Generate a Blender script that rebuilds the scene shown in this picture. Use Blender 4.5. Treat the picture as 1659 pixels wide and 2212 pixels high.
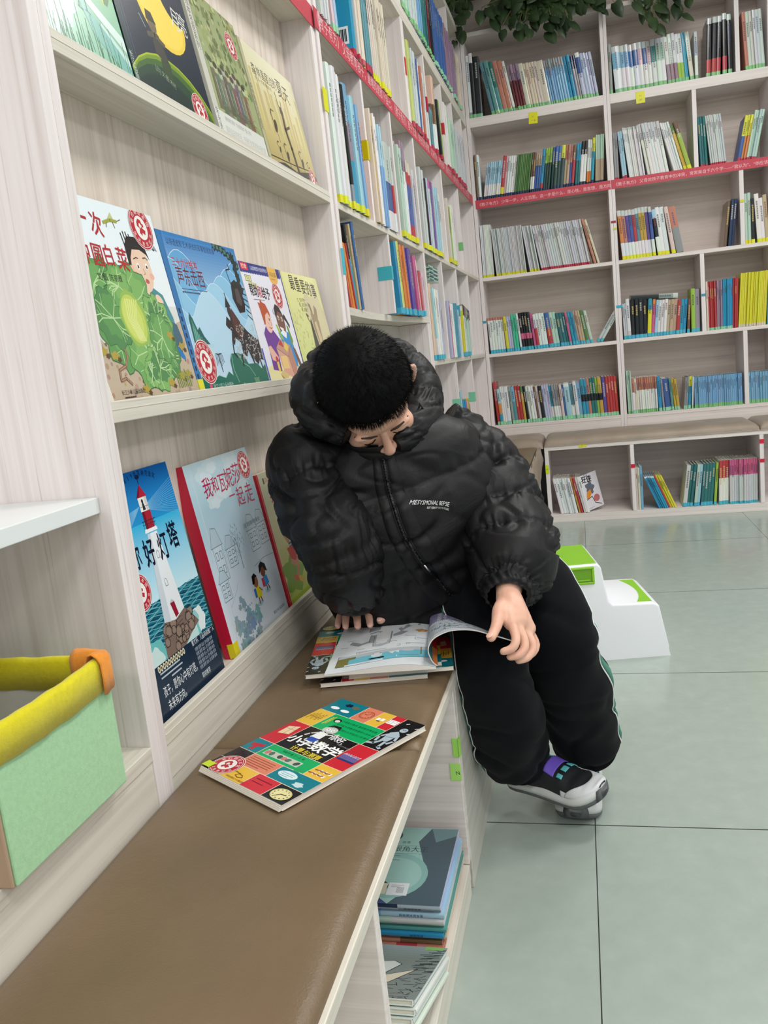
import bpy, bmesh, math, random
import numpy as np
from mathutils import Vector, Matrix

# ------------------------------------------------------------------ camera, world, lights, exposure
SC = bpy.context.scene
COL = SC.collection
for _o in list(bpy.data.objects):
    bpy.data.objects.remove(_o, do_unlink=True)

cam_d = bpy.data.cameras.new('camera')
cam_d.sensor_fit = 'VERTICAL'
cam_d.sensor_height = 36.0
cam_d.lens = 36.0 * 1796.89 / 2212.0
cam_d.clip_start = 0.02
cam_d.clip_end = 60
cam = bpy.data.objects.new('camera', cam_d)
COL.objects.link(cam)
_R = Matrix(((0.96894193, 0.2233899, -0.1060589), (-0.06165909, -0.19709311, -0.9784439), (-0.23947797, 0.95459481, -0.17719776)))  # world -> (right, down, forward)
_rt, _dn, _fw = Vector(_R[0]), Vector(_R[1]), Vector(_R[2])
cam.matrix_world = Matrix(((_rt.x, -_dn.x, -_fw.x, 0.2492), (_rt.y, -_dn.y, -_fw.y, 0.0), (_rt.z, -_dn.z, -_fw.z, 0.97), (0, 0, 0, 1)))
SC.camera = cam

SC.view_settings.view_transform = 'Standard'
SC.view_settings.look = 'None'
SC.view_settings.gamma = 1.0
SC.view_settings.exposure = 0.0
SC.view_settings.use_curve_mapping = False

world = bpy.data.worlds.new('hall_light')
SC.world = world
world.use_nodes = True
world.node_tree.nodes['Background'].inputs[0].default_value = (0.95, 0.98, 1.0, 1)
world.node_tree.nodes['Background'].inputs[1].default_value = 0.78

CEIL_Z = 3.05
LAMPS = [(1.0, -0.6), (1.0, 1.6), (1.0, 3.3), (3.2, 0.2), (3.2, 2.6), (-0.0, -2.2), (2.4, -2.2)]
LAMP_W = 21.5
def area_light(name, loc, sx, sy, power, col=(1, 0.99, 0.98)):
    d = bpy.data.lights.new(name, 'AREA')
    d.shape = 'RECTANGLE'; d.size = sx; d.size_y = sy; d.energy = power; d.color = col
    o = bpy.data.objects.new(name, d); COL.objects.link(o); o.location = loc
    return o
for _x, _y in LAMPS:
    area_light('ceiling_panel_light', (_x, _y, CEIL_Z - 0.06), 0.58, 0.58, LAMP_W)

# ------------------------------------------------------------------ helpers
def srgb(r, g=None, b=None):
    if isinstance(r, str):
        r, g, b = int(r[0:2], 16), int(r[2:4], 16), int(r[4:6], 16)
    elif isinstance(r, (tuple, list)):
        r, g, b = r
    f = lambda v: (v / 255.0 / 12.92) if v / 255.0 <= 0.04045 else ((v / 255.0 + 0.055) / 1.055) ** 2.4
    return (f(r), f(g), f(b), 1.0)

def mat(name, color, rough=0.5, metal=0.0, spec=0.5, coat=0.0, sheen=0.0):
    m = bpy.data.materials.new(name); m.use_nodes = True
    b = m.node_tree.nodes['Principled BSDF']
    b.inputs['Base Color'].default_value = color if len(color) == 4 else (*color, 1)
    b.inputs['Roughness'].default_value = rough
    b.inputs['Metallic'].default_value = metal
    b.inputs['Specular IOR Level'].default_value = spec
    b.inputs['Coat Weight'].default_value = coat
    b.inputs['Sheen Weight'].default_value = sheen
    return m

def N(m, kind, **kw):
    n = m.node_tree.nodes.new(kind)
    for k, v in kw.items():
        if k in n.inputs: n.inputs[k].default_value = v
        else: setattr(n, k, v)
    return n
def L(m, a, b): m.node_tree.links.new(a, b)
def BS(m): return m.node_tree.nodes['Principled BSDF']

def ramp(m, stops, fac):
    r = N(m, 'ShaderNodeValToRGB')
    el = r.color_ramp.elements
    while len(el) < len(stops): el.new(0.5)
    for e, (p, c) in zip(el, stops): e.position = p; e.color = c
    L(m, fac, r.inputs['Fac'])
    return r

def wood(name, axis, base, dark, rough=0.42):
    """pale laminate with long streaks along AXIS (0 x, 1 y, 2 z)"""
    m = mat(name, base, rough, spec=0.35)
    tc = N(m, 'ShaderNodeTexCoord'); mp = N(m, 'ShaderNodeMapping')
    sc = [70.0, 70.0, 70.0]; sc[axis] = 1.0
    mp.inputs['Scale'].default_value = sc
    L(m, tc.outputs['Object'], mp.inputs['Vector'])
    n1 = N(m, 'ShaderNodeTexNoise', Scale=1.0, Detail=6.0, Roughness=0.62, Distortion=0.35)
    L(m, mp.outputs['Vector'], n1.inputs['Vector'])
    r1 = ramp(m, [(0.30, dark), (0.46, tuple(0.55 * a + 0.45 * b for a, b in zip(base, dark))), (0.60, base)], n1.outputs['Fac'])
    mp2 = N(m, 'ShaderNodeMapping'); sc2 = [260.0] * 3; sc2[axis] = 3.5
    mp2.inputs['Scale'].default_value = sc2
    L(m, tc.outputs['Object'], mp2.inputs['Vector'])
    n2 = N(m, 'ShaderNodeTexNoise', Scale=1.0, Detail=3.0, Roughness=0.6)
    L(m, mp2.outputs['Vector'], n2.inputs['Vector'])
    r2 = ramp(m, [(0.28, (0.78, 0.75, 0.73, 1)), (0.40, (1, 1, 1, 1))], n2.outputs['Fac'])
    mx = N(m, 'ShaderNodeMix', data_type='RGBA', blend_type='MULTIPLY'); mx.inputs[0].default_value = 0.8
    L(m, r1.outputs['Color'], mx.inputs[6]); L(m, r2.outputs['Color'], mx.inputs[7])
    L(m, mx.outputs[2], BS(m).inputs['Base Color'])
    return m

_WB, _WD = srgb(238, 230, 229), srgb(222, 211, 208)
W_V = wood('laminate_upright_grain', 2, _WB, _WD)
W_Y = wood('laminate_long_grain', 1, srgb(225, 219, 207), srgb(206, 199, 185))
W_X = wood('laminate_cross_grain', 0, srgb(235, 226, 221), srgb(215, 205, 199))
W_B = wood('back_panel_grain', 2, srgb(226, 213, 201), srgb(202, 187, 174), 0.5)
W_BX = wood('back_bookcase_panel_grain', 0, srgb(222, 208, 198), srgb(204, 189, 178), 0.5)
EDGE = mat('edge_banding', srgb(222, 215, 200), 0.4)
PRINT = mat('printed_paper', (1, 1, 1), 0.38, spec=0.4)
_a = N(PRINT, 'ShaderNodeAttribute', attribute_name='ink')
L(PRINT, _a.outputs['Color'], BS(PRINT).inputs['Base Color'])
GLOSS = mat('laminated_print', (1, 1, 1), 0.22, spec=0.45)
_a = N(GLOSS, 'ShaderNodeAttribute', attribute_name='ink')
L(GLOSS, _a.outputs['Color'], BS(GLOSS).inputs['Base Color'])

def tag(o, label=None, cat=None, group=None, kind=None):
    if label: o['label'] = label
    if cat: o['category'] = cat
    if group: o['group'] = group
    if kind: o['kind'] = kind
    return o
def empty(name, loc=(0, 0, 0), label=None, cat=None, group=None, kind=None):
    o = bpy.data.objects.new(name, None); COL.objects.link(o); o.location = loc
    o.empty_display_size = 0.05
    return tag(o, label, cat, group, kind)
def link(name, me, parent=None, m=None):
    o = bpy.data.objects.new(name, me); COL.objects.link(o)
    if m is not None and not me.materials:
        for mm in (m if isinstance(m, (list, tuple)) else [m]): me.materials.append(mm)
    if parent is not None:
        o.parent = parent
        if parent.type == 'EMPTY': o.matrix_parent_inverse = Matrix.Translation(parent.location).inverted()
        else: o.matrix_parent_inverse = parent.matrix_basis.inverted()
    return o

class MB:
    """collects faces (with a material slot and an ink colour) and links them as one mesh object"""
    def __init__(s): s.v = []; s.f = []; s.mi = []; s.ink = []; s.sm = []
    def add(s, vs, fs, mi=0, ink=(1, 1, 1, 1), smooth=False):
        b = len(s.v); s.v.extend([tuple(p) for p in vs])
        for f in fs:
            s.f.append([i + b for i in f]); s.mi.append(mi); s.ink.append(ink); s.sm.append(smooth)
    def box(s, x0, x1, y0, y1, z0, z1, mi=0, ink=(1, 1, 1, 1), bev=0.0, M=None):
        c = [(x0, y0, z0), (x1, y0, z0), (x1, y1, z0), (x0, y1, z0), (x0, y0, z1), (x1, y0, z1), (x1, y1, z1), (x0, y1, z1)]
        f = [(0, 3, 2, 1), (4, 5, 6, 7), (0, 1, 5, 4), (1, 2, 6, 5), (2, 3, 7, 6), (3, 0, 4, 7)]
        if bev > 0:
            bm = bmesh.new(); vv = [bm.verts.new(p) for p in c]
            for q in f: bm.faces.new([vv[i] for i in q])
            bmesh.ops.bevel(bm, geom=bm.edges[:], offset=bev, segments=2, profile=0.5, affect='EDGES')
            bm.verts.index_update()
            c = [tuple(v.co) for v in bm.verts]; f = [[v.index for v in q.verts] for q in bm.faces]; bm.free()
        if M is not None: c = [M @ Vector(p) for p in c]
        s.add(c, f, mi, ink)
    def tube(s, pts, rad, n=10, mi=0, ink=(1, 1, 1, 1), cap=True, smooth=True):
        pts = [Vector(p) for p in pts]; m = len(pts)
        rad = rad if isinstance(rad, (list, tuple)) else [rad] * m
        vs, fs = [], []
        up = None
        for i, p in enumerate(pts):
            t = (pts[min(i + 1, m - 1)] - pts[max(i - 1, 0)]).normalized()
            if up is None:
                a = Vector((0, 0, 1)) if abs(t.z) < 0.9 else Vector((1, 0, 0))
                up = (a - t * a.dot(t)).normalized()
            else:
                up = (up - t * up.dot(t)).normalized()
            w = t.cross(up)
            for k in range(n):
                a = 2 * math.pi * k / n
                vs.append(p + (up * math.cos(a) + w * math.sin(a)) * rad[i])
        for i in range(m - 1):
            for k in range(n):
                k2 = (k + 1) % n
                fs.append((i * n + k, i * n + k2, (i + 1) * n + k2, (i + 1) * n + k))
        if cap:
            fs.append(tuple(range(n))[::-1]); fs.append(tuple((m - 1) * n + k for k in range(n)))
        s.add(vs, fs, mi, ink, smooth)
    def mesh(s, name):
        me = bpy.data.meshes.new(name)
        me.from_pydata(s.v, [], s.f); 
        me.polygons.foreach_set('material_index', s.mi)
        me.polygons.foreach_set('use_smooth', s.sm)
        at = me.color_attributes.new('ink', 'FLOAT_COLOR', 'CORNER')
        cols = []
        for f, c in zip(s.f, s.ink):
            if isinstance(c, list):
                for q in c: cols.extend(q)
            else: cols.extend(tuple(c) * len(f))
        at.data.foreach_set('color', cols)
        me.update()
        return me
    def build(s, name, m, parent=None):
        o = link(name, s.mesh(name), None, m)
        if parent is not None: attach(o, parent)
        return o

def attach(o, parent):
    """parent O keeping its world place (objects here carry no parent transform other than simple ones)"""
    o.parent = parent
    o.matrix_parent_inverse = world_of(parent).inverted()
    return o
def world_of(o):
    M = o.matrix_basis.copy()
    if o.parent is not None: M = world_of(o.parent) @ o.matrix_parent_inverse @ M
    return M

def smooth_mesh(verts, faces, name, parent, m, smooth=True):
    me = bpy.data.meshes.new(name); me.from_pydata([tuple(v) for v in verts], [], [tuple(int(i) for i in f) for f in faces])
    if smooth: me.polygons.foreach_set('use_smooth', [True] * len(me.polygons))
    me.update()
    o = link(name, me, None, m)
    if parent is not None: attach(o, parent)
    return o

ORD = 'first second third fourth fifth sixth seventh eighth ninth tenth eleventh twelfth thirteenth fourteenth fifteenth sixteenth seventeenth eighteenth nineteenth'.split()
TENS = {2: 'twent', 3: 'thirt', 4: 'fort', 5: 'fift', 6: 'sixt'}
def ordinal(n):
    if n < 20: return ORD[n - 1]
    t, u = divmod(n, 10)
    return TENS[t] + 'ieth' if u == 0 else TENS[t] + 'y-' + ORD[u - 1]
# ------------------------------------------------------------------ the setting: floor, ceiling, walls
def struct(name, mb, m, parent=None):
    o = mb.build(name, m, parent)
    if parent is None: o['kind'] = 'structure'
    return o

FLOOR = mat('polished_floor_tile', srgb(196, 203, 196), 0.16, spec=0.5)
def _floor():
    m = FLOOR
    tc = N(m, 'ShaderNodeTexCoord'); sep = N(m, 'ShaderNodeSeparateXYZ'); L(m, tc.outputs['Object'], sep.inputs[0])
    def gap(out, off, w):
        a = N(m, 'ShaderNodeMath', operation='SUBTRACT'); L(m, out, a.inputs[0]); a.inputs[1].default_value = off
        b = N(m, 'ShaderNodeMath', operation='PINGPONG'); L(m, a.outputs[0], b.inputs[0]); b.inputs[1].default_value = 0.401
        c = N(m, 'ShaderNodeMath', operation='LESS_THAN'); L(m, b.outputs[0], c.inputs[0]); c.inputs[1].default_value = w
        return c
    gx = gap(sep.outputs[0], 0.221, 0.0010); gy = gap(sep.outputs[1], 1.588, 0.0016)
    mx = N(m, 'ShaderNodeMath', operation='MAXIMUM'); L(m, gx.outputs[0], mx.inputs[0]); L(m, gy.outputs[0], mx.inputs[1])
    n = N(m, 'ShaderNodeTexNoise', Scale=22.0, Detail=5.0, Roughness=0.6); L(m, tc.outputs['Object'], n.inputs['Vector'])
    r = ramp(m, [(0.36, srgb(161, 172, 164)), (0.58, srgb(165, 176, 168)), (0.74, srgb(170, 180, 172))], n.outputs['Fac'])
    mix = N(m, 'ShaderNodeMix', data_type='RGBA'); L(m, mx.outputs[0], mix.inputs[0]); L(m, r.outputs['Color'], mix.inputs[6])
    mix.inputs[7].default_value = srgb(52, 54, 52)
    L(m, mix.outputs[2], BS(m).inputs['Base Color'])
    n2 = N(m, 'ShaderNodeTexNoise', Scale=5.0, Detail=3.0); L(m, tc.outputs['Object'], n2.inputs['Vector'])
    rr = ramp(m, [(0.3, (0.15, 0.15, 0.15, 1)), (0.7, (0.26, 0.26, 0.26, 1))], n2.outputs['Fac'])
    L(m, rr.outputs['Color'], BS(m).inputs['Roughness'])
_floor()
b = MB(); b.box(-0.75, 6.0, -4.0, 5.6, -0.05, 0.0); struct('floor', b, FLOOR)
PAINT = mat('white_wall_paint', srgb(225, 224, 218), 0.8)
b = MB(); b.box(-0.85, -0.75, -4.0, 5.6, 0.0, CEIL_Z); struct('wall_left', b, PAINT)
b = MB(); b.box(-0.75, 6.0, 5.5, 5.6, 0.0, CEIL_Z); struct('wall_back', b, PAINT)
b = MB(); b.box(-0.85, 6.0, -4.0, 5.6, CEIL_Z, CEIL_Z + 0.06); struct('ceiling', b, mat('ceiling_board', srgb(236, 236, 232), 0.9))
LED = mat('led_diffuser', (1, 1, 1), 0.6)
BS(LED).inputs['Emission Color'].default_value = (1, 0.985, 0.96, 1)
BS(LED).inputs['Emission Strength'].default_value = 5.0
for i, (x, y) in enumerate(LAMPS):
    t = empty('ceiling_light', (x, y, CEIL_Z - 0.02), 'square flat LED panel light set in the white ceiling above the reading hall', 'ceiling light', 'LED panels in the ceiling')
    b = MB(); b.box(x - .3, x + .3, y - .3, y + .3, CEIL_Z - .03, CEIL_Z - .002); b.build('frame', mat('panel_frame', srgb(240, 240, 240), .5), t)
    b = MB(); b.box(x - .28, x + .28, y - .28, y + .28, CEIL_Z - .034, CEIL_Z - .0305); b.build('diffuser', LED, t)

# ------------------------------------------------------------------ left run, plane x = XL: storage unit, picture-book rack, bookcase
XL = -0.33
def board(parent, name, x0, x1, y0, y1, z0, z1, m, bev=0.0012):
    b = MB(); b.box(x0, x1, y0, y1, z0, z1, bev=bev)
    return b.build(name, m, parent)

# storage unit nearest the camera
uA = empty('storage_unit', (-0.5, 0.4, 0.42), 'pale wood open storage unit beside the picture book rack, holding the green felt basket', 'shelf unit')
board(uA, 'side_panel', -0.66, XL, 0.917, 0.9375, 0.4145, 2.6, W_V)
board(uA, 'bottom_board', -0.66, XL, -0.3, 0.917, 0.485, 0.505, W_Y)
board(uA, 'plinth', -0.66, XL - .002, -0.3, 0.917, 0.4145, 0.4845, W_Y)
board(uA, 'back_panel', -0.67, -0.66, -0.3, 0.9375, 0.43, 2.6, W_V)
board(uA, 'top_board', -0.66, XL, -0.3, 0.917, 2.0, 2.02, W_Y)
sh = board(uA, 'shelf', -0.63, -0.345, -0.3, 0.916, 0.8215, 0.842, mat('white_melamine', srgb(228, 232, 232), 0.35))
b = MB(); b.tube([(-0.40, 0.905, 0.812), (-0.40, 0.905, 0.8215)], 0.008, 12); b.build('shelf_pin', mat('black_plastic_pin', srgb(30, 30, 30), .4), sh)

# picture-book display rack
uB = empty('display_rack', (-0.4, 1.5, 0.42), 'pale wood face-out display rack with three ledges of picture books above the bench', 'display rack')
YB0, YB1 = 0.938, 2.135
board(uB, 'side_panel', -0.60, XL, YB0, 0.957, 0.4145, 2.6, W_V)
board(uB, 'side_panel', -0.60, XL, 2.105, YB1, 0.4145, 2.6, W_V)
board(uB, 'back_panel', -0.425, -0.405, 0.957, 2.105, 0.435, 2.6, W_B)
for z0, z1 in ((1.371, 1.397), (0.929, 0.957), (0.487, 0.513), (1.80, 1.826)):
    sh = board(uB, 'ledge', -0.405, XL - 0.009, 0.957, 2.105, z0, z1 - 0.011, W_Y)
    lp = board(sh, 'front_lip', XL - 0.009, XL, 0.957, 2.105, z0, z1, W_Y)
    bl = MB(); bl.box(XL - .0005, XL + .0006, 0.957, 2.105, z1 - 0.0115, z1 - 0.0105); bl.build('lip_groove', EDGE, lp)
board(uB, 'skirt_board', -0.405, XL - .002, 0.957, 2.105, 0.437, 0.4865, W_Y)
board(uB, 'skirt_board', -0.405, XL - .004, 0.957, 2.105, 0.4145, 0.4362, W_Y)

# bookcase of cubbies: runs on from (XC, 2.135), turned a little into the room
CA = Vector((-0.325, 2.12, 0.0)); CDIR = Vector((0.04, 2.83, 0.0)).normalized(); CN = Vector((CDIR.y, -CDIR.x, 0))
MC = Matrix(((CN.x, CDIR.x, 0, CA.x), (CN.y, CDIR.y, 0, CA.y), (0, 0, 1, 0), (0, 0, 0, 1)))   # local (out, along, up) -> world
DC = 0.26
uC = empty('bookcase', tuple(CA), 'tall pale wood bookcase of uneven cubbies running from the display rack to the corner', 'bookcase')
def cbox(parent, name, o0, o1, s0, s1, z0, z1, m, bev=0.0012):
    b = MB(); b.box(o0, o1, s0, s1, z0, z1, bev=bev, M=MC)
    return b.build(name, m, parent)
T = 0.018
CEND = 2.845
cbox(uC, 'side_panel', -DC, 0, 0.016, 0.036, 0.45, 2.75, W_V)
cbox(uC, 'side_panel', -DC, 0, CEND - T, CEND, 0.45, 2.75, W_V)
cbox(uC, 'back_panel', -DC - .012, -DC, 0.016, CEND, 0.45, 2.75, W_V)
def cshelf(name, s0, s1, ztop, th=0.02, o1=0.0): return cbox(uC, name, -DC, o1, s0, s1, ztop - th, ztop, W_Y)
cshelf('shelf', 0.036, CEND - T, 1.382, 0.018)
cshelf('shelf', 0.036, CEND - T, 1.826, 0.024)
cshelf('shelf', 1.155, CEND - T, 2.245, 0.05)
cshelf('shelf', 0.036, 1.155, 2.245, 0.05)
cshelf('shelf', 0.036, CEND - T, 2.70, 0.03)
cshelf('shelf', 1.185, CEND - T, 0.952, 0.02)
cshelf('shelf', 1.185, CEND - T, 0.50, 0.02)
# gently bowed shelf over the niche
def bowed():
    b = MB(); n = 24; s0, s1 = 0.036, 1.155
    vs, fs = [], []
    for i in range(n + 1):
        s = s0 + (s1 - s0) * i / n; o = 0.0 - 0.035 * math.sin(math.pi * i / n)
        for z in (1.098, 1.118):
            vs += [MC @ Vector((-DC, s, z)), MC @ Vector((o, s, z))]
    for i in range(n):
        a = i * 4; c = a + 4
        fs += [(a + 1, c + 1, c + 3, a + 3), (a + 2, a + 3, c + 3, c + 2), (a, c, c + 1, a + 1), (a, a + 2, c + 2, c)]
    fs += [(0, 1, 3, 2), (n * 4, n * 4 + 2, n * 4 + 3, n * 4 + 1)]
    b.add(vs, fs); return b.build('shelf', W_Y, uC)
bowed()
def cdiv(s, z0, z1, t=T, o1=-0.001): return cbox(uC, 'divider', -DC, o1, s, s + t, z0, z1, W_V)
for s in (0.417, 0.780, 1.161, 1.773, 2.27): cdiv(s, 1.382, 1.802)
for s in (1.567, 1.985, 2.30, 2.62): cdiv(s, 1.826, 2.195)
cdiv(1.14, 1.826, 2.70, 0.045)
for s in (1.85, 2.4): cdiv(s, 2.245, 2.67)
cdiv(0.574, 1.118, 1.364)
for s in (1.557, 1.966, 2.356): cdiv(s, 0.952, 1.364)
for s in (1.72, 2.25): cdiv(s, 0.50, 0.932)
cbox(uC, 'pillar', -DC, 0, 1.155, 1.185, 0.45, 1.364, W_V)
cbox(uC, 'pillar', -DC, -0.002, 1.128, 1.1545, 0.45, 1.097, W_V)
# the niche: grey rear panel with a dark framed meter window
NG = mat('grey_niche_panel', srgb(196, 192, 184), 0.5)
cbox(uC, 'niche_panel', -0.125, -0.115, 0.036, 1.128, 1.052, 1.097, NG)
cbox(uC, 'niche_panel', -0.125, -0.115, 0.036, 1.128, 0.45, 1.048, NG)
wf = cbox(uC, 'meter_window', -0.115, -0.105, 0.70, 1.09, 0.60, 1.0, mat('brushed_frame', srgb(190, 190, 186), 0.3, 0.6))
cbox(wf, 'dark_glass', -0.105, -0.104, 0.72, 1.07, 0.62, 0.98, mat('dark_glass', srgb(18, 20, 22), 0.08))
# red ribbon with white writing along the shelf edge
RED = mat('red_shelf_ribbon', srgb(196, 62, 78), 0.45)
WHITE = mat('white_lettering', srgb(240, 214, 214), 0.5)

# ------------------------------------------------------------------ back bookcase, plane y = YK
YK = 4.95; DK = 0.255
uK = empty('bookcase', (0.5, YK, 0.42), 'tall pale wood bookcase across the end of the room, facing the camera', 'bookcase')
def kbox(parent, name, x0, x1, z0, z1, m, y0=YK, y1=YK + DK): return board(parent, name, x0, x1, y0, y1, z0, z1, m)
KX = [(-0.283, -0.263), (0.456, 0.473), (0.474, 0.491), (1.275, 1.295), (2.05, 2.07)]
for x0, x1 in KX: kbox(uK, 'side_panel', x0, x1, 0.40, 2.98, W_V)
board(uK, 'back_panel', -0.283, 2.07, YK + DK, YK + DK + .012, 0.4, 2.98, W_BX)
KROWS = [0.527, 0.946, 1.378, 1.800, 2.240]
for (a, bb) in ((-0.263, 0.456), (0.491, 1.275), (1.295, 2.05)):
    for z in KROWS:
        th = 0.05 if z > 2.2 else 0.02
        kbox(uK, 'shelf', a, bb, z - th, z, W_X)
    kbox(uK, 'shelf', a, bb, 2.655, 2.677, W_X)
    kbox(uK, 'base_board', a, bb, 0.40, 0.5065, W_X, YK + .001)
for x, z0, z1 in ((1.12, 2.24, 2.655), (0.902, 1.80, 2.19), (1.121, 1.378, 1.78), (0.912, 0.946, 1.358), (1.119, 0.527, 0.926)):
    kbox(uK, 'divider', x, x + .022, z0, z1, W_V, YK + .001)

# ------------------------------------------------------------------ left bench
BENCH = mat('brown_leatherette', srgb(140, 112, 88), 0.36, spec=0.45)
def _leather(m, c1, c2):
    tc = N(m, 'ShaderNodeTexCoord')
    n = N(m, 'ShaderNodeTexNoise', Scale=6.0, Detail=5.0); L(m, tc.outputs['Object'], n.inputs['Vector'])
    r = ramp(m, [(0.35, c1), (0.65, c2)], n.outputs['Fac']); L(m, r.outputs['Color'], BS(m).inputs['Base Color'])
    v = N(m, 'ShaderNodeTexVoronoi', Scale=420.0); L(m, tc.outputs['Object'], v.inputs['Vector'])
    n3 = N(m, 'ShaderNodeTexNoise', Scale=14.0, Detail=8.0, Roughness=0.7, Distortion=1.2); L(m, tc.outputs['Object'], n3.inputs['Vector'])
    ad = N(m, 'ShaderNodeMath', operation='MULTIPLY_ADD'); L(m, v.outputs['Distance'], ad.inputs[0]); ad.inputs[1].default_value = 0.10; L(m, n3.outputs['Fac'], ad.inputs[2])
    bp = N(m, 'ShaderNodeBump', Strength=0.16, Distance=0.012); L(m, ad.outputs[0], bp.inputs['Height']); L(m, bp.outputs['Normal'], BS(m).inputs['Normal'])
_leather(BENCH, srgb(110, 91, 68), srgb(121, 100, 76))
bn = empty('bench', (-0.16, 1.2, 0.0), 'long low bench with brown leatherette pads and open book cubbies along the left wall', 'bench')
BX0 = -0.328
board(bn, 'seat_board', -0.405, 0.0, -0.6, 4.56, 0.396, 0.414, W_Y)
def cushion(parent, x0, x1, y0, y1, z0, z1, m, nx=14, ny=40, drop=0.0, name='cushion'):
    """soft pad with rounded rim, a little dished"""
    vs, fs = [], []
    ex, ey = x1 - x0, y1 - y0
    us = [0.5 - 0.5 * math.cos(math.pi * i / nx) for i in range(nx + 1)]
    ws = [0.5 - 0.5 * math.cos(math.pi * j / ny) for j in range(ny + 1)]
    rad = 0.045
    for j in range(ny + 1):
        for i in range(nx + 1):
            dx = min(us[i], 1 - us[i]) * ex; dy = min(ws[j], 1 - ws[j]) * ey
            d = min(dx, dy, rad) / rad
            h = math.sqrt(max(0.0, 1 - (1 - d) ** 2))
            x, y = x0 + us[i] * ex, y0 + ws[j] * ey
            z = z0 + 0.006 + (z1 - z0 - 0.006) * h + 0.0014 * math.sin(y * 21 + x * 13) * d
            vs.append((x, y, z))
    W = nx + 1
    for j in range(ny):
        for i in range(nx): fs.append((j * W + i, j * W + i + 1, (j + 1) * W + i + 1, (j + 1) * W + i))
    nb = len(vs); rim = [i for i in range(W)] + [j * W + nx for j in range(1, ny + 1)] + [ny * W + i for i in range(nx - 1, -1, -1)] + [j * W for j in range(ny - 1, 0, -1)]
    for i in rim: vs.append((vs[i][0], vs[i][1], z0))
    k = len(rim)
    for i in range(k): fs.append((rim[i], nb + i, nb + (i + 1) % k, rim[(i + 1) % k]))
    fs.append(tuple(nb + i for i in range(k)))
    return smooth_mesh(vs, fs, name, parent, m)
for y0, y1 in ((-0.55, 1.075), (1.078, 2.30), (2.303, 3.45), (3.453, 4.555)):
    cushion(bn, BX0 + .0, -0.006, y0, y1, 0.4145, 0.432, BENCH)
board(bn, 'end_panel', BX0, 0.0, 4.542, 4.56, 0.0, 0.396, W_X)
for y in (0.762, 1.35, -0.1):
    board(bn, 'divider', BX0, -0.001, y, y + .018, 0.06, 0.396, W_X)
board(bn, 'front_panel', -0.018, 0.0, 1.3685, 4.542, 0.0, 0.396, wood('plinth_panel', 1, srgb(208, 204, 194), srgb(186, 180, 170), .35))
board(bn, 'bottom_board', BX0, -0.001, -0.6, 1.35, 0.03, 0.0595, W_Y)
board(bn, 'kick_board', -0.02, -0.002, -0.6, 1.35, 0.0, 0.03, W_Y)
board(bn, 'rear_panel', BX0 - .012, BX0, -0.6, 4.56, 0.0, 0.41, W_X)
# torn leatherette hanging over the far end of the front edge
def flap():
    vs, fs = [], []; n, k = 22, 9
    for i in range(n + 1):
        y = 3.62 + 0.90 * i / n
        ln = 0.17 if i < 15 else 0.15 - 0.006 * (i - 15)
        if i < 8: ln = 0.13 + 0.02 * math.sin(i * 1.3)
        for j in range(k + 1):
            t = j / k
            vs.append((0.004 + 0.018 * math.sin(math.pi * t) + 0.004 * math.sin(y * 17 + j), y, 0.43 - ln * t))
    for i in range(n):
        for j in range(k): fs.append((i * (k + 1) + j, (i + 1) * (k + 1) + j, (i + 1) * (k + 1) + j + 1, i * (k + 1) + j + 1))
    o = smooth_mesh(vs, fs, 'loose_cover', bn, PADB)
    md = o.modifiers.new('solid', 'SOLIDIFY'); md.thickness = 0.003
PADB = mat('tan_leatherette', srgb(152, 136, 120), 0.42, spec=0.4)
_leather(PADB, srgb(146, 131, 116), srgb(160, 144, 128))
flap()

# ------------------------------------------------------------------ back bench
bk = empty('bench', (0.6, 4.76, 0.0), 'low pale wood bench of open book cubbies with tan pads below the end bookcase', 'bench')
YF = 4.57
board(bk, 'seat_board', 0.031, 2.3, YF, YK, 0.40, 0.421, W_X)
board(bk, 'bottom_board', 0.031, 2.3, YF, YK, 0.0, 0.042, W_X)
board(bk, 'rear_panel', 0.031, 2.3, YK - .012, YK - .0005, 0.042, 0.40, wood('bench_rear', 0, srgb(214, 203, 200), srgb(196, 184, 180), .5))
for x0 in (0.031, 0.477, 1.115, 1.75): board(bk, 'upright', x0, x0 + .02, YF - .001, YK - .0125, 0.0425, 0.3995, W_V)
cushion(bk, -0.30, 0.028, 4.565, YK - .004, 0.4145, 0.468, PADB, 10, 10)
cushion(bk, 0.032, 1.118, YF - .004, YK - .004, 0.4215, 0.466, PADB, 34, 12)
cushion(bk, 1.121, 2.3, YF - .004, YK - .004, 0.4215, 0.466, PADB, 34, 12)
# ------------------------------------------------------------------ flat art: shapes and lettering printed on covers, strips and tags
_TC = {}
def glyphs(s):
    """triangles of a line of writing, 1 unit high, baseline at 0 -> (verts, faces, width)"""
    if s in _TC: return _TC[s]
    c = bpy.data.curves.new('lettering', 'FONT'); c.body = s; c.resolution_u = 2
    o = bpy.data.objects.new('lettering', c)
    me = o.to_mesh()
    v = [(p.co.x, p.co.y) for p in me.vertices]; f = [tuple(q.vertices) for q in me.polygons if q.normal.z > 0.5]
    o.to_mesh_clear(); bpy.data.objects.remove(o); bpy.data.curves.remove(c)
    if v:
        x0 = min(p[0] for p in v); x1 = max(p[0] for p in v)
        v = [(p[0] - x0, p[1]) for p in v]; w = x1 - x0
    else: w = 0.0
    _TC[s] = (v, f, w)
    return _TC[s]

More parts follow.
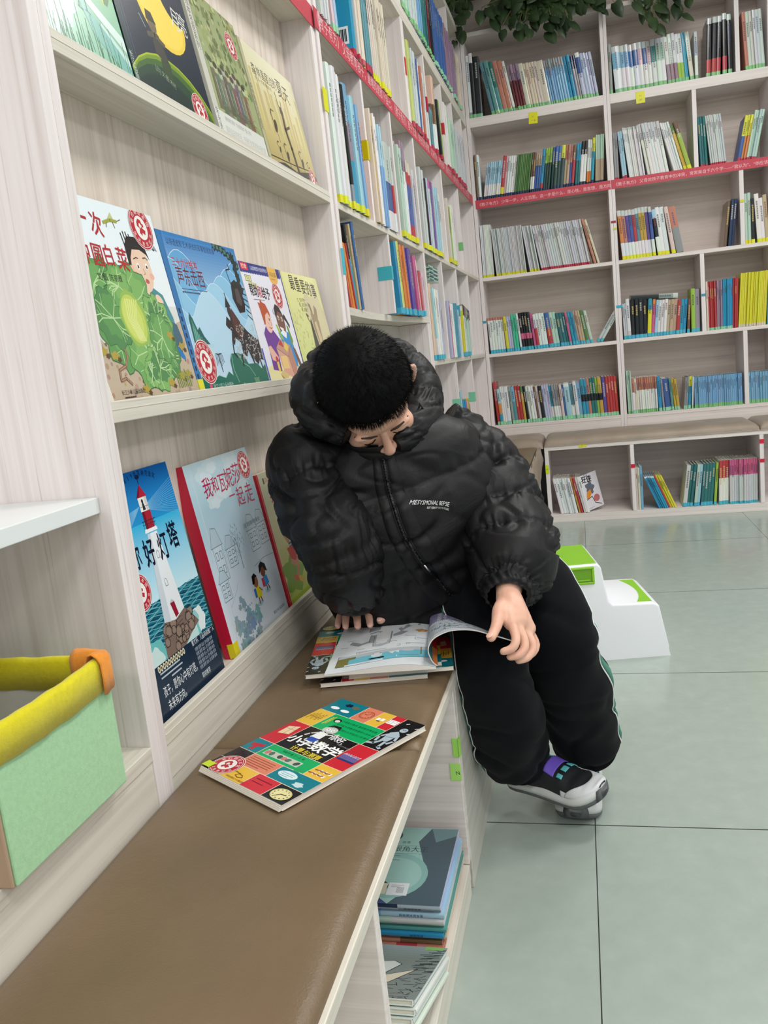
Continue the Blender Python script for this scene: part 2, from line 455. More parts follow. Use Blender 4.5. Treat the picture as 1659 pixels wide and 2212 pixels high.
def clip(poly, W, H):
    for ax, lim, sg in ((0, 0.0, 1), (0, W, -1), (1, 0.0, 1), (1, H, -1)):
        out = []
        n = len(poly)
        for i in range(n):
            a, b = poly[i], poly[(i + 1) % n]
            da, db = (a[ax] - lim) * sg, (b[ax] - lim) * sg
            if da >= 0: out.append(a)
            if (da >= 0) != (db >= 0):
                t = da / (da - db); out.append((a[0] + (b[0] - a[0]) * t, a[1] + (b[1] - a[1]) * t))
        poly = out
        if len(poly) < 3: return []
    return poly

class Art:
    """drawing on a W x H sheet (metres, origin bottom left); P maps (u, v, lift) to 3-D"""
    def __init__(s, W, H, P, step=1.5e-6, lift0=2e-5):
        s.W, s.H, s.P, s.k, s.step, s.l0 = W, H, P, 0, step, lift0
        s.mb = MB()
    def _put(s, polys, col):
        lift = s.l0 + s.k * s.step; s.k += 1
        for p in polys:
            p = clip(p, s.W, s.H)
            if len(p) < 3: continue
            a = sum(p[i][0] * p[(i + 1) % len(p)][1] - p[(i + 1) % len(p)][0] * p[i][1] for i in range(len(p)))
            if abs(a) < 1e-12: continue
            if a < 0: p = p[::-1]
            s.mb.add([s.P(u, v, lift) for u, v in p], [tuple(range(len(p)))], 0, col)
    def poly(s, pts, col): s._put([[(x * s.W, y * s.H) for x, y in pts]], srgb(col))
    def rect(s, x0, y0, x1, y1, col): s.poly([(x0, y0), (x1, y0), (x1, y1), (x0, y1)], col)
    def grad(s, y0, y1, c0, c1, n=24, x0=0.0, x1=1.0):
        lift = s.l0 + s.k * s.step; s.k += 1
        c0, c1 = srgb(c0), srgb(c1)
        for i in range(n):
            t = (i + .5) / n; a, b = y0 + (y1 - y0) * i / n, y0 + (y1 - y0) * (i + 1) / n
            s.mb.add([s.P(u * s.W, v * s.H, lift) for u, v in ((x0, a), (x1, a), (x1, b), (x0, b))], [(0, 1, 2, 3)], 0, tuple(p + (q - p) * t for p, q in zip(c0, c1)))
    def ell(s, cx, cy, rx, ry, col, rot=0.0, n=28, a0=0.0, a1=360.0):
        """radii in units of the width"""
        r = math.radians(rot); cs, sn = math.cos(r), math.sin(r); p = []
        for i in range(n):
            a = math.radians(a0 + (a1 - a0) * i / (n if a1 - a0 >= 360 else n - 1)); x, y = rx * math.cos(a), ry * math.sin(a)
            p.append((cx * s.W + (x * cs - y * sn) * s.W, cy * s.H + (x * sn + y * cs) * s.W))
        s._put([p], srgb(col))
    def line(s, pts, w, col, close=False):
        """stroke of width w (units of the width)"""
        q = [(x * s.W, y * s.H) for x, y in pts]; h = w * s.W / 2; out = []
        if close: q.append(q[0])
        for a, b in zip(q, q[1:]):
            dx, dy = b[0] - a[0], b[1] - a[1]; d = math.hypot(dx, dy)
            if d < 1e-9: continue
            ux, uy = dx / d, dy / d; e = h * 0.5
            ax, ay, bx, by = a[0] - ux * e, a[1] - uy * e, b[0] + ux * e, b[1] + uy * e
            out.append([(ax - uy * h, ay + ux * h), (ax + uy * h, ay - ux * h), (bx + uy * h, by - ux * h), (bx - uy * h, by + ux * h)])
        s._put(out, srgb(col))
    def text(s, t, x, y, size, col, sx=1.0, rot=0.0, align='l', bold=0.0):
        """size: letter height in units of the width; (x, y) baseline start"""
        v, f, w = glyphs(t); k = size * s.W * 1.15
        off = {'l': 0.0, 'c': -w / 2, 'r': -w}[align]
        r = math.radians(rot); cs, sn = math.cos(r), math.sin(r)
        sh = [(0, 0)] if not bold else [(-bold, 0), (bold, 0), (0, bold)]
        for dx, dy in sh:
            q = []
            for px, py in v:
                X, Y = (px + off + dx) * k * sx, (py + dy) * k
                q.append((x * s.W + X * cs - Y * sn, y * s.H + X * sn + Y * cs))
            s._put([[q[i] for i in g] for g in f], srgb(col))
    def vtext(s, t, x, y, size, col, gap=1.12, sx=1.0):
        for i, ch in enumerate(t):
            if ch != ' ': s.text(ch, x, y - i * size * gap * s.W / s.H, size, col, sx, align='c')
    def seal(s, cx, cy, r, red=(186, 42, 58)):
        """round red sticker: ring of writing round a white disc with a red figure"""
        s.ell(cx, cy, r * 1.04, r * 1.04, (238, 232, 228)); s.ell(cx, cy, r, r, red); s.ell(cx, cy, r * .93, r * .93, (238, 232, 228)); s.ell(cx, cy, r * .90, r * .90, red)
        s.ell(cx, cy, r * .56, r * .56, (240, 236, 230))
        k = s.W / s.H
        for i, ch in enumerate('老约翰绘本馆'):
            a = math.radians(160 - i * 28)
            s.text(ch, cx + math.cos(a) * r * .64, cy + math.sin(a) * r * .64 * k, r * .22, (240, 228, 226), 1, math.degrees(a) - 90, 'c')
        for i, ch in enumerate('悦读推荐好书'):
            a = math.radians(205 + i * 26)
            s.text(ch, cx + math.cos(a) * r * .84, cy + math.sin(a) * r * .84 * k, r * .18, (240, 228, 226), 1, math.degrees(a) + 90, 'c')
        s.poly([(cx + dx * r, cy + dy * r * k) for dx, dy in ((-.3, .25), (-.12, .42), (.1, .36), (.16, .2), (.02, .12), (.12, -.02), (.34, -.1), (.24, -.32), (.02, -.22), (-.06, -.38), (-.24, -.26), (-.14, -.04), (-.34, .06))], red)
        s.ell(cx + .18 * r, cy + .12 * r * k, r * .09, r * .09, red); s.ell(cx - .06 * r, cy + .1 * r * k, r * .08, r * .12, (240, 236, 230))
    def build(s, name, parent, m=None): return s.mb.build(name, m or GLOSS, parent)

def strip_writing(parent, name, M, W, H, t, size, x, col=(236, 190, 194), y=0.26):
    a = Art(W, H, lambda u, v, l: M @ Vector((u, -l, v)), lift0=3e-4)
    a.text(t, x, y, size, col, sx=1.0); return a.build(name, parent, PRINT)

# ribbons: (owner, matrix whose x runs along the edge, y into the shelf, z up)
def ribbon(parent, M, length, z0, z1, t, size, x=0.03, breaks=()):
    b = MB(); b.box(0, length, -0.0016, -0.0002, z0, z1, M=M)
    o = b.build('red_ribbon', RED, parent)
    a = Art(length, z1 - z0, lambda u, v, l: M @ Vector((u, -0.0016 - l, z0 + v)), lift0=2e-4)
    a.text(t, x, 0.27, size / length, (238, 196, 200))
    for q in breaks: a.rect(q, 0, q + .0025, 1, (235, 205, 208))
    a.build('ribbon_writing', o, PRINT)
MKB = Matrix.Translation((0, YK, 0))
ribbon(uK, Matrix.Translation((-0.268, YK, 0)), 0.738, 1.756, 1.803, '《教子有方》 少年一步，人生百里。这一步是什么，是心性，是思想，是方向。', 0.0185)
ribbon(uK, Matrix.Translation((0.474, YK, 0)), 0.80, 1.756, 1.803, '《教子有方》 父母对孩子教育中的冲突，常常来自于六个字——“我认为”、“你应该”，', 0.0185)
MCL = MC @ Matrix(((0, -1, 0, 0), (1, 0, 0, 0), (0, 0, 1, 0), (0, 0, 0, 1)))      # x along the bookcase, y into it, z up
ribbon(uC, MCL @ Matrix.Translation((0.0, -0.001, 0)), 2.845, 1.782, 1.830, '《教子有方》 父母教育孩子，最难的是放下自己。《教子有方》 教子之道，贵在言传身教，以身作则，润物无声，静待花开。《教子有方》 少年一步，人生百里。', 0.033, 0.02 / 2.845, (0.012,))
uB_r = MB(); uB_r.box(XL, XL + .0016, 0.957, 2.13, 1.782, 1.830); uB_r.build('red_ribbon', RED, uB)

# small tags: yellow shelf cards, coloured tape on divider edges
def tagcard(name, M, w, h, col, label, writing=(), tilt=0.0, group=None):
    """M: x along, -y outwards, z up; a card with its writing"""
    b = MB(); Q = M @ Matrix.Rotation(tilt, 4, 'Y')
    b.box(-w / 2, w / 2, -0.0012, -0.0003, -h / 2, h / 2, ink=srgb(col), M=Q)
    o = b.build(name, PRINT); tag(o, label, 'sticker' if 'tape' not in name else 'tape', group)
    if writing:
        a = Art(w, h, lambda u, v, l: Q @ Vector((u - w / 2, -0.0012 - l, v - h / 2)), lift0=1e-4)
        for t, x, y, sz, c in writing: a.text(t, x, y, sz, c, align='c')
        a.build('handwriting', o, PRINT)
    return o
tagcard('shelf_card', Matrix.Translation((0.083, YK - .001, 2.186)), 0.048, 0.058, (226, 222, 20), 'yellow shelf card hanging below the corner bay books', [('G1', .45, .55, .24, (150, 150, 20)), ('一 4', .5, .2, .24, (80, 80, 20))], 0.05)
tagcard('shelf_card', Matrix.Translation((0.646, YK - .001, 2.196)), 0.045, 0.058, (226, 222, 20), 'yellow shelf card hanging below the middle bay books', [('F1', .5, .55, .24, (150, 150, 20)), ('197', .5, .2, .24, (80, 80, 20))], -0.02)
tagcard('shelf_tape', Matrix.Translation((0.235, YF - .001, 0.415)), 0.04, 0.016, (226, 222, 20), 'yellow tape on the top edge of the back bench', [('C…', .5, .3, .22, (90, 90, 20))])
tagcard('shelf_tape', Matrix.Translation((0.040, YF - .0022, 0.300)), 0.018, 0.046, (206, 222, 20), 'yellow tape on the first upright of the back bench', [('F2', .5, .4, .5, (70, 80, 20))])
tagcard('shelf_tape', Matrix.Translation((0.487, YF - .0022, 0.285)), 0.022, 0.020, (212, 30, 62), 'red tape on the middle upright of the back bench')
tagcard('shelf_tape', Matrix.Translation((1.125, YF - .0022, 0.365)), 0.022, 0.022, (212, 30, 62), 'upper red tape on the outer upright of the back bench')
tagcard('shelf_tape', Matrix.Translation((1.125, YF - .0022, 0.265)), 0.022, 0.018, (212, 30, 62), 'lower red tape on the outer upright of the back bench')
tagcard('shelf_tape', Matrix.Translation((0.482, YK - .001, 1.13)), 0.034, 0.014, (60, 170, 196), 'blue tape across the twin uprights of the end bookcase')
tagcard('shelf_tape', Matrix.Translation((0.474, YK - .001, 1.585)), 0.026, 0.012, (150, 50, 62), 'dark red tape across the twin uprights above the ribbon')
tagcard('shelf_tape', Matrix.Translation((0.480, YK - .001, 1.648 - .10)), 0.020, 0.010, (212, 212, 60), 'yellow tape across the twin uprights below the ribbon')
tagcard('shelf_tape', Matrix.Translation((0.923, YK - .001, 1.14)), 0.020, 0.012, (50, 150, 176), 'blue tape on the short divider beside the tall red booklets')
tagcard('shelf_tape', Matrix.Translation((1.132, YK - .001, 1.60)), 0.020, 0.012, (212, 212, 40), 'yellow tape on the divider beside the dark books')
tagcard('shelf_tape', Matrix.Translation((-0.273, YK - .001, 1.130)), 0.018, 0.012, (50, 150, 176), 'blue tape on the corner upright of the end bookcase')
def ctape(s, z, w, h, col, label, face=None, o=0.0):
    """tape wrapped on a divider edge of the long bookcase; FACE also on the divider's near face"""
    b = MB(); b.box(s - .001, s + T + .001, -0.0012 - o, 0.012 - o, z - h / 2, z + h / 2, ink=srgb(col), M=MCL)
    b.box(s - .0011, s - .0004, -0.001 - o, w - o, z - h / 2, z + h / 2, ink=srgb(col), M=MCL)
    ob = b.build('shelf_tape', PRINT); tag(ob, label, 'tape')
ctape(0.417, 1.585, 0.045, 0.055, (206, 196, 10), 'mustard yellow tape on the divider in the first cubby row under the ribbon')
ctape(0.574, 1.245, 0.045, 0.042, (70, 182, 196), 'turquoise tape on the divider beside the leaning colourful books')
ctape(1.567, 2.0, 0.03, 0.06, (196, 36, 70), 'dark red tape on the divider above the ribbon of the long bookcase')
ctape(1.985, 2.0, 0.02, 0.05, (196, 52, 66), 'red tape on the far divider above the ribbon of the long bookcase')
ctape(2.27, 1.50, 0.02, 0.04, (120, 190, 120), 'green tape on the empty cubby divider of the long bookcase')
ctape(1.966, 1.17, 0.03, 0.05, (70, 168, 196), 'blue tape on the divider beside the big blue folder')
ctape(1.72, 0.74, 0.032, 0.05, (130, 205, 170), 'mint tape on the near low divider behind the boy')
ctape(2.25, 0.74, 0.032, 0.05, (130, 205, 170), 'mint tape on the far low divider behind the boy')
b = MB(); b.box(-0.003, 0.032, -0.0012, 0.0001, 1.595, 1.65, ink=srgb(222, 220, 20), M=MCL @ Matrix.Translation((0.012, 0, 0)))
tag(b.build('shelf_tape', PRINT), 'yellow tape on the first upright of the long bookcase', 'tape')
b = MB(); b.box(0.0, 0.022, -0.0012, 0.0001, 1.20, 1.265, ink=srgb(60, 186, 206), M=MCL @ Matrix.Translation((0.014, 0, 0)))
tag(b.build('shelf_tape', PRINT), 'turquoise tape on the first upright of the long bookcase', 'tape')
b = MB(); b.box(0.0, 0.02, -0.0012, 0.0001, 2.0, 2.06, ink=srgb(214, 50, 40), M=MCL @ Matrix.Translation((1.15, 0, 0)))
tag(b.build('shelf_tape', PRINT), 'red tape on the thick divider beside the pale yellow paperback', 'tape')

# ------------------------------------------------------------------ shelf books
INK = {}
for _l in '''wh 226 229 226 white;cr 218 205 184 cream;gy 148 152 154 grey;lg 200 205 205 pale_grey;bk 30 32 36 black;tl 84 150 156 teal;td 40 116 118 dark_teal;sm 196 124 104 salmon;dr 116 32 48 dark_red;rd 196 56 60 red;bl 58 100 172 blue;lb 116 172 214 light_blue;sk 160 204 224 sky_blue;cy 34 152 196 bright_blue;nv 36 50 92 navy;gn 86 132 66 green;dg 40 80 72 dark_green;lm 156 198 66 lime_green;pg 178 208 190 pale_green;mt 62 192 160 mint_green;yl 226 222 44 yellow;oc 206 168 62 ochre;or 226 132 60 orange;br 122 88 66 brown;tn 192 168 134 tan;pk 208 92 138 pink;lp 222 184 194 pale_pink;pu 96 74 160 purple;lv 184 188 216 lavender;mv 158 126 150 mauve;pe 234 196 172 peach;py 208 214 110 pale_yellow'''.split(';'):
    _k, _r, _g, _b, _n = _l.split(); _c = (int(_r), int(_g), int(_b)); _y = sum(_c) / 3; INK[_k] = (tuple(.86 * q + .14 * _y for q in _c), _n.replace('_', ' '))
STK = {'G': (132, 192, 132), 'Y': (222, 222, 48), 'C': (76, 178, 202), 'R': (184, 54, 76), 'N': (40, 56, 86), 'g': (150, 210, 170), '': None}

def jit(c, rnd, a=10): return tuple(max(0, min(255, v + rnd.uniform(-a, a))) for v in c)

def book_mesh(t, h, d, bands, stk, rnd, dark_title=None):
    """spine towards -y, thickness +x, height +z; covers, page block, spine bands, sticker and a column of title marks"""
    mb = MB()
    cov = srgb(jit(INK[max(bands, key=lambda q: q[1])[0]][0], rnd, 6)); page = srgb(232, 226, 210)
    cb = min(0.0016, t * 0.2); r = min(0.0022, t * .22); ins = 0.003
    segs = []; z = h
    for k, fr in bands:
        segs.append((z - fr * h, z, srgb(jit(INK[k][0], rnd, 7)))); z -= fr * h
    if stk:
        sh = 0.014 if t < .0125 and h > .22 else 0.020; c = srgb(jit(STK[stk], rnd, 8)); q = []
        for a, b_, col in segs:
            if b_ <= sh: continue
            q.append((max(a, sh), b_, col))
        q.append((0.0, sh, c)); segs = q
    prof = [(0, d * .10), (0, r), (t * .2, r * .25), (t * .5, 0), (t * .8, r * .25), (t, r), (t, d * .10)]
    for a, b_, col in segs:
        for (xa, ya), (xb, yb) in zip(prof, prof[1:]):
            mb.add([(xa, ya, a), (xb, yb, a), (xb, yb, b_), (xa, ya, b_)], [(0, 1, 2, 3)], 0, col, False)
    ya = d * .10
    mb.add([(0, d, 0), (0, ya, 0), (0, ya, h), (0, d, h)], [(0, 1, 2, 3)], 0, cov)
    mb.add([(t, ya, 0), (t, d, 0), (t, d, h), (t, ya, h)], [(0, 1, 2, 3)], 0, cov)
    for zz, fl in ((h, 0), (0.0, 1)):                 # cover edges, then the page block set in
        for x0, x1 in ((0, cb), (t - cb, t)):
            f = (0, 1, 2, 3) if not fl else (3, 2, 1, 0)
            mb.add([(x0, r, zz), (x1, r, zz), (x1, d, zz), (x0, d, zz)], [f], 0, cov)
        zi = zz - ins if not fl else ins
        f = (0, 1, 2, 3) if not fl else (3, 2, 1, 0)
        mb.add([(cb, r, zi), (t - cb, r, zi), (t - cb, d - ins, zi), (cb, d - ins, zi)], [f], 0, page)
        mb.add([(cb, r * .3, zz), (t - cb, r * .3, zz), (t - cb, r + .0015, zz), (cb, r + .0015, zz)], [f], 0, cov)
    for x0, sg in ((cb, 1), (t - cb, -1)):
        mb.add([(x0, r, 0), (x0, d, 0), (x0, d, h), (x0, r, h)], [(0, 1, 2, 3) if sg > 0 else (3, 2, 1, 0)], 0, cov)
    mb.add([(cb, d - ins, 0), (cb, d - ins, h), (t - cb, d - ins, h), (t - cb, d - ins, 0)], [(0, 1, 2, 3)], 0, page)
    if t > 0.0085:
        lum = sum(INK[bands[0][0]][0]) / 3
        c = srgb((50, 54, 60)) if lum > 120 else srgb((214, 212, 206))
        if rnd.random() < .3: c = srgb(rnd.choice([(150, 40, 50), (40, 70, 130), (90, 90, 96)])) if lum > 120 else srgb((226, 200, 120))
        w = min(t * .5, .009); zz = h * rnd.uniform(.80, .9); x0 = t / 2 - w / 2
        for i in range(rnd.randint(4, 9)):
            for q in (0.0, .38, .76):
                mb.add([(x0 + w * .1 * (i % 2), -.00025, zz - q * w - w * .16), (x0 + w, -.00025, zz - q * w - w * .16), (x0 + w, -.00025, zz - q * w), (x0 + w * .1 * (i % 2), -.00025, zz - q * w)], [(0, 1, 2, 3)], 0, c)
            mb.add([(x0 + w * .42, -.00026, zz - w * .9), (x0 + w * .58, -.00026, zz - w * .9), (x0 + w * .58, -.00026, zz), (x0 + w * .42, -.00026, zz)], [(0, 1, 2, 3)], 0, c)
            zz -= w * 1.3
    return mb.mesh('book')

def parse(sp):
    out = []
    for tok in sp.split():
        k = tok[:2]; fr = float(tok[2:]) if len(tok) > 2 else None; out.append([k, fr])
    rest = 1.0 - sum(f for _, f in out if f)
    for q in out:
        if q[1] is None: q[1] = rest
    return [tuple(q) for q in out]

def row(M, x, z, runs, where, stk, sc=1.0, d=0.15, jut=0.008, end='left', kind='book', group=None, seed=1, xmax=None):
    """stand a row of books from X along M's x axis at height Z. run: (n, thickness, height, lean degrees, bands[, sticker[, kind]])"""
    rnd = random.Random(seed); idx = {}; gap = 0.0; lp, hpv = 0.0, 9.0
    for run in runs:
        if len(run) == 1: gap = run[0]; continue
        n, t0, h0, lean, sp = run[:5]; st = run[5] if len(run) > 5 else stk; kd = run[6] if len(run) > 6 else kind
        bands = parse(sp); nm = INK[max(bands, key=lambda q: q[1])[0]][1]
        for i in range(n):
            t = t0 * sc * (rnd.uniform(.9, 1.1) if t0 > .01 else rnd.uniform(.96, 1.04)); h = h0 * (rnd.uniform(.975, 1.0) if n < 3 else rnd.uniform(.992, 1.0))
            dd = d * rnd.uniform(.92, 1.08)
            le = math.radians(lean)
            adv = t / math.cos(le) + 0.0006
            x += max(gap, min(h, hpv) * (math.tan(le) - math.tan(lp)) + (0.0006 if abs(le - lp) > .001 else 0.0)); gap = 0.0; lp, hpv = le, h
            if xmax is not None and x + adv + max(0.0, -h * math.tan(le)) > xmax: return x
            me = book_mesh(t, h, dd, bands, st, rnd)
            o = bpy.data.objects.new(kd, me); me.materials.append(GLOSS if rnd.random() < .6 else PRINT); COL.objects.link(o)
            px = x if le >= 0 else x + adv
            base = Matrix.Translation((px, -jut * rnd.uniform(.2, 1.0) if jut >= 0 else rnd.uniform(0.004, -jut), z + .0006)) @ Matrix.Rotation(-le, 4, 'Y')
            if le < 0: base = base @ Matrix.Translation((-t, 0, 0))
            o.matrix_world = M @ base
            x += adv
            idx[kd] = idx.get(kd, 0) + 1
            tag(o, '%s %s, %s from the %s %s' % (nm, kd, ordinal(idx[kd]), end, where), 'book' if kd != 'magazine' else 'magazine', group or ('%ss %s' % (kd, where)))
    return x

KJ = -0.02
MK = Matrix.Translation((0, YK, 0))
row(MK, -0.261, 2.24, [(1, .018, .33, 0, 'wh.9 gy'), (1, .018, .335, 0, 'wh.15 bk'), (1, .036, .32, 0, 'bk'), (.047,), (1, .023, .285, 10, 'tl'), (1, .024, .285, 10, 'tl'), (1, .022, .285, 10, 'td.5 tl'), (1, .025, .28, 10, 'sm'), (1, .025, .275, 10, 'sm'), (1, .014, .27, 10, 'wh'), (4, .0135, .24, 8, 'mv.35 dr'), (1, .022, .235, 8, 'cr'), (5, .0142, .235, 8, 'cr'), (1, .03, .235, 8, 'cr'), (8, .0125, .232, 8, 'gy.2 lb'), (2, .019, .235, 8, 'cy'), (2, .012, .23, 8, 'nv.3 gy'), (1, .022, .235, 8, 'wh.1 bl.35 lv'), (4, .0155, .23, 8, 'lv')], 'on the top book shelf of the corner bay', 'G', jut=KJ, seed=11)
row(MK, -0.259, 1.80, [(1, .014, .25, 0, 'br'), (1, .014, .25, 0, 'wh'), (.006,), (8, .0113, .2, -10, 'sk.6 wh'), (1, .018, .225, -10, 'rd.75 yl'), (1, .012, .22, -10, 'lp'), (4, .0118, .215, -10, 'wh'), (9, .0085, .215, -10, 'gn'), (2, .0115, .215, -9, 'br.6 wh'), (3, .011, .2, -9, 'tn.3 bl'), (1, .019, .225, -9, 'cy.8 rd'), (3, .012, .225, -9, 'lm.35 dg'), (3, .0155, .225, -8, 'bl.35 dg'), (1, .022, .225, -8, 'yl.3 dg'), (2, .013, .225, -8, 'sm.35 tn'), (1, .014, .22, -8, 'sm.4 bl'), (1, .017, .22, -8, 'br.35 rd'), (2, .013, .225, -7, 'cy.4 td'), (2, .015, .23, -7, 'bk.3 wh'), (2, .011, .235, -6, 'wh.7 or'), (1, .014, .24, -6, 'yl.3 cy'), (6, .0085, .25, -4, 'pg.5 tn'), (1, .014, .252, -3, 'bl'), (3, .0122, .258, -1, 'lg.2 pu')], 'on the red ribbon shelf of the corner bay', 'N', .955, jut=KJ, seed=12, xmax=.455)
row(MK, -0.259, 1.378, [(9, .0064, .29, 0, 'wh'), (22, .0072, .262, 3, 'lg'), (.018,), (6, .0085, .255, 7, 'lg'), (22, .0114, .25, 9, 'lg', 'R'), (1, .013, .255, 13, 'sm', '', 'book'), (1, .013, .25, 14, 'cr', '', 'book')], 'under the red ribbon in the corner bay', 'Y', jut=KJ, kind='magazine', seed=13)
row(MK, -0.259, 0.946, [(6, .0135, .205, 2, 'sm.08 wh'), (1, .018, .205, 3, 'yl'), (2, .012, .205, 3, 'lv'), (2, .013, .21, 3, 'mt'), (1, .013, .215, 4, 'wh'), (4, .0142, .215, 4, 'bk.55 pk.15 bk'), (1, .013, .205, 5, 'pk'), (1, .013, .2, 5, 'wh.4 rd'), (3, .0145, .2, 5, 'wh'), (1, .022, .2, 6, 'bl.45 rd'), (2, .016, .2, 6, 'pg'), (3, .0155, .19, 7, 'td'), (1, .012, .19, 7, 'pk'), (2, .014, .19, 8, 'cy'), (3, .0115, .19, 8, 'tn'), (1, .018, .19, 9, 'gn'), (1, .014, .188, 10, 'pg'), (.012,), (2, .014, .195, -33, 'lg.9 nv')], 'second lowest shelf of the corner bay', 'C', 1.06, jut=KJ, seed=14)
row(MK, -0.259, 0.527, [(1, .016, .26, 3, 'rd'), (1, .016, .215, 3, 'sk.4 or.3 cy'), (2, .012, .225, 3, 'wh'), (1, .022, .225, 3, 'wh'), (1, .014, .22, 4, 'gy'), (1, .02, .22, 4, 'lb.4 tl'), (2, .017, .22, 4, 'rd'), (1, .013, .215, 4, 'gn.2 oc'), (1, .014, .215, 5, 'bk'), (3, .0145, .212, 5, 'wh'), (1, .012, .21, 5, 'br'), (1, .013, .21, 5, 'wh'), (1, .017, .21, 5, 'bk'), (3, .0125, .21, 5, 'lv'), (1, .014, .205, 5, 'cy.6 wh'), (3, .0135, .205, 5, 'gy.6 wh'), (1, .014, .205, 4, 'cr'), (1, .012, .205, 4, 'bl'), (1, .03, .21, 4, 'wh.1 sk'), (1, .02, .2, 4, 'tl.6 wh'), (1, .02, .215, 4, 'wh'), (1, .018, .21, 4, 'lb'), (2, .0165, .225, 3, 'cy.4 bk.18 cy'), (1, .015, .225, 3, 'sm.4 bk.18 sm'), (2, .015, .225, 3, 'td.4 bk.18 td'), (1, .013, .225, 3, 'lm.4 bk.18 lm'), (1, .018, .225, 3, 'oc.4 bk.18 oc'), (1, .018, .225, 2, 'pu'), (4, .0145, .225, 2, 'rd'), (1, .014, .225, 1, 'nv'), (1, .015, .225, 1, 'sm')], 'on the lowest shelf of the corner bay', 'g', 1.0, jut=KJ, seed=15, xmax=.456)
_s = 'lg.14 %s.34 wh'
row(MK, 0.494, 2.24, [(1, .014, .25, 0, 'gy'), (1, .034, .232, 3, _s % 'lb')] + [(1, .020, .232, 3, _s % k) for k in 'lb lb bl bl lp bl lp tl pg pg'.split()] + [(3, .0155, .245, 4, 'wh.6 mv'), (2, .015, .24, 4, 'wh.6 lm'), (1, .017, .24, 4, 'cy'), (1, .018, .24, 5, 'wh.5 cr'), (.004,), (1, .015, .235, 0, 'lg.2 lv.3 wh'), (.036,), (1, .019, .285, -3, 'lg.1 bk.6 rd'), (.003,), (1, .019, .288, -3, 'lg.1 bk.6 rd'), (1, .019, .288, -3, 'lg.1 bk.6 rd'), (.006,), (1, .019, .29, -1, 'lg.1 bk.6 rd'), (.004,), (1, .018, .285, 0, 'lg.1 bk')], 'on the top book shelf of the middle bay', 'G', 1.10, jut=KJ, seed=16, xmax=1.118)
row(MK, 1.155, 2.24, [(1, .016, .28, 3, 'sm'), (5, .014, .28, 3, 'lg'), (3, .015, .28, 3, 'nv')], 'beside the black set on the top book shelf', 'G', jut=KJ, seed=17, xmax=1.274)
row(MK, 0.494, 1.80, [(2, .012, .245, 0, 'gy', 'R', 'book'), (2, .012, .25, 4, 'sk', 'R', 'book'), (9, .0085, .262, 6, 'lg.05 wh'), (7, .0145, .27, 9, 'lg.3 wh'), (.016,), (4, .0105, .262, 14, 'wh'), (1, .018, .25, 15, 'gn.2 oc', 'Y', 'book'), (1, .02, .26, 15, 'br.25 lm', 'Y', 'book'), (2, .011, .262, 16, 'gy.5 wh', 'Y', 'book')], 'on the red ribbon shelf of the middle bay', '', 1.0, jut=KJ, kind='magazine', seed=18, xmax=.902)
row(MK, 0.926, 1.80, [(3, .011, .255, 2, 'td'), (8, .0092, .255, 5, 'lg'), (.05,), (1, .016, .23, -12, 'yl.45 bl'), (2, .013, .23, -12, 'yl.45 or'), (5, .012, .245, -12, 'pg'), (3, .012, .265, -11, 'lb'), (3, .012, .265, -10, 'mv'), (3, .012, .27, -9, 'pg')], 'by the short divider on the ribbon shelf', 'R', jut=KJ, seed=19, xmax=1.272)
row(MK, 0.494, 1.378, [(1, .0172, .265, 4, 'lg.11 %s.55 wh' % k) for k in 'or sm pu bl rd tl oc oc pu bl'.split()] + [(1, .02, .25, 6, 'sk.2 bk.4 wh'), (2, .021, .255, 6, 'wh'), (1, .02, .255, 8, 'cr'), (1, .038, .25, 9, 'sm.45 gy', ''), (.20,), (1, .016, .235, -7, 'br', ''), (3, .016, .24, -6, 'nv', ''), (1, .02, .25, -5, 'bk'), (1, .018, .32, -4, 'dg')], 'under the ribbon in the middle bay', 'Y', jut=KJ, seed=20, xmax=1.119)
row(MK, 1.146, 1.378, [(2, .015, .26, 0, 'pg'), (1, .018, .23, 0, 'bk'), (1, .02, .25, 3, 'wh'), (1, .018, .23, 3, 'wh'), (2, .018, .24, 3, 'tn')], 'beyond the dark books under the ribbon', 'Y', jut=KJ, seed=21, xmax=1.272)
row(MK, 0.495, 0.946, [(2, .009, .2, 1, 'lg'), (1, .017, .22, 1, 'wh.8 lp'), (4, .0205, .215, -1, 'bk'), (1, .02, .215, -4, 'cy.3 yl'), (1, .016, .21, -5, 'or.2 pk'), (1, .016, .2, -6, 'sk'), (3, .0155, .195, -6, 'wh'), (3, .0165, .19, -6, 'tn'), (1, .016, .185, -6, 'rd'), (2, .016, .185, -6, 'cy'), (1, .014, .185, -4, 'br'), (1, .022, .235, -1, 'lm'), (1, .024, .235, -1, 'gy'), (1, .022, .235, 0, 'bk')], 'second lowest shelf of the middle bay', 'C', 1.02, jut=KJ, seed=22, xmax=.911)
row(MK, 0.937, 0.946, [(1, .01, .262, 0, 'cr', ''), (4, .0095, .262, 0, 'rd', 'g'), (3, .0095, .262, -1, 'mv', 'g'), (5, .0095, .265, -1.5, 'cy', 'g'), (3, .0085, .265, -2, 'rd', ''), (18, .0072, .285, -4, 'yl.95 cr', ''), (5, .011, .235, -3, 'lb', 'C')], 'right of the divider above blue sets', '', jut=KJ, kind='booklet', seed=23, xmax=1.273)
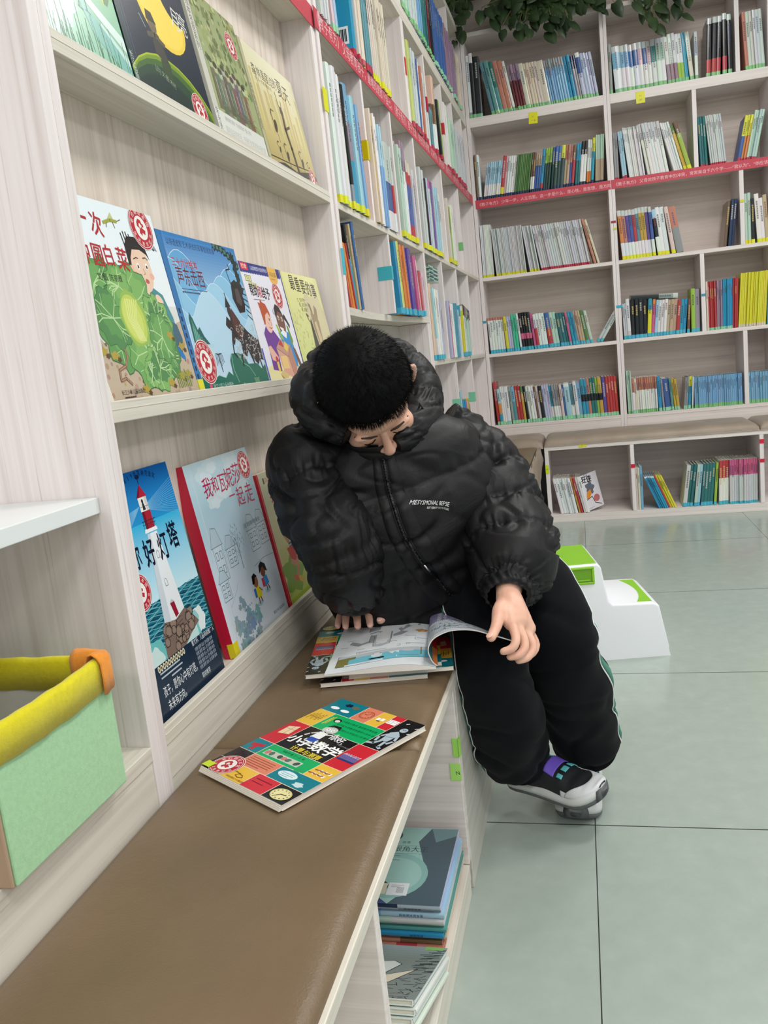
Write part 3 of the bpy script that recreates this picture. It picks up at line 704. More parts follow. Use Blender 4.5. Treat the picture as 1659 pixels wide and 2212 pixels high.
row(MK, 0.495, 0.527, [(3, .0085, .245, 1, 'pg', 'G', 'book'), (1, .013, .2, 1, 'sm.4 wh', 'g', 'book'), (1, .012, .2, 1, 'cr', 'g', 'book'), (10, .0105, .2, 1, 'sm.35 wh'), (1, .016, .2, 2, 'cy', 'g', 'book'), (1, .012, .18, 3, 'gy', 'g', 'book'), (1, .034, .18, 4, 'bl', 'g', 'book'), (1, .012, .18, 4, 'tl', 'g', 'book'), (2, .013, .178, 5, 'oc', 'g', 'book'), (.018,), (2, .009, .18, -5, 'gy', 'g', 'book'), (1, .016, .18, -4, 'yl.3 cy', 'g', 'book'), (1, .008, .18, -3, 'wh', 'g', 'book'), (26, .0098, .172, 0, 'lb')], 'on the lowest shelf of the middle bay', 'G', jut=KJ, kind='booklet', seed=24, xmax=1.117)
row(MK, 1.143, 0.527, [(11, .0108, .17, 0, 'lb')], 'right of the lowest divider', 'G', jut=KJ, kind='booklet', seed=25, xmax=1.273)
MBB = Matrix.Translation((0, YF + .01, 0))
row(MBB, 0.062, 0.042, [(6, .0145, .2, 10, 'wh'), (1, .01, .2, 11, 'or.5 oc'), (1, .011, .2, 11, 'rd'), (2, .015, .2, 12, 'wh')], 'in the first cubby of the back bench', '', jut=KJ, kind='magazine', seed=26)
row(MBB, 0.499, 0.042, [(2, .01, .23, 0, 'cr', '', 'book'), (1, .012, .24, 0, 'lb', '', 'book'), (.078,), (5, .0085, .19, 22, 'wh.05 cy'), (1, .008, .19, 22, 'rd'), (3, .0095, .19, 22, 'yl'), (.028,), (1, .018, .225, -8, 'lg', 'C', 'book'), (2, .0155, .225, -8, 'td', 'C', 'book'), (1, .015, .225, -7, 'pg', 'C', 'book'), (1, .015, .225, -7, 'sk', 'C', 'book'), (4, .0145, .225, -6, 'td', 'C', 'book'), (1, .013, .23, -5, 'lm', 'C', 'book'), (3, .0155, .235, -2, 'rd.4 wh', 'C', 'book'), (18, .0108, .235, -1, 'pk.35 lg', 'C', 'booklet')], 'in the middle cubby of the back bench', '', jut=KJ, kind='magazine', seed=27, xmax=1.113)

CS = dict(jut=0.012, end='near end', kind='paperback', d=0.17)
row(MCL, 0.05, 1.826, [(8, .0112, .25, 0, 'lg', ''), (1, .020, .28, 5, 'lp', 'g'), (1, .020, .30, 5, 'sk', 'g'), (.155,), (1, .032, .34, 0, 'cy'), (8, .0085, .31, 0, 'cr'), (1, .022, .3, 0, 'tl.6 bk', 'Y'), (3, .018, .3, 1, 'tl'), (1, .032, .29, 1, 'mv'), (1, .02, .29, 1, 'cr', 'Y'), (12, .016, .28, 2, 'cr', 'Y')], 'ribbon shelf before the thick divider', 'R', seed=31, xmax=1.13, **CS)
row(MCL, 1.188, 1.826, [(1, .05, .31, 0, 'py'), (4, .018, .29, 0, 'lg'), (2, .02, .28, 0, 'bl'), (2, .018, .28, 0, 'wh'), (1, .022, .28, 0, 'oc'), (1, .02, .28, 0, 'sm'), (4, .018, .27, 0, 'lg')], 'ribbon shelf beyond the thick divider', 'R', seed=32, xmax=1.56, **CS)
row(MCL, 1.59, 1.826, [(3, .02, .17, 2, 'tl'), (3, .018, .2, 2, 'br.4 wh'), (1, .06, .33, 1, 'pe'), (1, .03, .25, 6, 'bk'), (1, .05, .26, 6, 'lm')], 'second ribbon cubby past thick divider', 'R', seed=33, xmax=1.98, **CS)
row(MCL, 2.01, 1.826, [(2, .05, .3, 1, 'wh'), (8, .024, .25, 3, 'pg')], 'third ribbon cubby past thick divider', 'R', seed=34, xmax=2.29, **CS)
row(MCL, 2.33, 1.826, [(10, .026, .25, 3, 'lg')], 'fourth ribbon cubby past thick divider', 'R', seed=35, xmax=2.61, **CS)
row(MCL, 0.046, 1.382, [(2, .030, .335, 1, 'wh'), (4, .012, .33, 1, 'wh'), (1, .022, .32, 3, 'bk.8 gy'), (1, .048, .325, 4, 'lb.3 mv.3 cy'), (1, .034, .31, 4, 'sk'), (2, .022, .3, 4, 'lb'), (1, .012, .28, 5, 'or')], 'in the first cubby under the ribbon', 'Y', seed=36, xmax=.415, **CS)
row(MCL, 0.44, 1.382, [(1, .012, .33, 0, 'cr', ''), (1, .03, .32, 0, 'oc', ''), (4, .014, .32, 1, 'wh', ''), (3, .012, .30, 1, 'sk.4 lb', ''), (.03,), (1, .085, .275, 0, 'lg.45 bl.33 wh', ''), (1, .02, .27, 0, 'lg.45 rd.33 wh', '')], 'in the second cubby under the ribbon', 'Y', seed=37, xmax=.778, **CS)
row(MCL, 0.805, 1.382, [(3, .026, .30, 0, 'pg'), (3, .024, .33, 0, 'mv.3 wh'), (2, .034, .28, 0, 'cr.15 rd.15 bl.5 rd'), (3, .022, .26, 0, 'lg')], 'in the third cubby under the ribbon', 'Y', seed=38, xmax=1.158, **CS)
row(MCL, 1.185, 1.382, [(3, .03, .30, 1, 'lg'), (1, .03, .28, 1, 'bk'), (2, .03, .28, 1, 'lv'), (1, .045, .29, 1, 'pk.12 lg'), (1, .04, .29, 1, 'pu'), (1, .035, .29, 1, 'pk'), (3, .03, .28, 1, 'sk'), (2, .03, .27, 1, 'wh')], 'in the fourth cubby under the ribbon', 'Y', seed=39, xmax=1.765, **CS)
row(MCL, 1.80, 1.382, [(2, .03, .28, 1, 'cr'), (1, .07, .26, 1, 'lm'), (2, .04, .27, 1, 'wh')], 'in the fifth cubby under the ribbon', 'Y', seed=40, xmax=2.26, **CS)
row(MCL, 0.10, 1.118, [(1, .008, .17, 15, 'rd'), (3, .007, .18, 15, 'or'), (1, .007, .18, 15, 'rd'), (1, .013, .23, 13, 'bk.4 cy'), (1, .014, .235, 9, 'tn'), (1, .018, .238, 8, 'bl'), (1, .012, .235, 8, 'gn'), (1, .012, .23, 8, 'gy')], 'leaning by the upright over the niche', '', seed=41, jut=-0.03, end='near end', kind='paperback', d=0.15)
row(MCL, 0.63, 1.118, [(1, .03, .235, 6, 'cy'), (1, .04, .235, 6, 'py'), (3, .022, .23, 7, 'or'), (3, .04, .228, 7, 'pu'), (1, .045, .215, 8, 'pk'), (1, .02, .20, 8, 'lp'), (1, .045, .165, 3, 'rd'), (1, .02, .16, 3, 'lp')], 'beside the turquoise tape over the niche', 'C', seed=42, xmax=1.128, **CS)
row(MCL, 1.19, 0.952, [(1, .05, .30, 2, 'pe'), (1, .02, .29, 3, 'sk.7 wh'), (6, .018, .28, 3, 'wh'), (2, .02, .24, 3, 'lv')], 'in the tall cubby behind the boy', 'C', seed=43, xmax=1.55, **CS)
row(MCL, 1.585, 0.952, [(1, .04, .25, 2, 'lv'), (1, .03, .25, 3, 'pk'), (3, .02, .24, 3, 'wh'), (1, .12, .245, 2, 'cy'), (2, .02, .22, 2, 'sk')], 'second tall cubby behind the boy', '', seed=44, xmax=1.962, **CS)
row(MCL, 1.99, 0.952, [(1, .04, .22, 2, 'yl'), (2, .03, .22, 2, 'wh'), (4, .035, .20, 2, 'pg')], 'third tall cubby behind the boy', 'C', seed=45, xmax=2.352, **CS)
row(MCL, 1.20, 0.50, [(1, .03, .27, 2, 'pe'), (1, .03, .24, 2, 'lb'), (3, .03, .2, 2, 'wh'), (1, .03, .19, 2, 'or'), (2, .03, .16, 2, 'lp'), (1, .05, .17, 2, 'cy')], 'in the low cubby behind the boy', '', seed=46, xmax=1.715, **CS)
row(MCL, 1.76, 0.50, [(1, .04, .30, 5, 'sk'), (2, .03, .25, 4, 'cy'), (1, .02, .24, 4, 'pk'), (2, .025, .24, 4, 'cr'), (1, .05, .25, 3, 'oc'), (1, .03, .22, 2, 'br')], 'in the far low cubby behind the boy', '', seed=47, xmax=2.24, **CS)
row(MCL, 1.19, 2.245, [(10, .016, .3, 0, 'pg'), (6, .017, .3, 0, 'lg'), (6, .017, .29, 0, 'lb'), (8, .017, .29, 0, 'td'), (2, .018, .29, 0, 'dr'), (5, .018, .29, 0, 'bk')], 'topmost shelf before the slim divider', 'G', seed=48, xmax=1.845, **CS)
row(MCL, 1.872, 2.245, [(16, .02, .28, 0, 'bl'), (6, .022, .28, 0, 'mv')], 'topmost shelf beyond the slim divider', 'g', seed=49, xmax=2.39, **CS)
row(MCL, 2.422, 2.245, [(4, .024, .27, 0, 'mv'), (6, .024, .27, 0, 'cr')], 'on the topmost shelf in the corner', 'g', seed=50, xmax=2.8, **CS)

# books lying flat on top of others
def flat_book(name, M, w, l, t, spec, label, cat='book', group=None, seed=3):
    rnd = random.Random(seed); me = book_mesh(t, l, w, parse(spec), '', rnd)
    o = bpy.data.objects.new(name, me); me.materials.append(GLOSS); COL.objects.link(o)
    o.matrix_world = M; return tag(o, label, cat, group)
flat_book('book', Matrix.Translation((0.545, YK + .012, 1.185)) @ Matrix.Rotation(math.radians(94), 4, 'Y'), .15, .25, .026, 'lg.1 gy.3 bk.6', 'dark grey book lying on top of the row in the middle bay')
for i in range(8):
    flat_book('booklet', MCL @ Matrix.Translation((1.20 + .004 * (i % 3), -.01 + .003 * (i % 2), 1.262 + .0075 * i)) @ Matrix.Rotation(math.radians(90), 4, 'Y') @ Matrix.Translation((-.0072, 0, 0)), .15, .2, .0072, 'td.5 pg' if i % 2 else 'pg.6 td', 'small green booklet, %s from the bottom of the pile lying on tall books' % ordinal(i + 1), 'book', 'green booklets lying on the tall cubby books', 60 + i)
flat_book('paperback', MCL @ Matrix.Translation((2.03, -.012, 1.20)) @ Matrix.Rotation(math.radians(97), 4, 'Y'), .14, .19, .05, 'bk.4 gy.3 br', 'dark paperback lying askew on the third tall cubby books')

# the tall bright blue book's cover, seen past the gap before it
_cy = [o for o in COL.objects if o.name.startswith('paperback') and o.get('label', '').startswith('bright blue paperback') and 'before the thick divider' in o.get('label', '')]
if _cy:
    _q = _cy[0]; a = Art(.155, .33, lambda u, v, l: Vector((-l, .160 - u, v)), lift0=3e-4)
    a.text('科学游戏', .30, .80, .15, (236, 244, 248), .95)
    for i, w in enumerate((.62, .55, .0, .6, .66, .3)):
        if w: scrib_ = a.text('游戏中学习科学知识快乐成长'[:int(w * 18)], .22, .62 - .045 * i, .05, (20, 60, 90), .9)
    a.rect(.60, .10, .95, .24, (238, 240, 240)); [a.rect(.65 + .022 * i, .12, .66 + .022 * i + .006 * (i % 3), .22, (40, 44, 50)) for i in range(12)]
    a.mb.build('cover_print', PRINT, _q)
    _q.children[0].matrix_parent_inverse.identity()
# ------------------------------------------------------------------ face-out picture books on the rack
def frame(O, U, V):
    U, V = Vector(U).normalized(), Vector(V).normalized(); Nn = U.cross(V).normalized(); O = Vector(O)
    return lambda u, v, l: O + U * u + V * v + Nn * l
def blob(a, cx, cy, r, col, n=26, wob=.18, seed=1, sy=1.0, lobes=7):
    rnd = random.Random(seed); ph = rnd.uniform(0, 6); k = a.W / a.H
    a.poly([(cx + r * (1 + wob * math.sin(lobes * t + ph) + rnd.uniform(-.05, .05)) * math.cos(t), cy + k * sy * r * (1 + wob * math.sin(lobes * t + ph) + rnd.uniform(-.05, .05)) * math.sin(t)) for t in [6.2832 * i / n for i in range(n)]], col)
def dots(a, x0, y0, x1, y1, n, r, col, seed=1, rr=1.0):
    rnd = random.Random(seed)
    for i in range(n):
        q = r * rnd.uniform(.5, 1.4)
        a.ell(rnd.uniform(x0, x1), rnd.uniform(y0, y1), q, q * rr, jit(col, rnd, 14), rnd.uniform(0, 180), 10)
def scrib(a, x, y, w, n, col, lw=.004, seed=1, gap=.022):
    """rows of tiny unreadable print"""
    rnd = random.Random(seed)
    for i in range(n):
        u = x; end = x + w * (1 if i < n - 1 else .7)
        while u < end:
            s = rnd.uniform(.006, .016); a.line([(u, y - i * gap), (min(u + s, end), y - i * gap)], lw, col); u += s + .006

def display_book(y0, W, H, z0, lean, t, label, draw, edge=(238, 236, 230), spine=None, sticker=None, x0=XL - 0.016):
    th = math.radians(lean)
    V = Vector((-math.sin(th), 0, math.cos(th))); U = Vector((0, 1, 0)); Nn = U.cross(V)
    O = Vector((x0, y0, z0))
    root = empty('picture_book', tuple(O), label, 'book', 'picture books shown face-out on the rack')
    Mx = Matrix(((U.x, V.x, Nn.x, O.x), (U.y, V.y, Nn.y, O.y), (U.z, V.z, Nn.z, O.z), (0, 0, 0, 1)))
    c = 0.0022
    a = Art(W, H, lambda u, v, l: O + U * u + V * v + Nn * l)
    a.mb.box(0, W, 0, H, -c, 0, ink=srgb(edge), M=Mx)
    draw(a)
    a.build('front_cover', root)
    b = MB(); b.box(0, W, 0, H, -t, -t + c, ink=srgb(edge), M=Mx); b.build('back_cover', GLOSS, root)
    b = MB(); b.box(-.0004, c, 0, H, -t + .0001, -.0001, ink=srgb(spine or edge), M=Mx); b.build('spine', GLOSS, root)
    b = MB(); b.box(c, W - .003, .003, H - .003, -t + c, -c, ink=srgb(236, 232, 220), M=Mx); b.build('page_block', PRINT, root)
    if sticker:
        b = MB(); b.box(-.0009, .018, .001, .026, -t * .5, .0007, ink=srgb(sticker), M=Mx); b.build('spine_label', PRINT, root)
    return root

def art_cabbage(a):
    a.grad(0, 1, (200, 200, 190), (240, 244, 246)); a.grad(.5, 1, (236, 242, 244), (232, 242, 248))
    a.poly([(0, 0), (1, 0), (1, .42), (.9, .40), (.82, .33), (.6, .35), (.3, .33), (.16, .30), (.1, .36), (0, .4)], (192, 174, 152))
    dots(a, .1, .01, 1, .33, 60, .013, (172, 152, 128), 3); dots(a, .12, .02, .98, .3, 30, .008, (120, 98, 74), 5)
    a.poly([(0, 0), (.1, 0), (.08, .2), (.02, .36), (0, .4)], (230, 226, 216))
    # the boy looking at the cabbage
    a.poly([(.58, .56), (.66, .62), (.78, .60), (.88, .56), (.93, .44), (.94, .30), (.86, .26), (.84, .38), (.8, .46), (.64, .44)], (78, 142, 152))
    a.poly([(.88, .42), (.95, .40), (.97, .32), (.93, .25), (.86, .25), (.88, .33)], (70, 104, 122)); a.ell(.90, .245, .055, .022, (42, 120, 190), -40)
    a.ell(.735, .69, .10, .125, (236, 204, 180)); a.ell(.63, .68, .022, .035, (232, 192, 166)); a.ell(.70, .59, .055, .05, (236, 204, 180))
    a.poly([(.61, .70), (.615, .80), (.66, .85), (.74, .855), (.82, .82), (.845, .74), (.82, .77), (.76, .79), (.68, .785), (.645, .74), (.635, .70)], (38, 34, 36))
    for i in range(9): a.line([(.62 + .024 * i, .80 + .03 * math.sin(i * .4)), (.61 + .026 * i, .86 + .012 * math.sin(i))], .010, (38, 34, 36))
    a.ell(.70, .70, .014, .017, (250, 250, 250)); a.ell(.79, .705, .014, .017, (250, 250, 250)); a.ell(.70, .698, .008, .010, (40, 30, 30)); a.ell(.79, .702, .008, .010, (40, 30, 30))
    a.line([(.67, .735), (.70, .745), (.72, .742)], .006, (80, 60, 50)); a.line([(.77, .748), (.80, .752), (.82, .742)], .006, (80, 60, 50))
    a.line([(.745, .69), (.755, .665), (.74, .66)], .005, (180, 130, 110)); a.ell(.755, .625, .020, .013, (196, 96, 90)); a.ell(.66, .655, .026, .018, (240, 178, 160)); a.ell(.82, .655, .024, .018, (240, 178, 160))
    a.ell(.64, .545, .035, .026, (236, 204, 180), 30); a.ell(.83, .53, .04, .026, (236, 204, 180), -30)
    # cabbage
    G = [(84, 136, 84), (98, 152, 88), (112, 166, 96), (128, 178, 102)]
    for i, (x, y, r, s) in enumerate([(.32, .52, .19, 1), (.22, .58, .13, 2), (.55, .50, .20, 3), (.74, .40, .15, 4), (.72, .26, .16, 5), (.36, .36, .2, 6), (.55, .26, .2, 7), (.62, .17, .12, 8), (.30, .42, .15, 9), (.74, .33, .13, 10), (.44, .58, .11, 11), (.52, .14, .07, 13)]):
        blob(a, x, y, r * 1.03, (62, 110, 66), 34, .10, s, 1, 9); blob(a, x, y, r, G[i % 4], 34, .10, s, 1, 9); blob(a, x + .012, y + .012, r * .72, G[(i + 1) % 4], 34, .10, s, 1, 9)
        rnd = random.Random(s)
        for q in range(7):
            t = rnd.uniform(0, 6.28); mx, my = x + .55 * r * math.cos(t) - .01, y + .55 * r * math.sin(t)
            a.line([(x, y), (mx, my), (x + .92 * r * math.cos(t + .15), y + .92 * r * math.sin(t + .15))], .0055, (186, 216, 160))
            a.line([(mx, my), (x + .85 * r * math.cos(t - .3), y + .85 * r * math.sin(t - .3))], .0035, (178, 210, 152))
    blob(a, .50, .42, .125, (150, 186, 92), 30, .04, 20, 1.15, 5); a.ell(.50, .42, .105, .125, (190, 206, 96), 12); a.ell(.49, .42, .085, .105, (204, 216, 112), 12)
    for q in range(6):
        a.line([(.50 + .012 * q, .31), (.485 + .012 * (q - 3) * 1.2, .42), (.46 + .022 * q, .52)], .006, (226, 232, 160))
    a.line([(.30, .10), (.26, .13), (.21, .12), (.22, .17), (.29, .19), (.33, .24), (.32, .27)], .016, (136, 102, 84)); a.line([(.30, .10), (.26, .13), (.21, .12), (.22, .17), (.29, .19), (.33, .24), (.32, .27)], .006, (178, 140, 116))
    for x, y, s in ((.22, .24, 1), (.13, .26, 2), (.92, .13, 3), (.42, .07, 4), (.83, .34, 5), (.93, .28, 6), (.70, .09, 7), (.84, .12, 8)):
        blob(a, x, y, .035, (176, 154, 72), 14, .3, s, .6, 5); blob(a, x + .03, y - .02, .018, (96, 76, 54), 12, .3, s + 9, .7, 5)
    for x in range(8): a.line([(.78 + .02 * x, .06), (.775 + .021 * x, .13 + .012 * (x % 3))], .008, (128, 150, 62))
    # insects, title, sticker
    a.line([(.47, .895), (.54, .915), (.60, .915)], .016, (164, 168, 72)); a.poly([(.52, .92), (.56, .955), (.575, .925)], (196, 200, 140)); a.line([(.5, .9), (.49, .875)], .005, (120, 120, 60)); a.line([(.56, .91), (.57, .88)], .005, (120, 120, 60)); a.line([(.6, .915), (.645, .93)], .004, (120, 120, 60))
    a.ell(.91, .83, .016, .034, (86, 92, 100), 30); a.poly([(.90, .84), (.94, .90), (.95, .84)], (176, 184, 190)); a.poly([(.89, .82), (.96, .80), (.93, .84)], (150, 158, 166))
    a.text('第', .02, .84, .105, (182, 46, 52), .85, -3, bold=.012); a.text('一', .215, .855, .10, (182, 46, 52), .95, -4, bold=.03); a.text('次', .345, .835, .11, (182, 46, 52), .85, -6, bold=.012)
    a.text('种', .165, .685, .11, (182, 46, 52), .8, -2, bold=.012); a.text('圆', .285, .68, .105, (182, 46, 52), .85, -3, bold=.012); a.text('白', .395, .685, .10, (182, 46, 52), .85, 2, bold=.012); a.text('菜', .50, .68, .11, (182, 46, 52), .85, -6, bold=.012)
    a.text('文/图: 陈丽雅', .27, .605, .034, (50, 48, 50))
    a.seal(.85, .915, .115)
    a.text('长江少年儿童出版社', .18, .055, .022, (60, 52, 46)); scrib(a, .20, .04, .14, 1, (70, 60, 54), .006, 3)
display_book(.966, .285, .287, .9475, 8.5, .009, 'white picture book of a boy beside a huge green cabbage, middle ledge', art_cabbage, sticker=(214, 214, 60))

def art_blue(a):
    a.grad(0, .5, (198, 220, 236), (160, 202, 232)); a.grad(.5, 1, (172, 208, 234), (40, 122, 190))
    for k in range(5):
        pts = [(x / 20, .78 + .12 * math.sin(x * .42 + k * 1.1) - .06 * k) for x in range(21)]
        a.poly(pts + [(1, .40 - .04 * k), (0, .40 - .04 * k)], [(96, 164, 212), (116, 178, 220), (140, 194, 226), (160, 206, 232), (182, 216, 236)][k]); a.line(pts, .004, (206, 228, 242))
    a.rect(0, 0, .05, 1, (52, 118, 176)); a.line([(.052, 0), (.052, 1)], .004, (36, 84, 136)); a.line([(.075, 0), (.075, 1)], .003, (104, 158, 202))
    for i in range(9): a.rect(.012, .1 + .05 * i, .03, .13 + .05 * i, (28, 50, 84))
    a.text('以非遗皮影艺术讲述的军事智慧故事', .09, .925, .034, (24, 54, 96), .95)
    a.text('三十六计绘本', .09, .795, .046, (190, 56, 60), .95, bold=.02)
    for i, ch in enumerate('声东击西'): a.text(ch, .105 + .083 * i, .69 - .004 * (i % 2), .092, (112, 28, 50), .8, 0, bold=.006)
    a.line([(.12, .655), (.43, .655)], .004, (60, 70, 100)); scrib(a, .12, .635, .30, 1, (60, 80, 110), .008, 2)
    # pine branch
    for i in range(7):
        x = .70 + .045 * i; y = .985 - .003 * i * i; blob(a, x, y, .034, (22, 44, 46), 14, .3, i, .8, 6); blob(a, x, y, .02, (70, 120, 112), 10, .3, i, .8, 5)
    for i in range(6): blob(a, .93 + .01 * (i % 2), .93 - .045 * i, .032, (24, 44, 50), 12, .35, 20 + i, 1, 5)
    # hills
    a.poly([(.09, .33), (.10, .47), (.12, .51), (.145, .47), (.17, .40), (.2, .42), (.23, .36), (.28, .31), (.30, .28), (.10, .27)], (32, 96, 92)); a.poly([(.11, .33), (.125, .47), (.14, .43), (.17, .36), (.2, .30), (.13, .28)], (72, 148, 132))
    for i in range(7): a.line([(.11 + .02 * i, .30), (.12 + .018 * i, .42 - .016 * i)], .003, (150, 200, 190))
    a.grad(.24, .31, (196, 222, 232), (174, 208, 224), 6, .09, .32)
    a.poly([(.06, 0), (1, 0), (1, .16), (.93, .13), (.88, .17), (.74, .17), (.70, .23), (.62, .25), (.52, .245), (.48, .20), (.47, .10), (.42, .13), (.36, .09), (.28, .11), (.2, .09), (.14, .13), (.06, .12)], (32, 108, 92))
    a.line([(.52, .24), (.50, .14), (.53, .05)], .005, (150, 206, 186)); a.line([(.60, .25), (.66, .18), (.74, .15), (.80, .08)], .004, (140, 200, 180)); a.line([(.06, .12), (.14, .13), (.2, .09), (.28, .11), (.36, .09), (.42, .13)], .004, (160, 206, 190))
    for i in range(6): a.line([(.78 + .01 * i, .02), (.77 + .014 * i, .07)], .003, (176, 214, 150))
    dots(a, .5, .0, .64, .03, 10, .016, (190, 190, 130), 4, .6)
    # shadow-puppet rider, banner and soldiers
    K = (30, 28, 32)
    a.poly([(.77, .63), (.80, .74), (.87, .77), (.93, .73), (.94, .60), (.91, .54), (.82, .53)], K); a.poly([(.82, .61), (.84, .70), (.89, .71), (.905, .62), (.88, .58)], (78, 70, 72)); a.line([(.80, .74), (.78, .83), (.84, .84), (.83, .87)], .009, K)
    for i in range(6): a.line([(.93 + .002 * i, .72 - .04 * i), (1, .71 - .045 * i)], .008, K)
    a.poly([(.56, .44), (.60, .50), (.64, .47), (.66, .52), (.72, .50), (.79, .45), (.86, .40), (.94, .36), (1, .34), (1, .19), (.94, .20), (.90, .16), (.84, .20), (.80, .27), (.75, .22), (.70, .24), (.71, .32), (.65, .35), (.61, .30), (.585, .33), (.62, .40), (.58, .42)], (44, 42, 46))
    a.poly([(.66, .44), (.70, .56), (.78, .47), (.80, .38), (.72, .34)], (84, 54, 50)); a.line([(.645, .35), (.665, .62), (.66, .66)], .010, K); a.ell(.665, .53, .03, .04, (60, 52, 54)); a.poly([(.62, .56), (.66, .64), (.70, .57)], (40, 34, 40))
    rnd = random.Random(4)
    for i in range(70):
        x, y = rnd.uniform(.62, .99), rnd.uniform(.2, .44); r = rnd.uniform(.008, .022); p = rnd.uniform(0, 6)
        a.line([(x + r * math.cos(p + q * .7), y + r * 1.1 * math.sin(p + q * .7)) for q in range(6)], .0035, (196, 196, 192))
    a.line([(.68, .24), (.66, .16)], .016, K); a.line([(.59, .32), (.57, .25), (.60, .22)], .014, K); a.line([(.80, .27), (.84, .17)], .018, K); a.line([(.94, .2), (.95, .14)], .016, K)
    a.line([(.34, .24), (.345, .13)], .008, K)
    for i in range(6): a.line([(.34, .24), (.31 + .015 * i, .25), (.295 + .02 * i, .17 + .01 * (i % 3))], .004, (50, 60, 60))
    a.seal(.16, .20, .115); a.text('浙江少年儿童出版社', .17, .03, .026, (190, 220, 214)); a.ell(.14, .043, .018, .018, (220, 90, 120))
display_book(1.254, .314, .268, .9475, 8.5, .011, 'blue picture book with a black shadow-puppet rider, middle ledge', art_blue, edge=(60, 120, 176), spine=(56, 116, 172), sticker=(220, 214, 60))

def art_help(a):
    a.rect(0, 0, 1, 1, (232, 230, 240)); a.rect(.975, 0, 1, 1, (40, 44, 120))
    a.poly([(0, 0), (.97, 0), (.97, .13), (.8, .17), (.5, .18), (.2, .17), (0, .13)], (232, 224, 170)); a.rect(0, 0, .03, .3, (60, 84, 190))
    a.rect(0, .925, .97, 1, (44, 52, 132))
    for i in range(24): a.ell(.02 + .04 * i, .925, .02, .013, (44, 52, 132))
    a.rect(.03, .935, .19, .995, (206, 50, 66)); a.text('老约翰', .045, .95, .04, (250, 236, 230), .85); a.text('儿童情绪管理与性格培养绘本', .24, .948, .034, (226, 226, 244), .8)
    a.poly([(.66, 1), (.66, .90), (.70, .86), (.76, .845), (.85, .87), (.88, .90), (.88, 1)], (230, 180, 84)); a.text('人际交往篇', .69, .925, .04, (60, 44, 30), .72); scrib(a, .71, .90, .14, 1, (120, 90, 40), .006)
    a.rect(.07, .845, .2, .895, (96, 96, 70)); a.rect(.08, .85, .19, .89, (238, 234, 160)); a.text('学会', .095, .855, .034, (60, 60, 50), 1); a.text('分享故事', .11, .805, .045, (90, 100, 60), .9, -4, bold=.05); a.text('分享故事', .11, .805, .045, (236, 226, 90), .9, -4)
    for i, (ch, c) in enumerate(zip('帮助和给予', [(36, 34, 40)] * 2 + [(190, 80, 96)] + [(36, 34, 40)] * 2)): a.text(ch, .10 + .092 * i, .735 - .004 * i, .10, c, .85, -2, bold=.03)
    scrib(a, .14, .70, .36, 1, (120, 116, 126), .007, 4)
    # girl, boy, carton
    a.poly([(.52, .43), (.66, .46), (.80, .43), (.86, .26), (.82, .12), (.62, .2)], (52, 142, 206)); a.poly([(.5, .5), (.54, .5), (.62, .36), (.56, .38)], (150, 190, 70)); a.poly([(.78, .5), (.82, .49), (.86, .36), (.8, .3)], (110, 150, 60)); a.poly([(.80, .30), (.86, .29), (.94, .13), (.9, .08), (.84, .18)], (120, 84, 70))
    a.ell(.66, .53, .10, .13, (122, 86, 72)); a.poly([(.555, .56), (.56, .64), (.62, .68), (.70, .66), (.76, .58), (.79, .60), (.88, .50), (.86, .47), (.80, .53), (.76, .55), (.72, .60), (.64, .62), (.59, .58)], (52, 46, 52)); a.line([(.53, .63), (.52, .60), (.55, .585)], .008, (52, 46, 52))
    a.ell(.62, .56, .016, .022, (248, 246, 240)); a.ell(.618, .557, .009, .013, (30, 24, 24)); a.ell(.70, .55, .016, .022, (248, 246, 240)); a.ell(.695, .548, .009, .013, (30, 24, 24)); a.ell(.645, .475, .045, .026, (250, 240, 236), -10, a0=180, a1=360)
    a.poly([(.58, .43), (.66, .46), (.74, .43), (.70, .38), (.64, .40)], (238, 240, 246))
    a.poly([(.16, .42), (.24, .48), (.40, .45), (.50, .38), (.52, .28), (.38, .26), (.36, .1), (.16, .12), (.18, .30)], (112, 60, 150)); a.poly([(.17, .31), (.24, .32), (.36, .22), (.32, .18), (.20, .2)], (232, 182, 164))
    a.ell(.33, .54, .095, .12, (238, 194, 178)); a.poly([(.23, .49), (.215, .62), (.20, .68), (.25, .67), (.27, .71), (.31, .68), (.37, .67), (.42, .60), (.42, .55), (.37, .60), (.30, .575), (.26, .5)], (186, 88, 56))
    a.ell(.375, .54, .010, .013, (50, 40, 40)); a.line([(.39, .52), (.415, .50), (.39, .49)], .006, (190, 120, 110)); a.line([(.33, .475), (.37, .462), (.40, .475)], .008, (160, 70, 70)); a.line([(.31, .515), (.35, .50)], .005, (200, 140, 130))
    a.poly([(.36, .30), (.62, .22), (.74, .32), (.50, .37)], (196, 150, 132)); a.poly([(.36, .30), (.62, .22), (.66, .02), (.42, .09)], (218, 166, 146)); a.poly([(.62, .22), (.74, .32), (.78, .12), (.66, .02)], (190, 136, 118)); a.rect(.42, .12, .58, .23, (236, 198, 130)); a.line([(.36, .30), (.62, .22), (.74, .32)], .006, (130, 84, 70)); a.line([(.62, .22), (.66, .02)], .006, (130, 84, 70))
    a.poly([(.44, .33), (.52, .38), (.56, .30)], (196, 56, 66)); a.poly([(.56, .30), (.62, .36), (.68, .31), (.62, .26)], (232, 200, 96))
    a.poly([(.30, .08), (.42, .02), (.52, .06), (.40, .11)], (214, 190, 126)); a.poly([(.30, .08), (.42, .02), (.44, -.02), (.34, .03)], (170, 140, 90)); a.rect(.28, .10, .33, .19, (232, 200, 80)); a.ell(.305, .205, .03, .026, (196, 50, 60))
    a.seal(.755, .755, .115); scrib(a, .60, .03, .2, 2, (90, 84, 70), .008, 5)
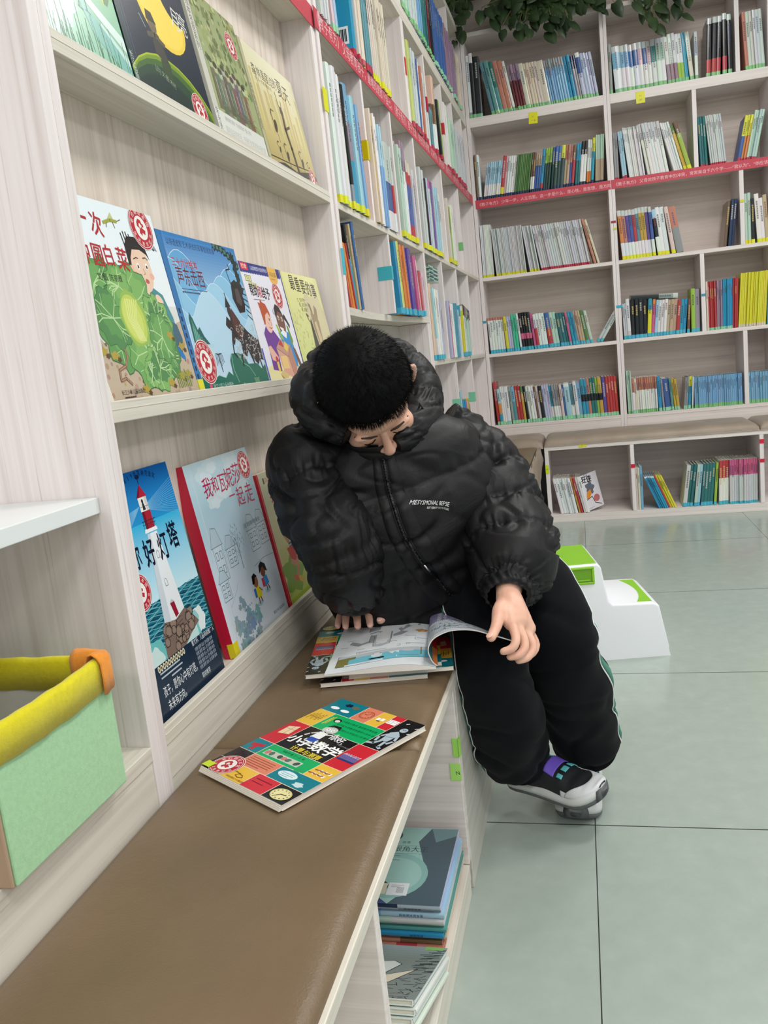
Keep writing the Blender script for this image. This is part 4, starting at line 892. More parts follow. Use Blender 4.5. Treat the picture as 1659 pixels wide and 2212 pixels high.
display_book(1.572, .236, .247, .9475, 8.5, .007, 'white picture book with a purple-shirted boy and a girl at a carton, middle ledge', art_help)

def art_yellow(a):
    a.grad(0, 1, (204, 214, 138), (232, 228, 162)); dots(a, .05, .3, .5, .7, 60, .018, (196, 196, 126), 3, .5); blob(a, .75, .5, .3, (210, 200, 160), 30, .2, 4, 1.2, 5)
    a.rect(0, 0, .03, 1, (222, 224, 150)); a.line([(.035, 0), (.035, 1)], .004, (176, 182, 100))
    for i, ch in enumerate('最重要的事'): a.text(ch, .19 + .145 * i, .835 - .012 * i + .018, .125, (48, 44, 32), .95, 0, bold=.012)
    for i, t in enumerate(('文：安东·罗宁', '图：安东·罗宁 卡佳', '译：赵静文')): a.text(t, .27 + .03 * i, .735 - .045 * i, .034, (76, 74, 46), .9)
    a.poly([(.55, .62), (.58, .68), (.63, .62), (.70, .65), (.74, .55), (.72, .38), (.80, .22), (.80, 0), (.62, 0), (.60, .3), (.55, .48)], (160, 140, 108)); a.poly([(.57, .66), (.54, .74), (.60, .72), (.62, .64)], (140, 122, 94)); a.poly([(.66, .64), (.70, .72), (.76, .68), (.73, .58)], (150, 132, 104))
    a.poly([(.60, .54), (.66, .56), (.70, .40), (.68, .2), (.62, .24)], (206, 186, 150)); a.poly([(.64, .2), (.70, .22), (.76, .02), (.70, .02)], (190, 160, 116))
    a.poly([(.45, .34), (.48, .55), (.52, .58), (.55, .4), (.60, .22), (.64, .02), (.40, .02), (.42, .2)], (72, 70, 64)); a.poly([(.50, .22), (.54, .24), (.58, .06), (.52, .06)], (206, 202, 190)); a.line([(.46, .55), (.42, .62), (.47, .60)], .02, (120, 106, 84))
    a.poly([(.28, .16), (.40, .14), (.42, .02), (.26, .02)], (150, 168, 86)); a.line([(.32, .30), (.36, .28), (.40, .30)], .006, (120, 118, 70))
display_book(1.812, .268, .247, .9475, 9, .008, 'pale yellow picture book with a standing hare, end of the middle ledge', art_yellow, edge=(220, 222, 150), spine=(222, 226, 150))

def art_light(a):
    a.grad(.44, .78, (206, 236, 244), (52, 176, 220), 30); a.grad(.78, 1, (40, 146, 206), (22, 98, 178), 20)
    rnd = random.Random(2)
    for i in range(16): a.line([(.63, .855 - .002 * i), (1, .93 - .011 * i)], .0025, (120, 180, 220)); a.line([(.52, .85), (0, .80 - .012 * i)], .0025, (120, 180, 220))
    a.grad(0, .46, (22, 84, 112), (20, 72, 100), 12)
    for i in range(26):
        y = .455 - .011 * i; c = [(34, 118, 138), (58, 146, 160), (24, 90, 112)][i % 3]
        a.line([(x / 16, y + .006 * math.sin(x * 1.6 + i * 1.3)) for x in range(17)], .012, c); a.line([(x / 22, y + .004 + .006 * math.sin(x * 1.4 + i * 2.1)) for x in range(23)], .0035, (132, 196, 204))
    blob(a, .85, .285, .085, (226, 236, 236), 24, .08, 3, 1, 6); blob(a, .80, .30, .05, (150, 204, 206), 20, .1, 4, 1, 5); blob(a, .66, .225, .17, (120, 196, 196), 24, .06, 5, .8, 6); blob(a, .68, .24, .12, (196, 226, 224), 24, .08, 6, .8, 6); blob(a, .24, .24, .13, (110, 190, 192), 20, .1, 7, 1, 6); blob(a, .22, .235, .09, (206, 230, 228), 18, .1, 8, 1, 5)
    # rock
    a.poly([(.34, .22), (.37, .33), (.43, .365), (.55, .37), (.70, .37), (.80, .31), (.84, .28), (.70, .25), (.56, .21), (.45, .19)], (126, 106, 96))
    for i in range(22):
        x, y = rnd.uniform(.38, .76), rnd.uniform(.22, .35); r = rnd.uniform(.03, .05)
        a.line([(x + r * math.cos(q * 1.05), y + .6 * r * math.sin(q * 1.05)) for q in range(7)], .0045, (54, 44, 42)); blob(a, x, y, r * .7, (146, 126, 114), 9, .1, i, .9, 4)
    for i in range(7): a.line([(.56 + .006 * i, .36 - .018 * i), (.63 + .006 * i, .365 - .018 * i)], .004, (70, 58, 54))
    # tower
    a.poly([(.42, .36), (.52, .73), (.64, .73), (.70, .37), (.56, .345)], (232, 236, 240)); a.poly([(.42, .36), (.52, .73), (.555, .73), (.50, .35)], (206, 214, 222))
    a.poly([(.50, .735), (.66, .735), (.65, .752), (.51, .752)], (240, 242, 244)); a.rect(.53, .75, .635, .825, (170, 36, 54)); a.rect(.53, .75, .56, .825, (120, 24, 40))
    for q in range(7): a.line([(.51 + .022 * q, .752), (.51 + .022 * q, .785)], .003, (30, 40, 60))
    a.line([(.50, .785), (.66, .785)], .004, (30, 40, 60)); a.line([(.50, .77), (.66, .77)], .003, (30, 40, 60))
    a.rect(.525, .825, .63, .885, (234, 232, 224)); a.rect(.60, .825, .63, .885, (206, 206, 204)); a.poly([(.515, .885), (.64, .885), (.585, .94)], (176, 40, 60)); a.poly([(.515, .885), (.55, .885), (.585, .94)], (120, 24, 44)); a.line([(.585, .94), (.588, .965)], .006, (24, 34, 60)); a.ell(.59, .97, .026, .014, (24, 40, 80))
    a.ell(.57, .868, .012, .014, (40, 44, 50)); a.poly([(.555, .83), (.56, .86), (.58, .86), (.59, .83)], (44, 48, 52)); a.line([(.53, .845), (.63, .845)], .003, (50, 54, 60))
    for y in (.52, .645): a.line([(.56, y - .025), (.56, y), (.575, y + .008), (.59, y), (.59, y - .025), (.56, y - .025)], .0045, (120, 130, 140))
    a.poly([(.545, .42), (.60, .42), (.615, .36), (.57, .352)], (150, 30, 50)); a.poly([(.54, .42), (.572, .435), (.605, .42)], (190, 196, 204))
    for ch, x, y, sz in (('你', .25, .625, .155), ('好', .42, .615, .16), ('灯', .60, .615, .165), ('塔', .755, .64, .165)): a.text(ch, x, y, sz, (18, 24, 44), .72, 0); a.text(ch, x + .004, y - .006, sz * 1.02, (18, 24, 44), .70, 0)
    for i, ch in enumerate('2019年凯迪克金奖'): 
        t = math.radians(128 - i * 8.4); a.text(ch, .60 + .30 * math.cos(t), .855 + .12 * math.sin(t), .036, (20, 46, 90), .9, math.degrees(t) - 90, 'c')
    a.rect(0, 0, 1, .222, (26, 44, 64))
    for i in range(11): a.ell(.21 + .033 * i, .206, .014, .021, (232, 222, 186)); a.ell(.21 + .033 * i, .206, .006, .011, (40, 50, 60))
    scrib(a, .21, .186, .37, 1, (190, 200, 210), .010, 6); scrib(a, .21, .168, .40, 1, (190, 200, 210), .010, 7); scrib(a, .33, .15, .18, 1, (190, 200, 210), .010, 8)
    a.text('孩子，愿你心中有灯塔，', .19, .095, .062, (236, 240, 242), .62); a.text('未来有方向。', .20, .035, .062, (236, 240, 242), .62)
    a.text('曹文轩、儿童阅读推广人', .66, .198, .036, (226, 232, 236), .75)
    for i in range(5): a.text('倾情 推荐 动人 的 经典 绘本', .68, .168 - .021 * i, .026, (176, 188, 200), .72)
    a.text('联袂推荐', .68, .045, .036, (226, 232, 236), .75)
    a.rect(0, 0, .03, 1, (24, 92, 150))
    a.seal(.26, .525, .115)
display_book(.962, .232, .352, .5035, 8.2, .011, 'tall blue picture book with a red and white lighthouse, bottom ledge', art_light, edge=(30, 90, 140), spine=(24, 50, 76), sticker=(226, 216, 40))

def art_friends(a):
    a.grad(0, .35, (226, 232, 240), (206, 218, 230)); a.grad(.35, .75, (206, 218, 230), (176, 206, 220), 20); a.grad(.75, 1, (176, 206, 220), (198, 222, 230))
    for i, (x, y, r) in enumerate([(.25, .92, .12), (.36, .96, .1), (.45, .83, .16), (.7, .95, .14), (.3, .78, .1), (.8, .8, .1)]): blob(a, x, y, r, (208, 226, 232), 24, .15, i, .5, 5); blob(a, x + .02, y - .01, r * .7, (218, 232, 238), 24, .15, i + 9, .5, 5)
    a.rect(.075, 0, .082, 1, (208, 220, 228)); a.line([(.12, 0), (.12, 1)], .003, (190, 204, 214))
    L_ = (96, 122, 140)
    def house(x, y, w, h, roof, seed):
        a.poly([(x, y), (x + w, y), (x + w, y + h), (x, y + h)], (204, 218, 228)); a.poly([(x - .02, y + h), (x + w * .3, y + h + roof), (x + w * .8, y + h + roof * .9), (x + w + .02, y + h)], (186, 204, 216))
        a.line([(x, y + h), (x, y), (x + w, y), (x + w, y + h)], .004, L_); a.line([(x - .02, y + h), (x + w * .3, y + h + roof), (x + w * .8, y + h + roof * .9), (x + w + .02, y + h), (x - .02, y + h)], .004, L_)
        for i in range(2):
            for j in range(2): a.line([(x + w * (.15 + .45 * i), y + h * (.2 + .42 * j)), (x + w * (.4 + .45 * i), y + h * (.2 + .42 * j)), (x + w * (.4 + .45 * i), y + h * (.42 + .42 * j)), (x + w * (.15 + .45 * i), y + h * (.42 + .42 * j))], .005, L_, True)
    house(.09, .38, .13, .18, .10, 1); house(.27, .42, .13, .10, .07, 2); house(.66, .43, .15, .12, .09, 3); house(.84, .44, .15, .12, .08, 4); house(.06, .28, .12, .10, .06, 5)
    a.line([(.45, .38), (.455, .46), (.44, .55)], .008, L_)
    rnd = random.Random(5)
    for i in range(60):
        x, y = rnd.gauss(.45, .045), rnd.gauss(.53, .035); a.line([(x, y), (x + rnd.uniform(-.02, .02), y + rnd.uniform(.005, .02))], .004, (120, 144, 160))
    a.line([(.62, .355), (.8, .37), (1, .36)], .006, (150, 170, 184)); a.line([(.12, .24), (.26, .30), (.3, .33)], .004, (170, 186, 198))
    for i in range(46):
        x = rnd.uniform(.13, .5); top = .25 - abs(x - .28) * .5; y = rnd.uniform(0, max(.03, top)); blob(a, x, y, rnd.uniform(.02, .045), jit((142, 168, 184), rnd, 14), 12, .3, i, .9, 5)
    for i in range(40): a.ell(rnd.uniform(.14, .46), rnd.uniform(0, .2), .008, .006, (112, 142, 160), rnd.uniform(0, 90), 7)
    # two girls walking
    a.ell(.56, .155, .05, .018, (170, 200, 206)); a.ell(.74, .19, .05, .018, (170, 200, 206))
    a.poly([(.525, .19), (.55, .25), (.595, .25), (.625, .20), (.60, .18)], (232, 212, 40)); a.rect(.505, .195, .54, .245, (60, 120, 190)); a.ell(.565, .278, .042, .042, (150, 96, 66)); a.poly([(.51, .27), (.525, .315), (.57, .325), (.61, .30), (.57, .30), (.545, .27)], (24, 22, 24)); a.line([(.555, .185), (.55, .155)], .012, (130, 40, 50)); a.line([(.585, .185), (.60, .158)], .012, (130, 40, 50)); a.line([(.60, .235), (.64, .21)], .010, (150, 96, 66))
    a.poly([(.70, .215), (.71, .275), (.77, .275), (.785, .225)], (64, 146, 208)); a.rect(.67, .22, .71, .27, (206, 60, 76)); a.ell(.725, .305, .042, .042, (124, 74, 54)); a.poly([(.66, .30), (.68, .345), (.73, .36), (.79, .335), (.80, .29), (.765, .30), (.74, .33), (.70, .32)], (24, 22, 24)); a.line([(.73, .215), (.725, .19)], .012, (96, 60, 50)); a.line([(.755, .22), (.77, .195)], .012, (96, 60, 50))
    R_ = (190, 30, 80)
    for ch, x, y, sz in (('我', .19, .815, .125), ('和', .32, .825, .10), ('瓦', .43, .815, .12), ('妮', .54, .825, .125), ('莎', .67, .83, .135), ('一', .53, .735, .10), ('起', .645, .705, .125), ('走', .795, .70, .135)): a.text(ch, x, y, sz, R_, .92, 0)
    a.text('[法] 凯拉斯科特 著·绘', .62, .575, .03, (80, 110, 130), .9); a.seal(.90, .905, .10)
    a.text('青岛少年儿童出版社', .72, .045, .022, (70, 90, 110)); 
display_book(1.242, .268, .336, .5035, 8.2, .022, 'pale blue picture book of two girls walking past houses, red spine, bottom ledge', art_friends, edge=(224, 232, 238), spine=(196, 30, 60), sticker=(226, 210, 30))

def art_third(a):
    a.grad(0, .42, (176, 196, 66), (216, 214, 140)); a.grad(.42, 1, (222, 218, 160), (216, 214, 178))
    a.rect(.0, 0, .03, 1, (206, 40, 56)); a.line([(.033, 0), (.033, 1)], .005, (236, 232, 220))
    a.rect(.1, .915, .125, .96, (60, 70, 40)); a.text('国际获奖图书', .14, .925, .034, (196, 50, 60), .8)
    for i, ch in enumerate('我会等待'): a.text(ch, .155 + .10 * i, .775, .115, (206, 34, 44) if i < 2 else (30, 30, 34), .85, bold=.03)
    blob(a, .22, .2, .2, (122, 168, 40), 20, .2, 3, .7, 5)
    a.poly([(.26, .53), (.38, .53), (.42, .40), (.27, .38)], (56, 84, 104))
    for i in range(5): a.line([(.265, .41 + .026 * i), (.41, .41 + .026 * i)], .008, (200, 208, 210))
    a.poly([(.21, .40), (.40, .40), (.42, .30), (.26, .27)], (200, 48, 44)); a.line([(.24, .29), (.36, .24), (.27, .15)], .045, (206, 140, 104)); a.line([(.38, .30), (.31, .18)], .04, (206, 140, 104)); a.ell(.25, .16, .05, .025, (214, 96, 40), -30); a.ell(.34, .13, .05, .025, (220, 180, 50), -30)
    a.ell(.30, .60, .065, .075, (206, 148, 112)); a.poly([(.23, .60), (.235, .68), (.31, .70), (.37, .66), (.36, .62), (.30, .65), (.26, .62)], (40, 32, 30)); a.ell(.28, .60, .008, .011, (30, 24, 24)); a.ell(.325, .60, .008, .011, (30, 24, 24)); a.line([(.285, .565), (.31, .56), (.33, .57)], .006, (150, 70, 60)); a.line([(.22, .50), (.27, .44), (.33, .47)], .03, (206, 148, 112))
display_book(1.525, .27, .276, .5035, 8.2, .012, 'olive yellow picture book of a sitting child, half behind the boy, bottom ledge', art_third, edge=(224, 222, 190), spine=(200, 36, 50))

def art_pond(a):
    a.grad(0, 1, (150, 200, 176), (126, 176, 120)); blob(a, .2, .28, .25, (176, 220, 206), 26, .15, 1, .6, 5)
    rnd = random.Random(6)
    for i in range(90): blob(a, rnd.uniform(.3, 1), rnd.uniform(.42, 1), rnd.uniform(.03, .09), jit(rnd.choice([(122, 160, 96), (150, 190, 110), (96, 138, 90), (172, 206, 120)]), rnd, 10), 10, .3, i, 1, 5)
    for i in range(40): blob(a, rnd.uniform(0, .5), rnd.uniform(.5, 1), rnd.uniform(.03, .08), jit((128, 176, 150), rnd, 12), 10, .3, i + 200, 1, 5)
    a.poly([(.45, .42), (1, .20), (1, .28), (.5, .45)], (214, 232, 226)); a.poly([(.7, .26), (1, .12), (1, .17), (.74, .29)], (196, 224, 220)); a.poly([(.5, .40), (1, .12), (1, .02), (.6, .2)], (130, 186, 176))
    for i in range(46): x = rnd.uniform(.0, 1); a.line([(x, rnd.uniform(0, .1)), (x + rnd.uniform(-.02, .03), rnd.uniform(.12, .34))], .005, jit((66, 110, 74), rnd, 18))
    for x in (.52, .60): a.line([(x, .31), (x + .005, .38)], .012, (86, 110, 96)); a.line([(x - .02, .31), (x + .03, .30)], .008, (86, 110, 96))
    a.text('池塘', .2, .8, .2, (40, 90, 60))
display_book(.972, .218, .268, 1.3875, 9, .008, 'green picture book of a reedy pond, near end of the top ledge', art_pond, edge=(190, 214, 196))

def art_night(a):
    a.grad(0, 1, (34, 42, 58), (40, 48, 66)); a.rect(0, 0, .05, 1, (24, 52, 56)); a.line([(.055, 0), (.055, 1)], .004, (70, 90, 110)); a.line([(.085, 0), (.085, 1)], .003, (84, 104, 124))
    a.ell(.60, .62, .30, .235, (240, 206, 74)); a.ell(.60, .62, .27, .21, (246, 216, 90)); a.ell(.85, .80, .22, .2, (40, 48, 66))
    a.ell(.50, -.12, .62, .46, (170, 186, 40)); a.ell(.50, -.13, .62, .46, (120, 150, 40)); a.ell(.48, -.15, .61, .455, (72, 104, 50)); a.ell(.46, -.18, .60, .45, (48, 74, 56)); a.ell(.42, -.24, .58, .45, (42, 58, 56))
    a.poly([(.37, .32), (.38, .44), (.42, .46), (.47, .44), (.52, .30), (.46, .29)], (70, 68, 62)); a.ell(.42, .49, .05, .055, (120, 104, 80)); a.poly([(.36, .50), (.38, .56), (.45, .56), (.48, .50)], (70, 62, 54)); a.line([(.33, .41), (.42, .43), (.52, .40)], .03, (90, 84, 70)); a.poly([(.41, .30), (.53, .30), (.50, .18), (.40, .2)], (62, 78, 54))
    for i, ch in enumerate('月亮'): a.text(ch, .74 + .1 * i, .60, .13, (226, 226, 214), .8, -10)
    a.line([(.28, .50), (.32, .44)], .005, (200, 206, 210)); a.text('[日] 文·图 木村', .30, .215, .034, (150, 160, 140), .9, -14); a.vtext('长江出版社', .028, .20, .034, (200, 214, 210))
    a.seal(.81, .12, .10)
display_book(1.196, .275, .285, 1.3875, 9, .018, 'dark picture book of a child under a yellow moon, top ledge', art_night, edge=(28, 30, 34), spine=(22, 44, 48))

def art_group(a):
    a.grad(0, 1, (168, 176, 128), (156, 166, 118)); rnd = random.Random(7)
    for i in range(160): blob(a, rnd.uniform(.12, 1), rnd.uniform(.45, 1), rnd.uniform(.015, .04), jit(rnd.choice([(120, 132, 84), (150, 160, 104), (186, 190, 140), (104, 116, 76)]), rnd, 8), 8, .3, i, 1, 4)
    a.rect(0, 0, .10, 1, (206, 204, 192)); a.vtext('旅之绘本名家系列', .05, .95, .055, (70, 72, 66)); a.line([(.105, 0), (.105, 1)], .004, (150, 150, 130))
    for i in range(9):
        x, y = .2 + .075 * i, .50 - .02 * (i % 3); a.poly([(x - .035, y), (x + .035, y), (x + .05, y - .26), (x - .05, y - .26)], jit((120, 120, 106), rnd, 22)); a.ell(x, y + .035, .034, .04, jit((190, 182, 160), rnd, 12)); a.ell(x, y + .055, .036, .026, jit((84, 80, 70), rnd, 14)); a.line([(x - .02, y - .05), (x - .04, y - .2)], .006, (70, 70, 64)); a.line([(x + .02, y - .05), (x + .03, y - .2)], .006, (206, 204, 190))
    for i in range(60): a.line([(rnd.uniform(.12, 1), rnd.uniform(.2, .34)), (rnd.uniform(.12, 1), rnd.uniform(.2, .34))][:1] * 1 + [(rnd.uniform(.12, 1), .26)], .0015, (110, 116, 84))
    a.rect(0, 0, 1, .215, (222, 222, 216)); a.text('那段远去的岁月，在我们全家跟我与回忆里', .14, .085, .05, (176, 178, 172), .75); a.text('献给每位朋友 “永远的绘本” 暖心力作', .18, .165, .034, (140, 140, 134), .8)
    a.vtext('朱永贤社', .05, .18, .05, (70, 70, 66)); a.seal(.80, .80, .105)
display_book(1.490, .246, .285, 1.3875, 9.3, .012, 'grey-green picture book of a family group with a white band, top ledge', art_group, edge=(206, 206, 196), spine=(206, 204, 192))

def art_forest(a):
    a.grad(0, .4, (176, 156, 96), (212, 196, 138)); a.grad(.4, 1, (216, 202, 146), (232, 228, 196)); rnd = random.Random(8)
    for i in range(26): x = rnd.uniform(.08, 1); a.line([(x, .35), (x + rnd.uniform(-.01, .01), rnd.uniform(.55, .82))], rnd.uniform(.02, .05), jit((204, 188, 132), rnd, 6))
    a.rect(0, 0, .04, 1, (188, 184, 150)); a.line([(.045, 0), (.045, 1)], .004, (120, 110, 80)); a.vtext('森林里度过的夏天', .02, .62, .032, (90, 84, 66))
    for ch, x, y, sz in (('森', .13, .775, .075), ('林', .215, .78, .07), ('里', .295, .785, .065), ('度', .365, .785, .07), ('过', .44, .785, .07), ('的', .515, .79, .07), ('夏', .59, .76, .12), ('天', .72, .755, .115)): a.text(ch, x, y, sz, (60, 52, 40), .9)
    a.text('[中] 赵一农 著 盛鼎益 绘', .15, .735, .024, (120, 106, 70), 1)
    D = (86, 74, 58)
    a.poly([(.0, .06), (.3, .12), (.55, .10), (.86, .17), (1, .16), (1, .12), (.8, .10), (.5, .05), (.2, .04)], (74, 70, 62)); a.poly([(.1, .02), (.6, .04), (1, .06), (1, 0), (.1, 0)], (126, 110, 80)); a.line([(.05, .12), (.5, .15), (.9, .19)], .008, (70, 64, 54))
    a.line([(.58, .12), (.56, .3), (.53, .45), (.545, .55)], .045, D); a.ell(.545, .60, .032, .036, D); a.line([(.545, .56), (.51, .66), (.50, .75)], .012, D); a.line([(.55, .58), (.58, .70)], .010, D); a.line([(.55, .46), (.64, .50)], .018, D)
    for i, (x, y, s) in enumerate([(.30, .42, 1.), (.40, .20, .8), (.72, .22, .8), (.26, .22, .5), (.86, .2, .5)]):
        a.ell(x + .02, y, .05 * s, .028 * s, D, 60); a.line([(x, y + .01), (x - .02, y + .09 * s), (x + .005, y + .13 * s)], .012 * s, D); a.line([(x + .005, y + .13 * s), (x + .05 * s, y + .125 * s)], .008, D); a.line([(x + .02, y - .02), (x + .025, y - .13 * s)], .006, D)
    for i in range(14): a.line([(.6 + .02 * i, .06), (.61 + .021 * i, .14)], .004, (110, 96, 66))
    a.seal(.905, .125, .07)
display_book(1.745, .335, .27, 1.3875, 9.3, .010, 'sepia picture book of cranes and a figure in woods, end of the top ledge', art_forest, edge=(214, 206, 170), spine=(190, 186, 156))
# ------------------------------------------------------------------ magazines on the bench
def art_math(a):
    K, R_, T_, Y_, S_, G_ = (30, 28, 30), (206, 44, 56), (16, 124, 138), (232, 186, 66), (222, 130, 100), (20, 170, 98)
    cells = [(0, 0, .2, .13, K), (.2, 0, .5, .13, Y_), (.5, 0, .76, .13, R_), (.76, 0, 1, .13, K), (0, .13, .2, .25, K), (.2, .13, .56, .25, S_), (.56, .13, 1, .25, T_), (0, .25, .2, .38, T_), (.2, .25, .78, .38, G_), (.78, .25, 1, .38, Y_), (0, .38, .2, .64, R_), (.2, .38, .78, .64, K), (.78, .38, 1, .64, R_), (0, .64, .2, .83, Y_), (.2, .64, .80, .83, G_), (.80, .64, 1, 1, K), (0, .83, .36, 1, T_), (.36, .83, .54, 1, S_), (.54, .83, .68, 1, Y_), (.68, .83, .80, 1, R_)]
    a.rect(0, 0, 1, 1, (230, 214, 190))
    for x0, y0, x1, y1, c in cells: a.rect(x0 + (.003 if x0 else 0), y0 + (.002 if y0 else 0), x1 - (.003 if x1 < 1 else 0), y1 - (.002 if y1 < 1 else 0), c)
    # title panel
    for ch, x, y, sz in (('小', .205, .455, .12), ('学', .335, .455, .135), ('数', .48, .455, .135), ('学', .63, .455, .135)): a.text(ch, x, y, sz, (250, 250, 248), 1, -4, bold=.035)
    a.text('你好,', .49, .595, .075, (250, 250, 248), .95, -6, bold=.02); a.text('HELLO MATH!', .64, .565, .022, (150, 150, 150), 1, -4)
    a.text('计算与测算', .36, .395, .062, (232, 206, 60), 1, -2, bold=.02)
    a.ell(.40, .665, .075, .06, (206, 204, 200)); a.poly([(.33, .68), (.36, .72), (.45, .725), (.475, .68), (.44, .70), (.38, .70)], (30, 28, 30)); a.ell(.38, .665, .018, .018, (250, 250, 250)); a.ell(.43, .665, .018, .018, (250, 250, 250)); a.ell(.38, .665, .007, .007, (20, 20, 20)); a.ell(.43, .665, .007, .007, (20, 20, 20)); a.line([(.38, .635), (.41, .628), (.44, .64)], .008, (40, 30, 30))
    a.poly([(.35, .625), (.44, .625), (.45, .55), (.34, .55)], (240, 240, 240)); a.rect(.35, .51, .45, .555, (40, 80, 170)); a.line([(.35, .61), (.30, .58), (.28, .55)], .02, (206, 204, 200)); a.line([(.44, .61), (.50, .63), (.53, .65)], .02, (206, 204, 200)); a.line([(.37, .51), (.37, .475)], .016, (206, 204, 200)); a.line([(.43, .51), (.43, .48)], .016, (206, 204, 200))
    for i, t in enumerate(('小朋友们数学 喜欢数学真有趣', '北京某大学数学系教师十余年 精心编写', '每个人都能从头学会的小学 数学故事书')): a.text(t, .36, .775 - .042 * i, .028, (14, 70, 44), .95)
    a.line([(.24, .79), (.24, .70)], .010, (220, 200, 60)); a.line([(.26, .80), (.26, .71)], .010, (200, 190, 60)); a.ell(.32, .77, .04, .032, (30, 28, 30)); a.ell(.325, .765, .026, .02, (230, 226, 216))
    a.rect(.24, .275, .66, .325, (190, 206, 190)); 
    for i in range(8): a.ell(.27 + .05 * i, .30, .024, .030, [(206, 120, 110), (90, 110, 96), (200, 196, 180), (70, 80, 76)][i % 4], 20 * i)
    a.text('李家坪 著 丁一文 绘', .36, .345, .026, (14, 70, 44)); scrib(a, .68, .27, .08, 2, (60, 150, 100), .01, 2)
    # side cells
    a.poly([(.04, .57), (.14, .60), (.16, .50), (.05, .48)], (236, 210, 170)); a.line([(.05, .55), (.15, .55)], .004, (120, 80, 60)); a.line([(.10, .585), (.105, .49)], .004, (120, 80, 60))
    for i in range(6): a.line([(.03 + .024 * i, .70 + .02 * (i % 2)), (.035 + .024 * i, .77 + .01 * (i % 3))], .006, (90, 70, 30)); a.line([(.02 + .025 * i, .74), (.045 + .025 * i, .735)], .004, (90, 70, 30))
    a.poly([(.03, .33), (.16, .345), (.165, .315), (.12, .31), (.115, .27), (.07, .265), (.08, .305), (.035, .30)], (190, 36, 50))
    a.ell(.45, .915, .068, .068, (180, 80, 60)); a.ell(.45, .915, .058, .058, S_); a.line([(.45, .915), (.47, .945)], .008, (150, 50, 40)); a.line([(.45, .915), (.42, .92)], .008, (150, 50, 40))
    for i in range(12): t = i * .5236; a.ell(.45 + .05 * math.cos(t), .915 + .05 * math.sin(t) * .7, .005, .005, (150, 50, 40))
    a.rect(.57, .90, .605, .93, (250, 250, 250)); a.rect(.615, .905, .65, .935, (250, 250, 250)); a.ell(.61, .895, .02, .008, (120, 60, 50)); a.rect(.69, .90, .79, .95, (250, 250, 250)); scrib(a, .70, .94, .08, 3, (120, 120, 120), .005, 5, .014)
    a.ell(.10, .885, .05, .024, (250, 250, 250)); a.ell(.23, .88, .05, .022, (250, 250, 250)); blob(a, .18, .95, .04, (30, 30, 60), 12, .2, 2, .7); blob(a, .27, .945, .04, (110, 104, 80), 12, .2, 3, .7)
    # robot in the black corner
    g, dk = (176, 190, 200), (90, 104, 114)
    a.poly([(.85, .83), (.90, .86), (.95, .83), (.94, .74), (.87, .73)], g); a.ell(.92, .885, .035, .035, g); a.ell(.91, .89, .008, .008, dk); a.ell(.932, .89, .008, .008, dk); a.line([(.87, .82), (.82, .77), (.84, .72)], .024, g); a.line([(.95, .82), (.985, .76), (.96, .72)], .024, g); a.line([(.885, .73), (.86, .69), (.81, .68)], .026, g); a.line([(.93, .73), (.94, .67), (.97, .66)], .026, g); a.line([(.87, .78), (.945, .79)], .006, dk)
    for x, y in ((.86, .95), (.98, .93), (.985, .86)): a.line([(x, y), (x + .02, y + .012)], .010, (230, 226, 220))
    for i in range(7): a.rect(.805 + .025 * i, .47, .825 + .025 * i, .515, (80, 110, 170)); a.line([(.805 + .025 * i, .515), (.822 + .025 * i, .53)], .01, (170, 200, 230))
    a.rect(.80, .46, .985, .474, (40, 60, 110))
    for i in range(6): q = .80 + .05 * (i % 3) + .02 * (i // 3); a.poly([(q, .29 + .035 * (i // 3)), (q + .06, .30 + .035 * (i // 3)), (q + .05, .275 + .035 * (i // 3))], (246, 244, 236)); a.line([(q - .01, .285 + .035 * (i // 3)), (q + .04, .29 + .035 * (i // 3))], .012, (150, 80, 50))
    a.ell(.70, .20, .10, .045, (214, 236, 240)); scrib(a, .63, .21, .13, 3, (60, 120, 130), .005, 6, .014); blob(a, .88, .165, .05, (200, 220, 226), 12, .2, 4, .6); scrib(a, .23, .225, .28, 5, (150, 70, 50), .006, 7, .018)
    a.line([(.26, .075), (.34, .07), (.42, .06), (.44, .045), (.40, .035), (.36, .045), (.38, .07)], .008, (150, 110, 30)); a.text('中信出版社·少儿事业部', .30, .012, .020, (90, 60, 20), .9)
    scrib(a, .54, .09, .18, 2, (120, 20, 30), .007, 8, .03); a.ell(.88, .06, .095, .068, (216, 204, 140)); a.ell(.88, .06, .082, .057, (230, 220, 160)); a.line([(.88, .06), (.93, .065)], .010, (70, 60, 40)); a.line([(.88, .06), (.85, .035)], .010, (70, 60, 40))
    for i in range(12): t = i * .5236; a.ell(.88 + .07 * math.cos(t), .06 + .05 * math.sin(t) * .7, .006, .006, (90, 80, 50))

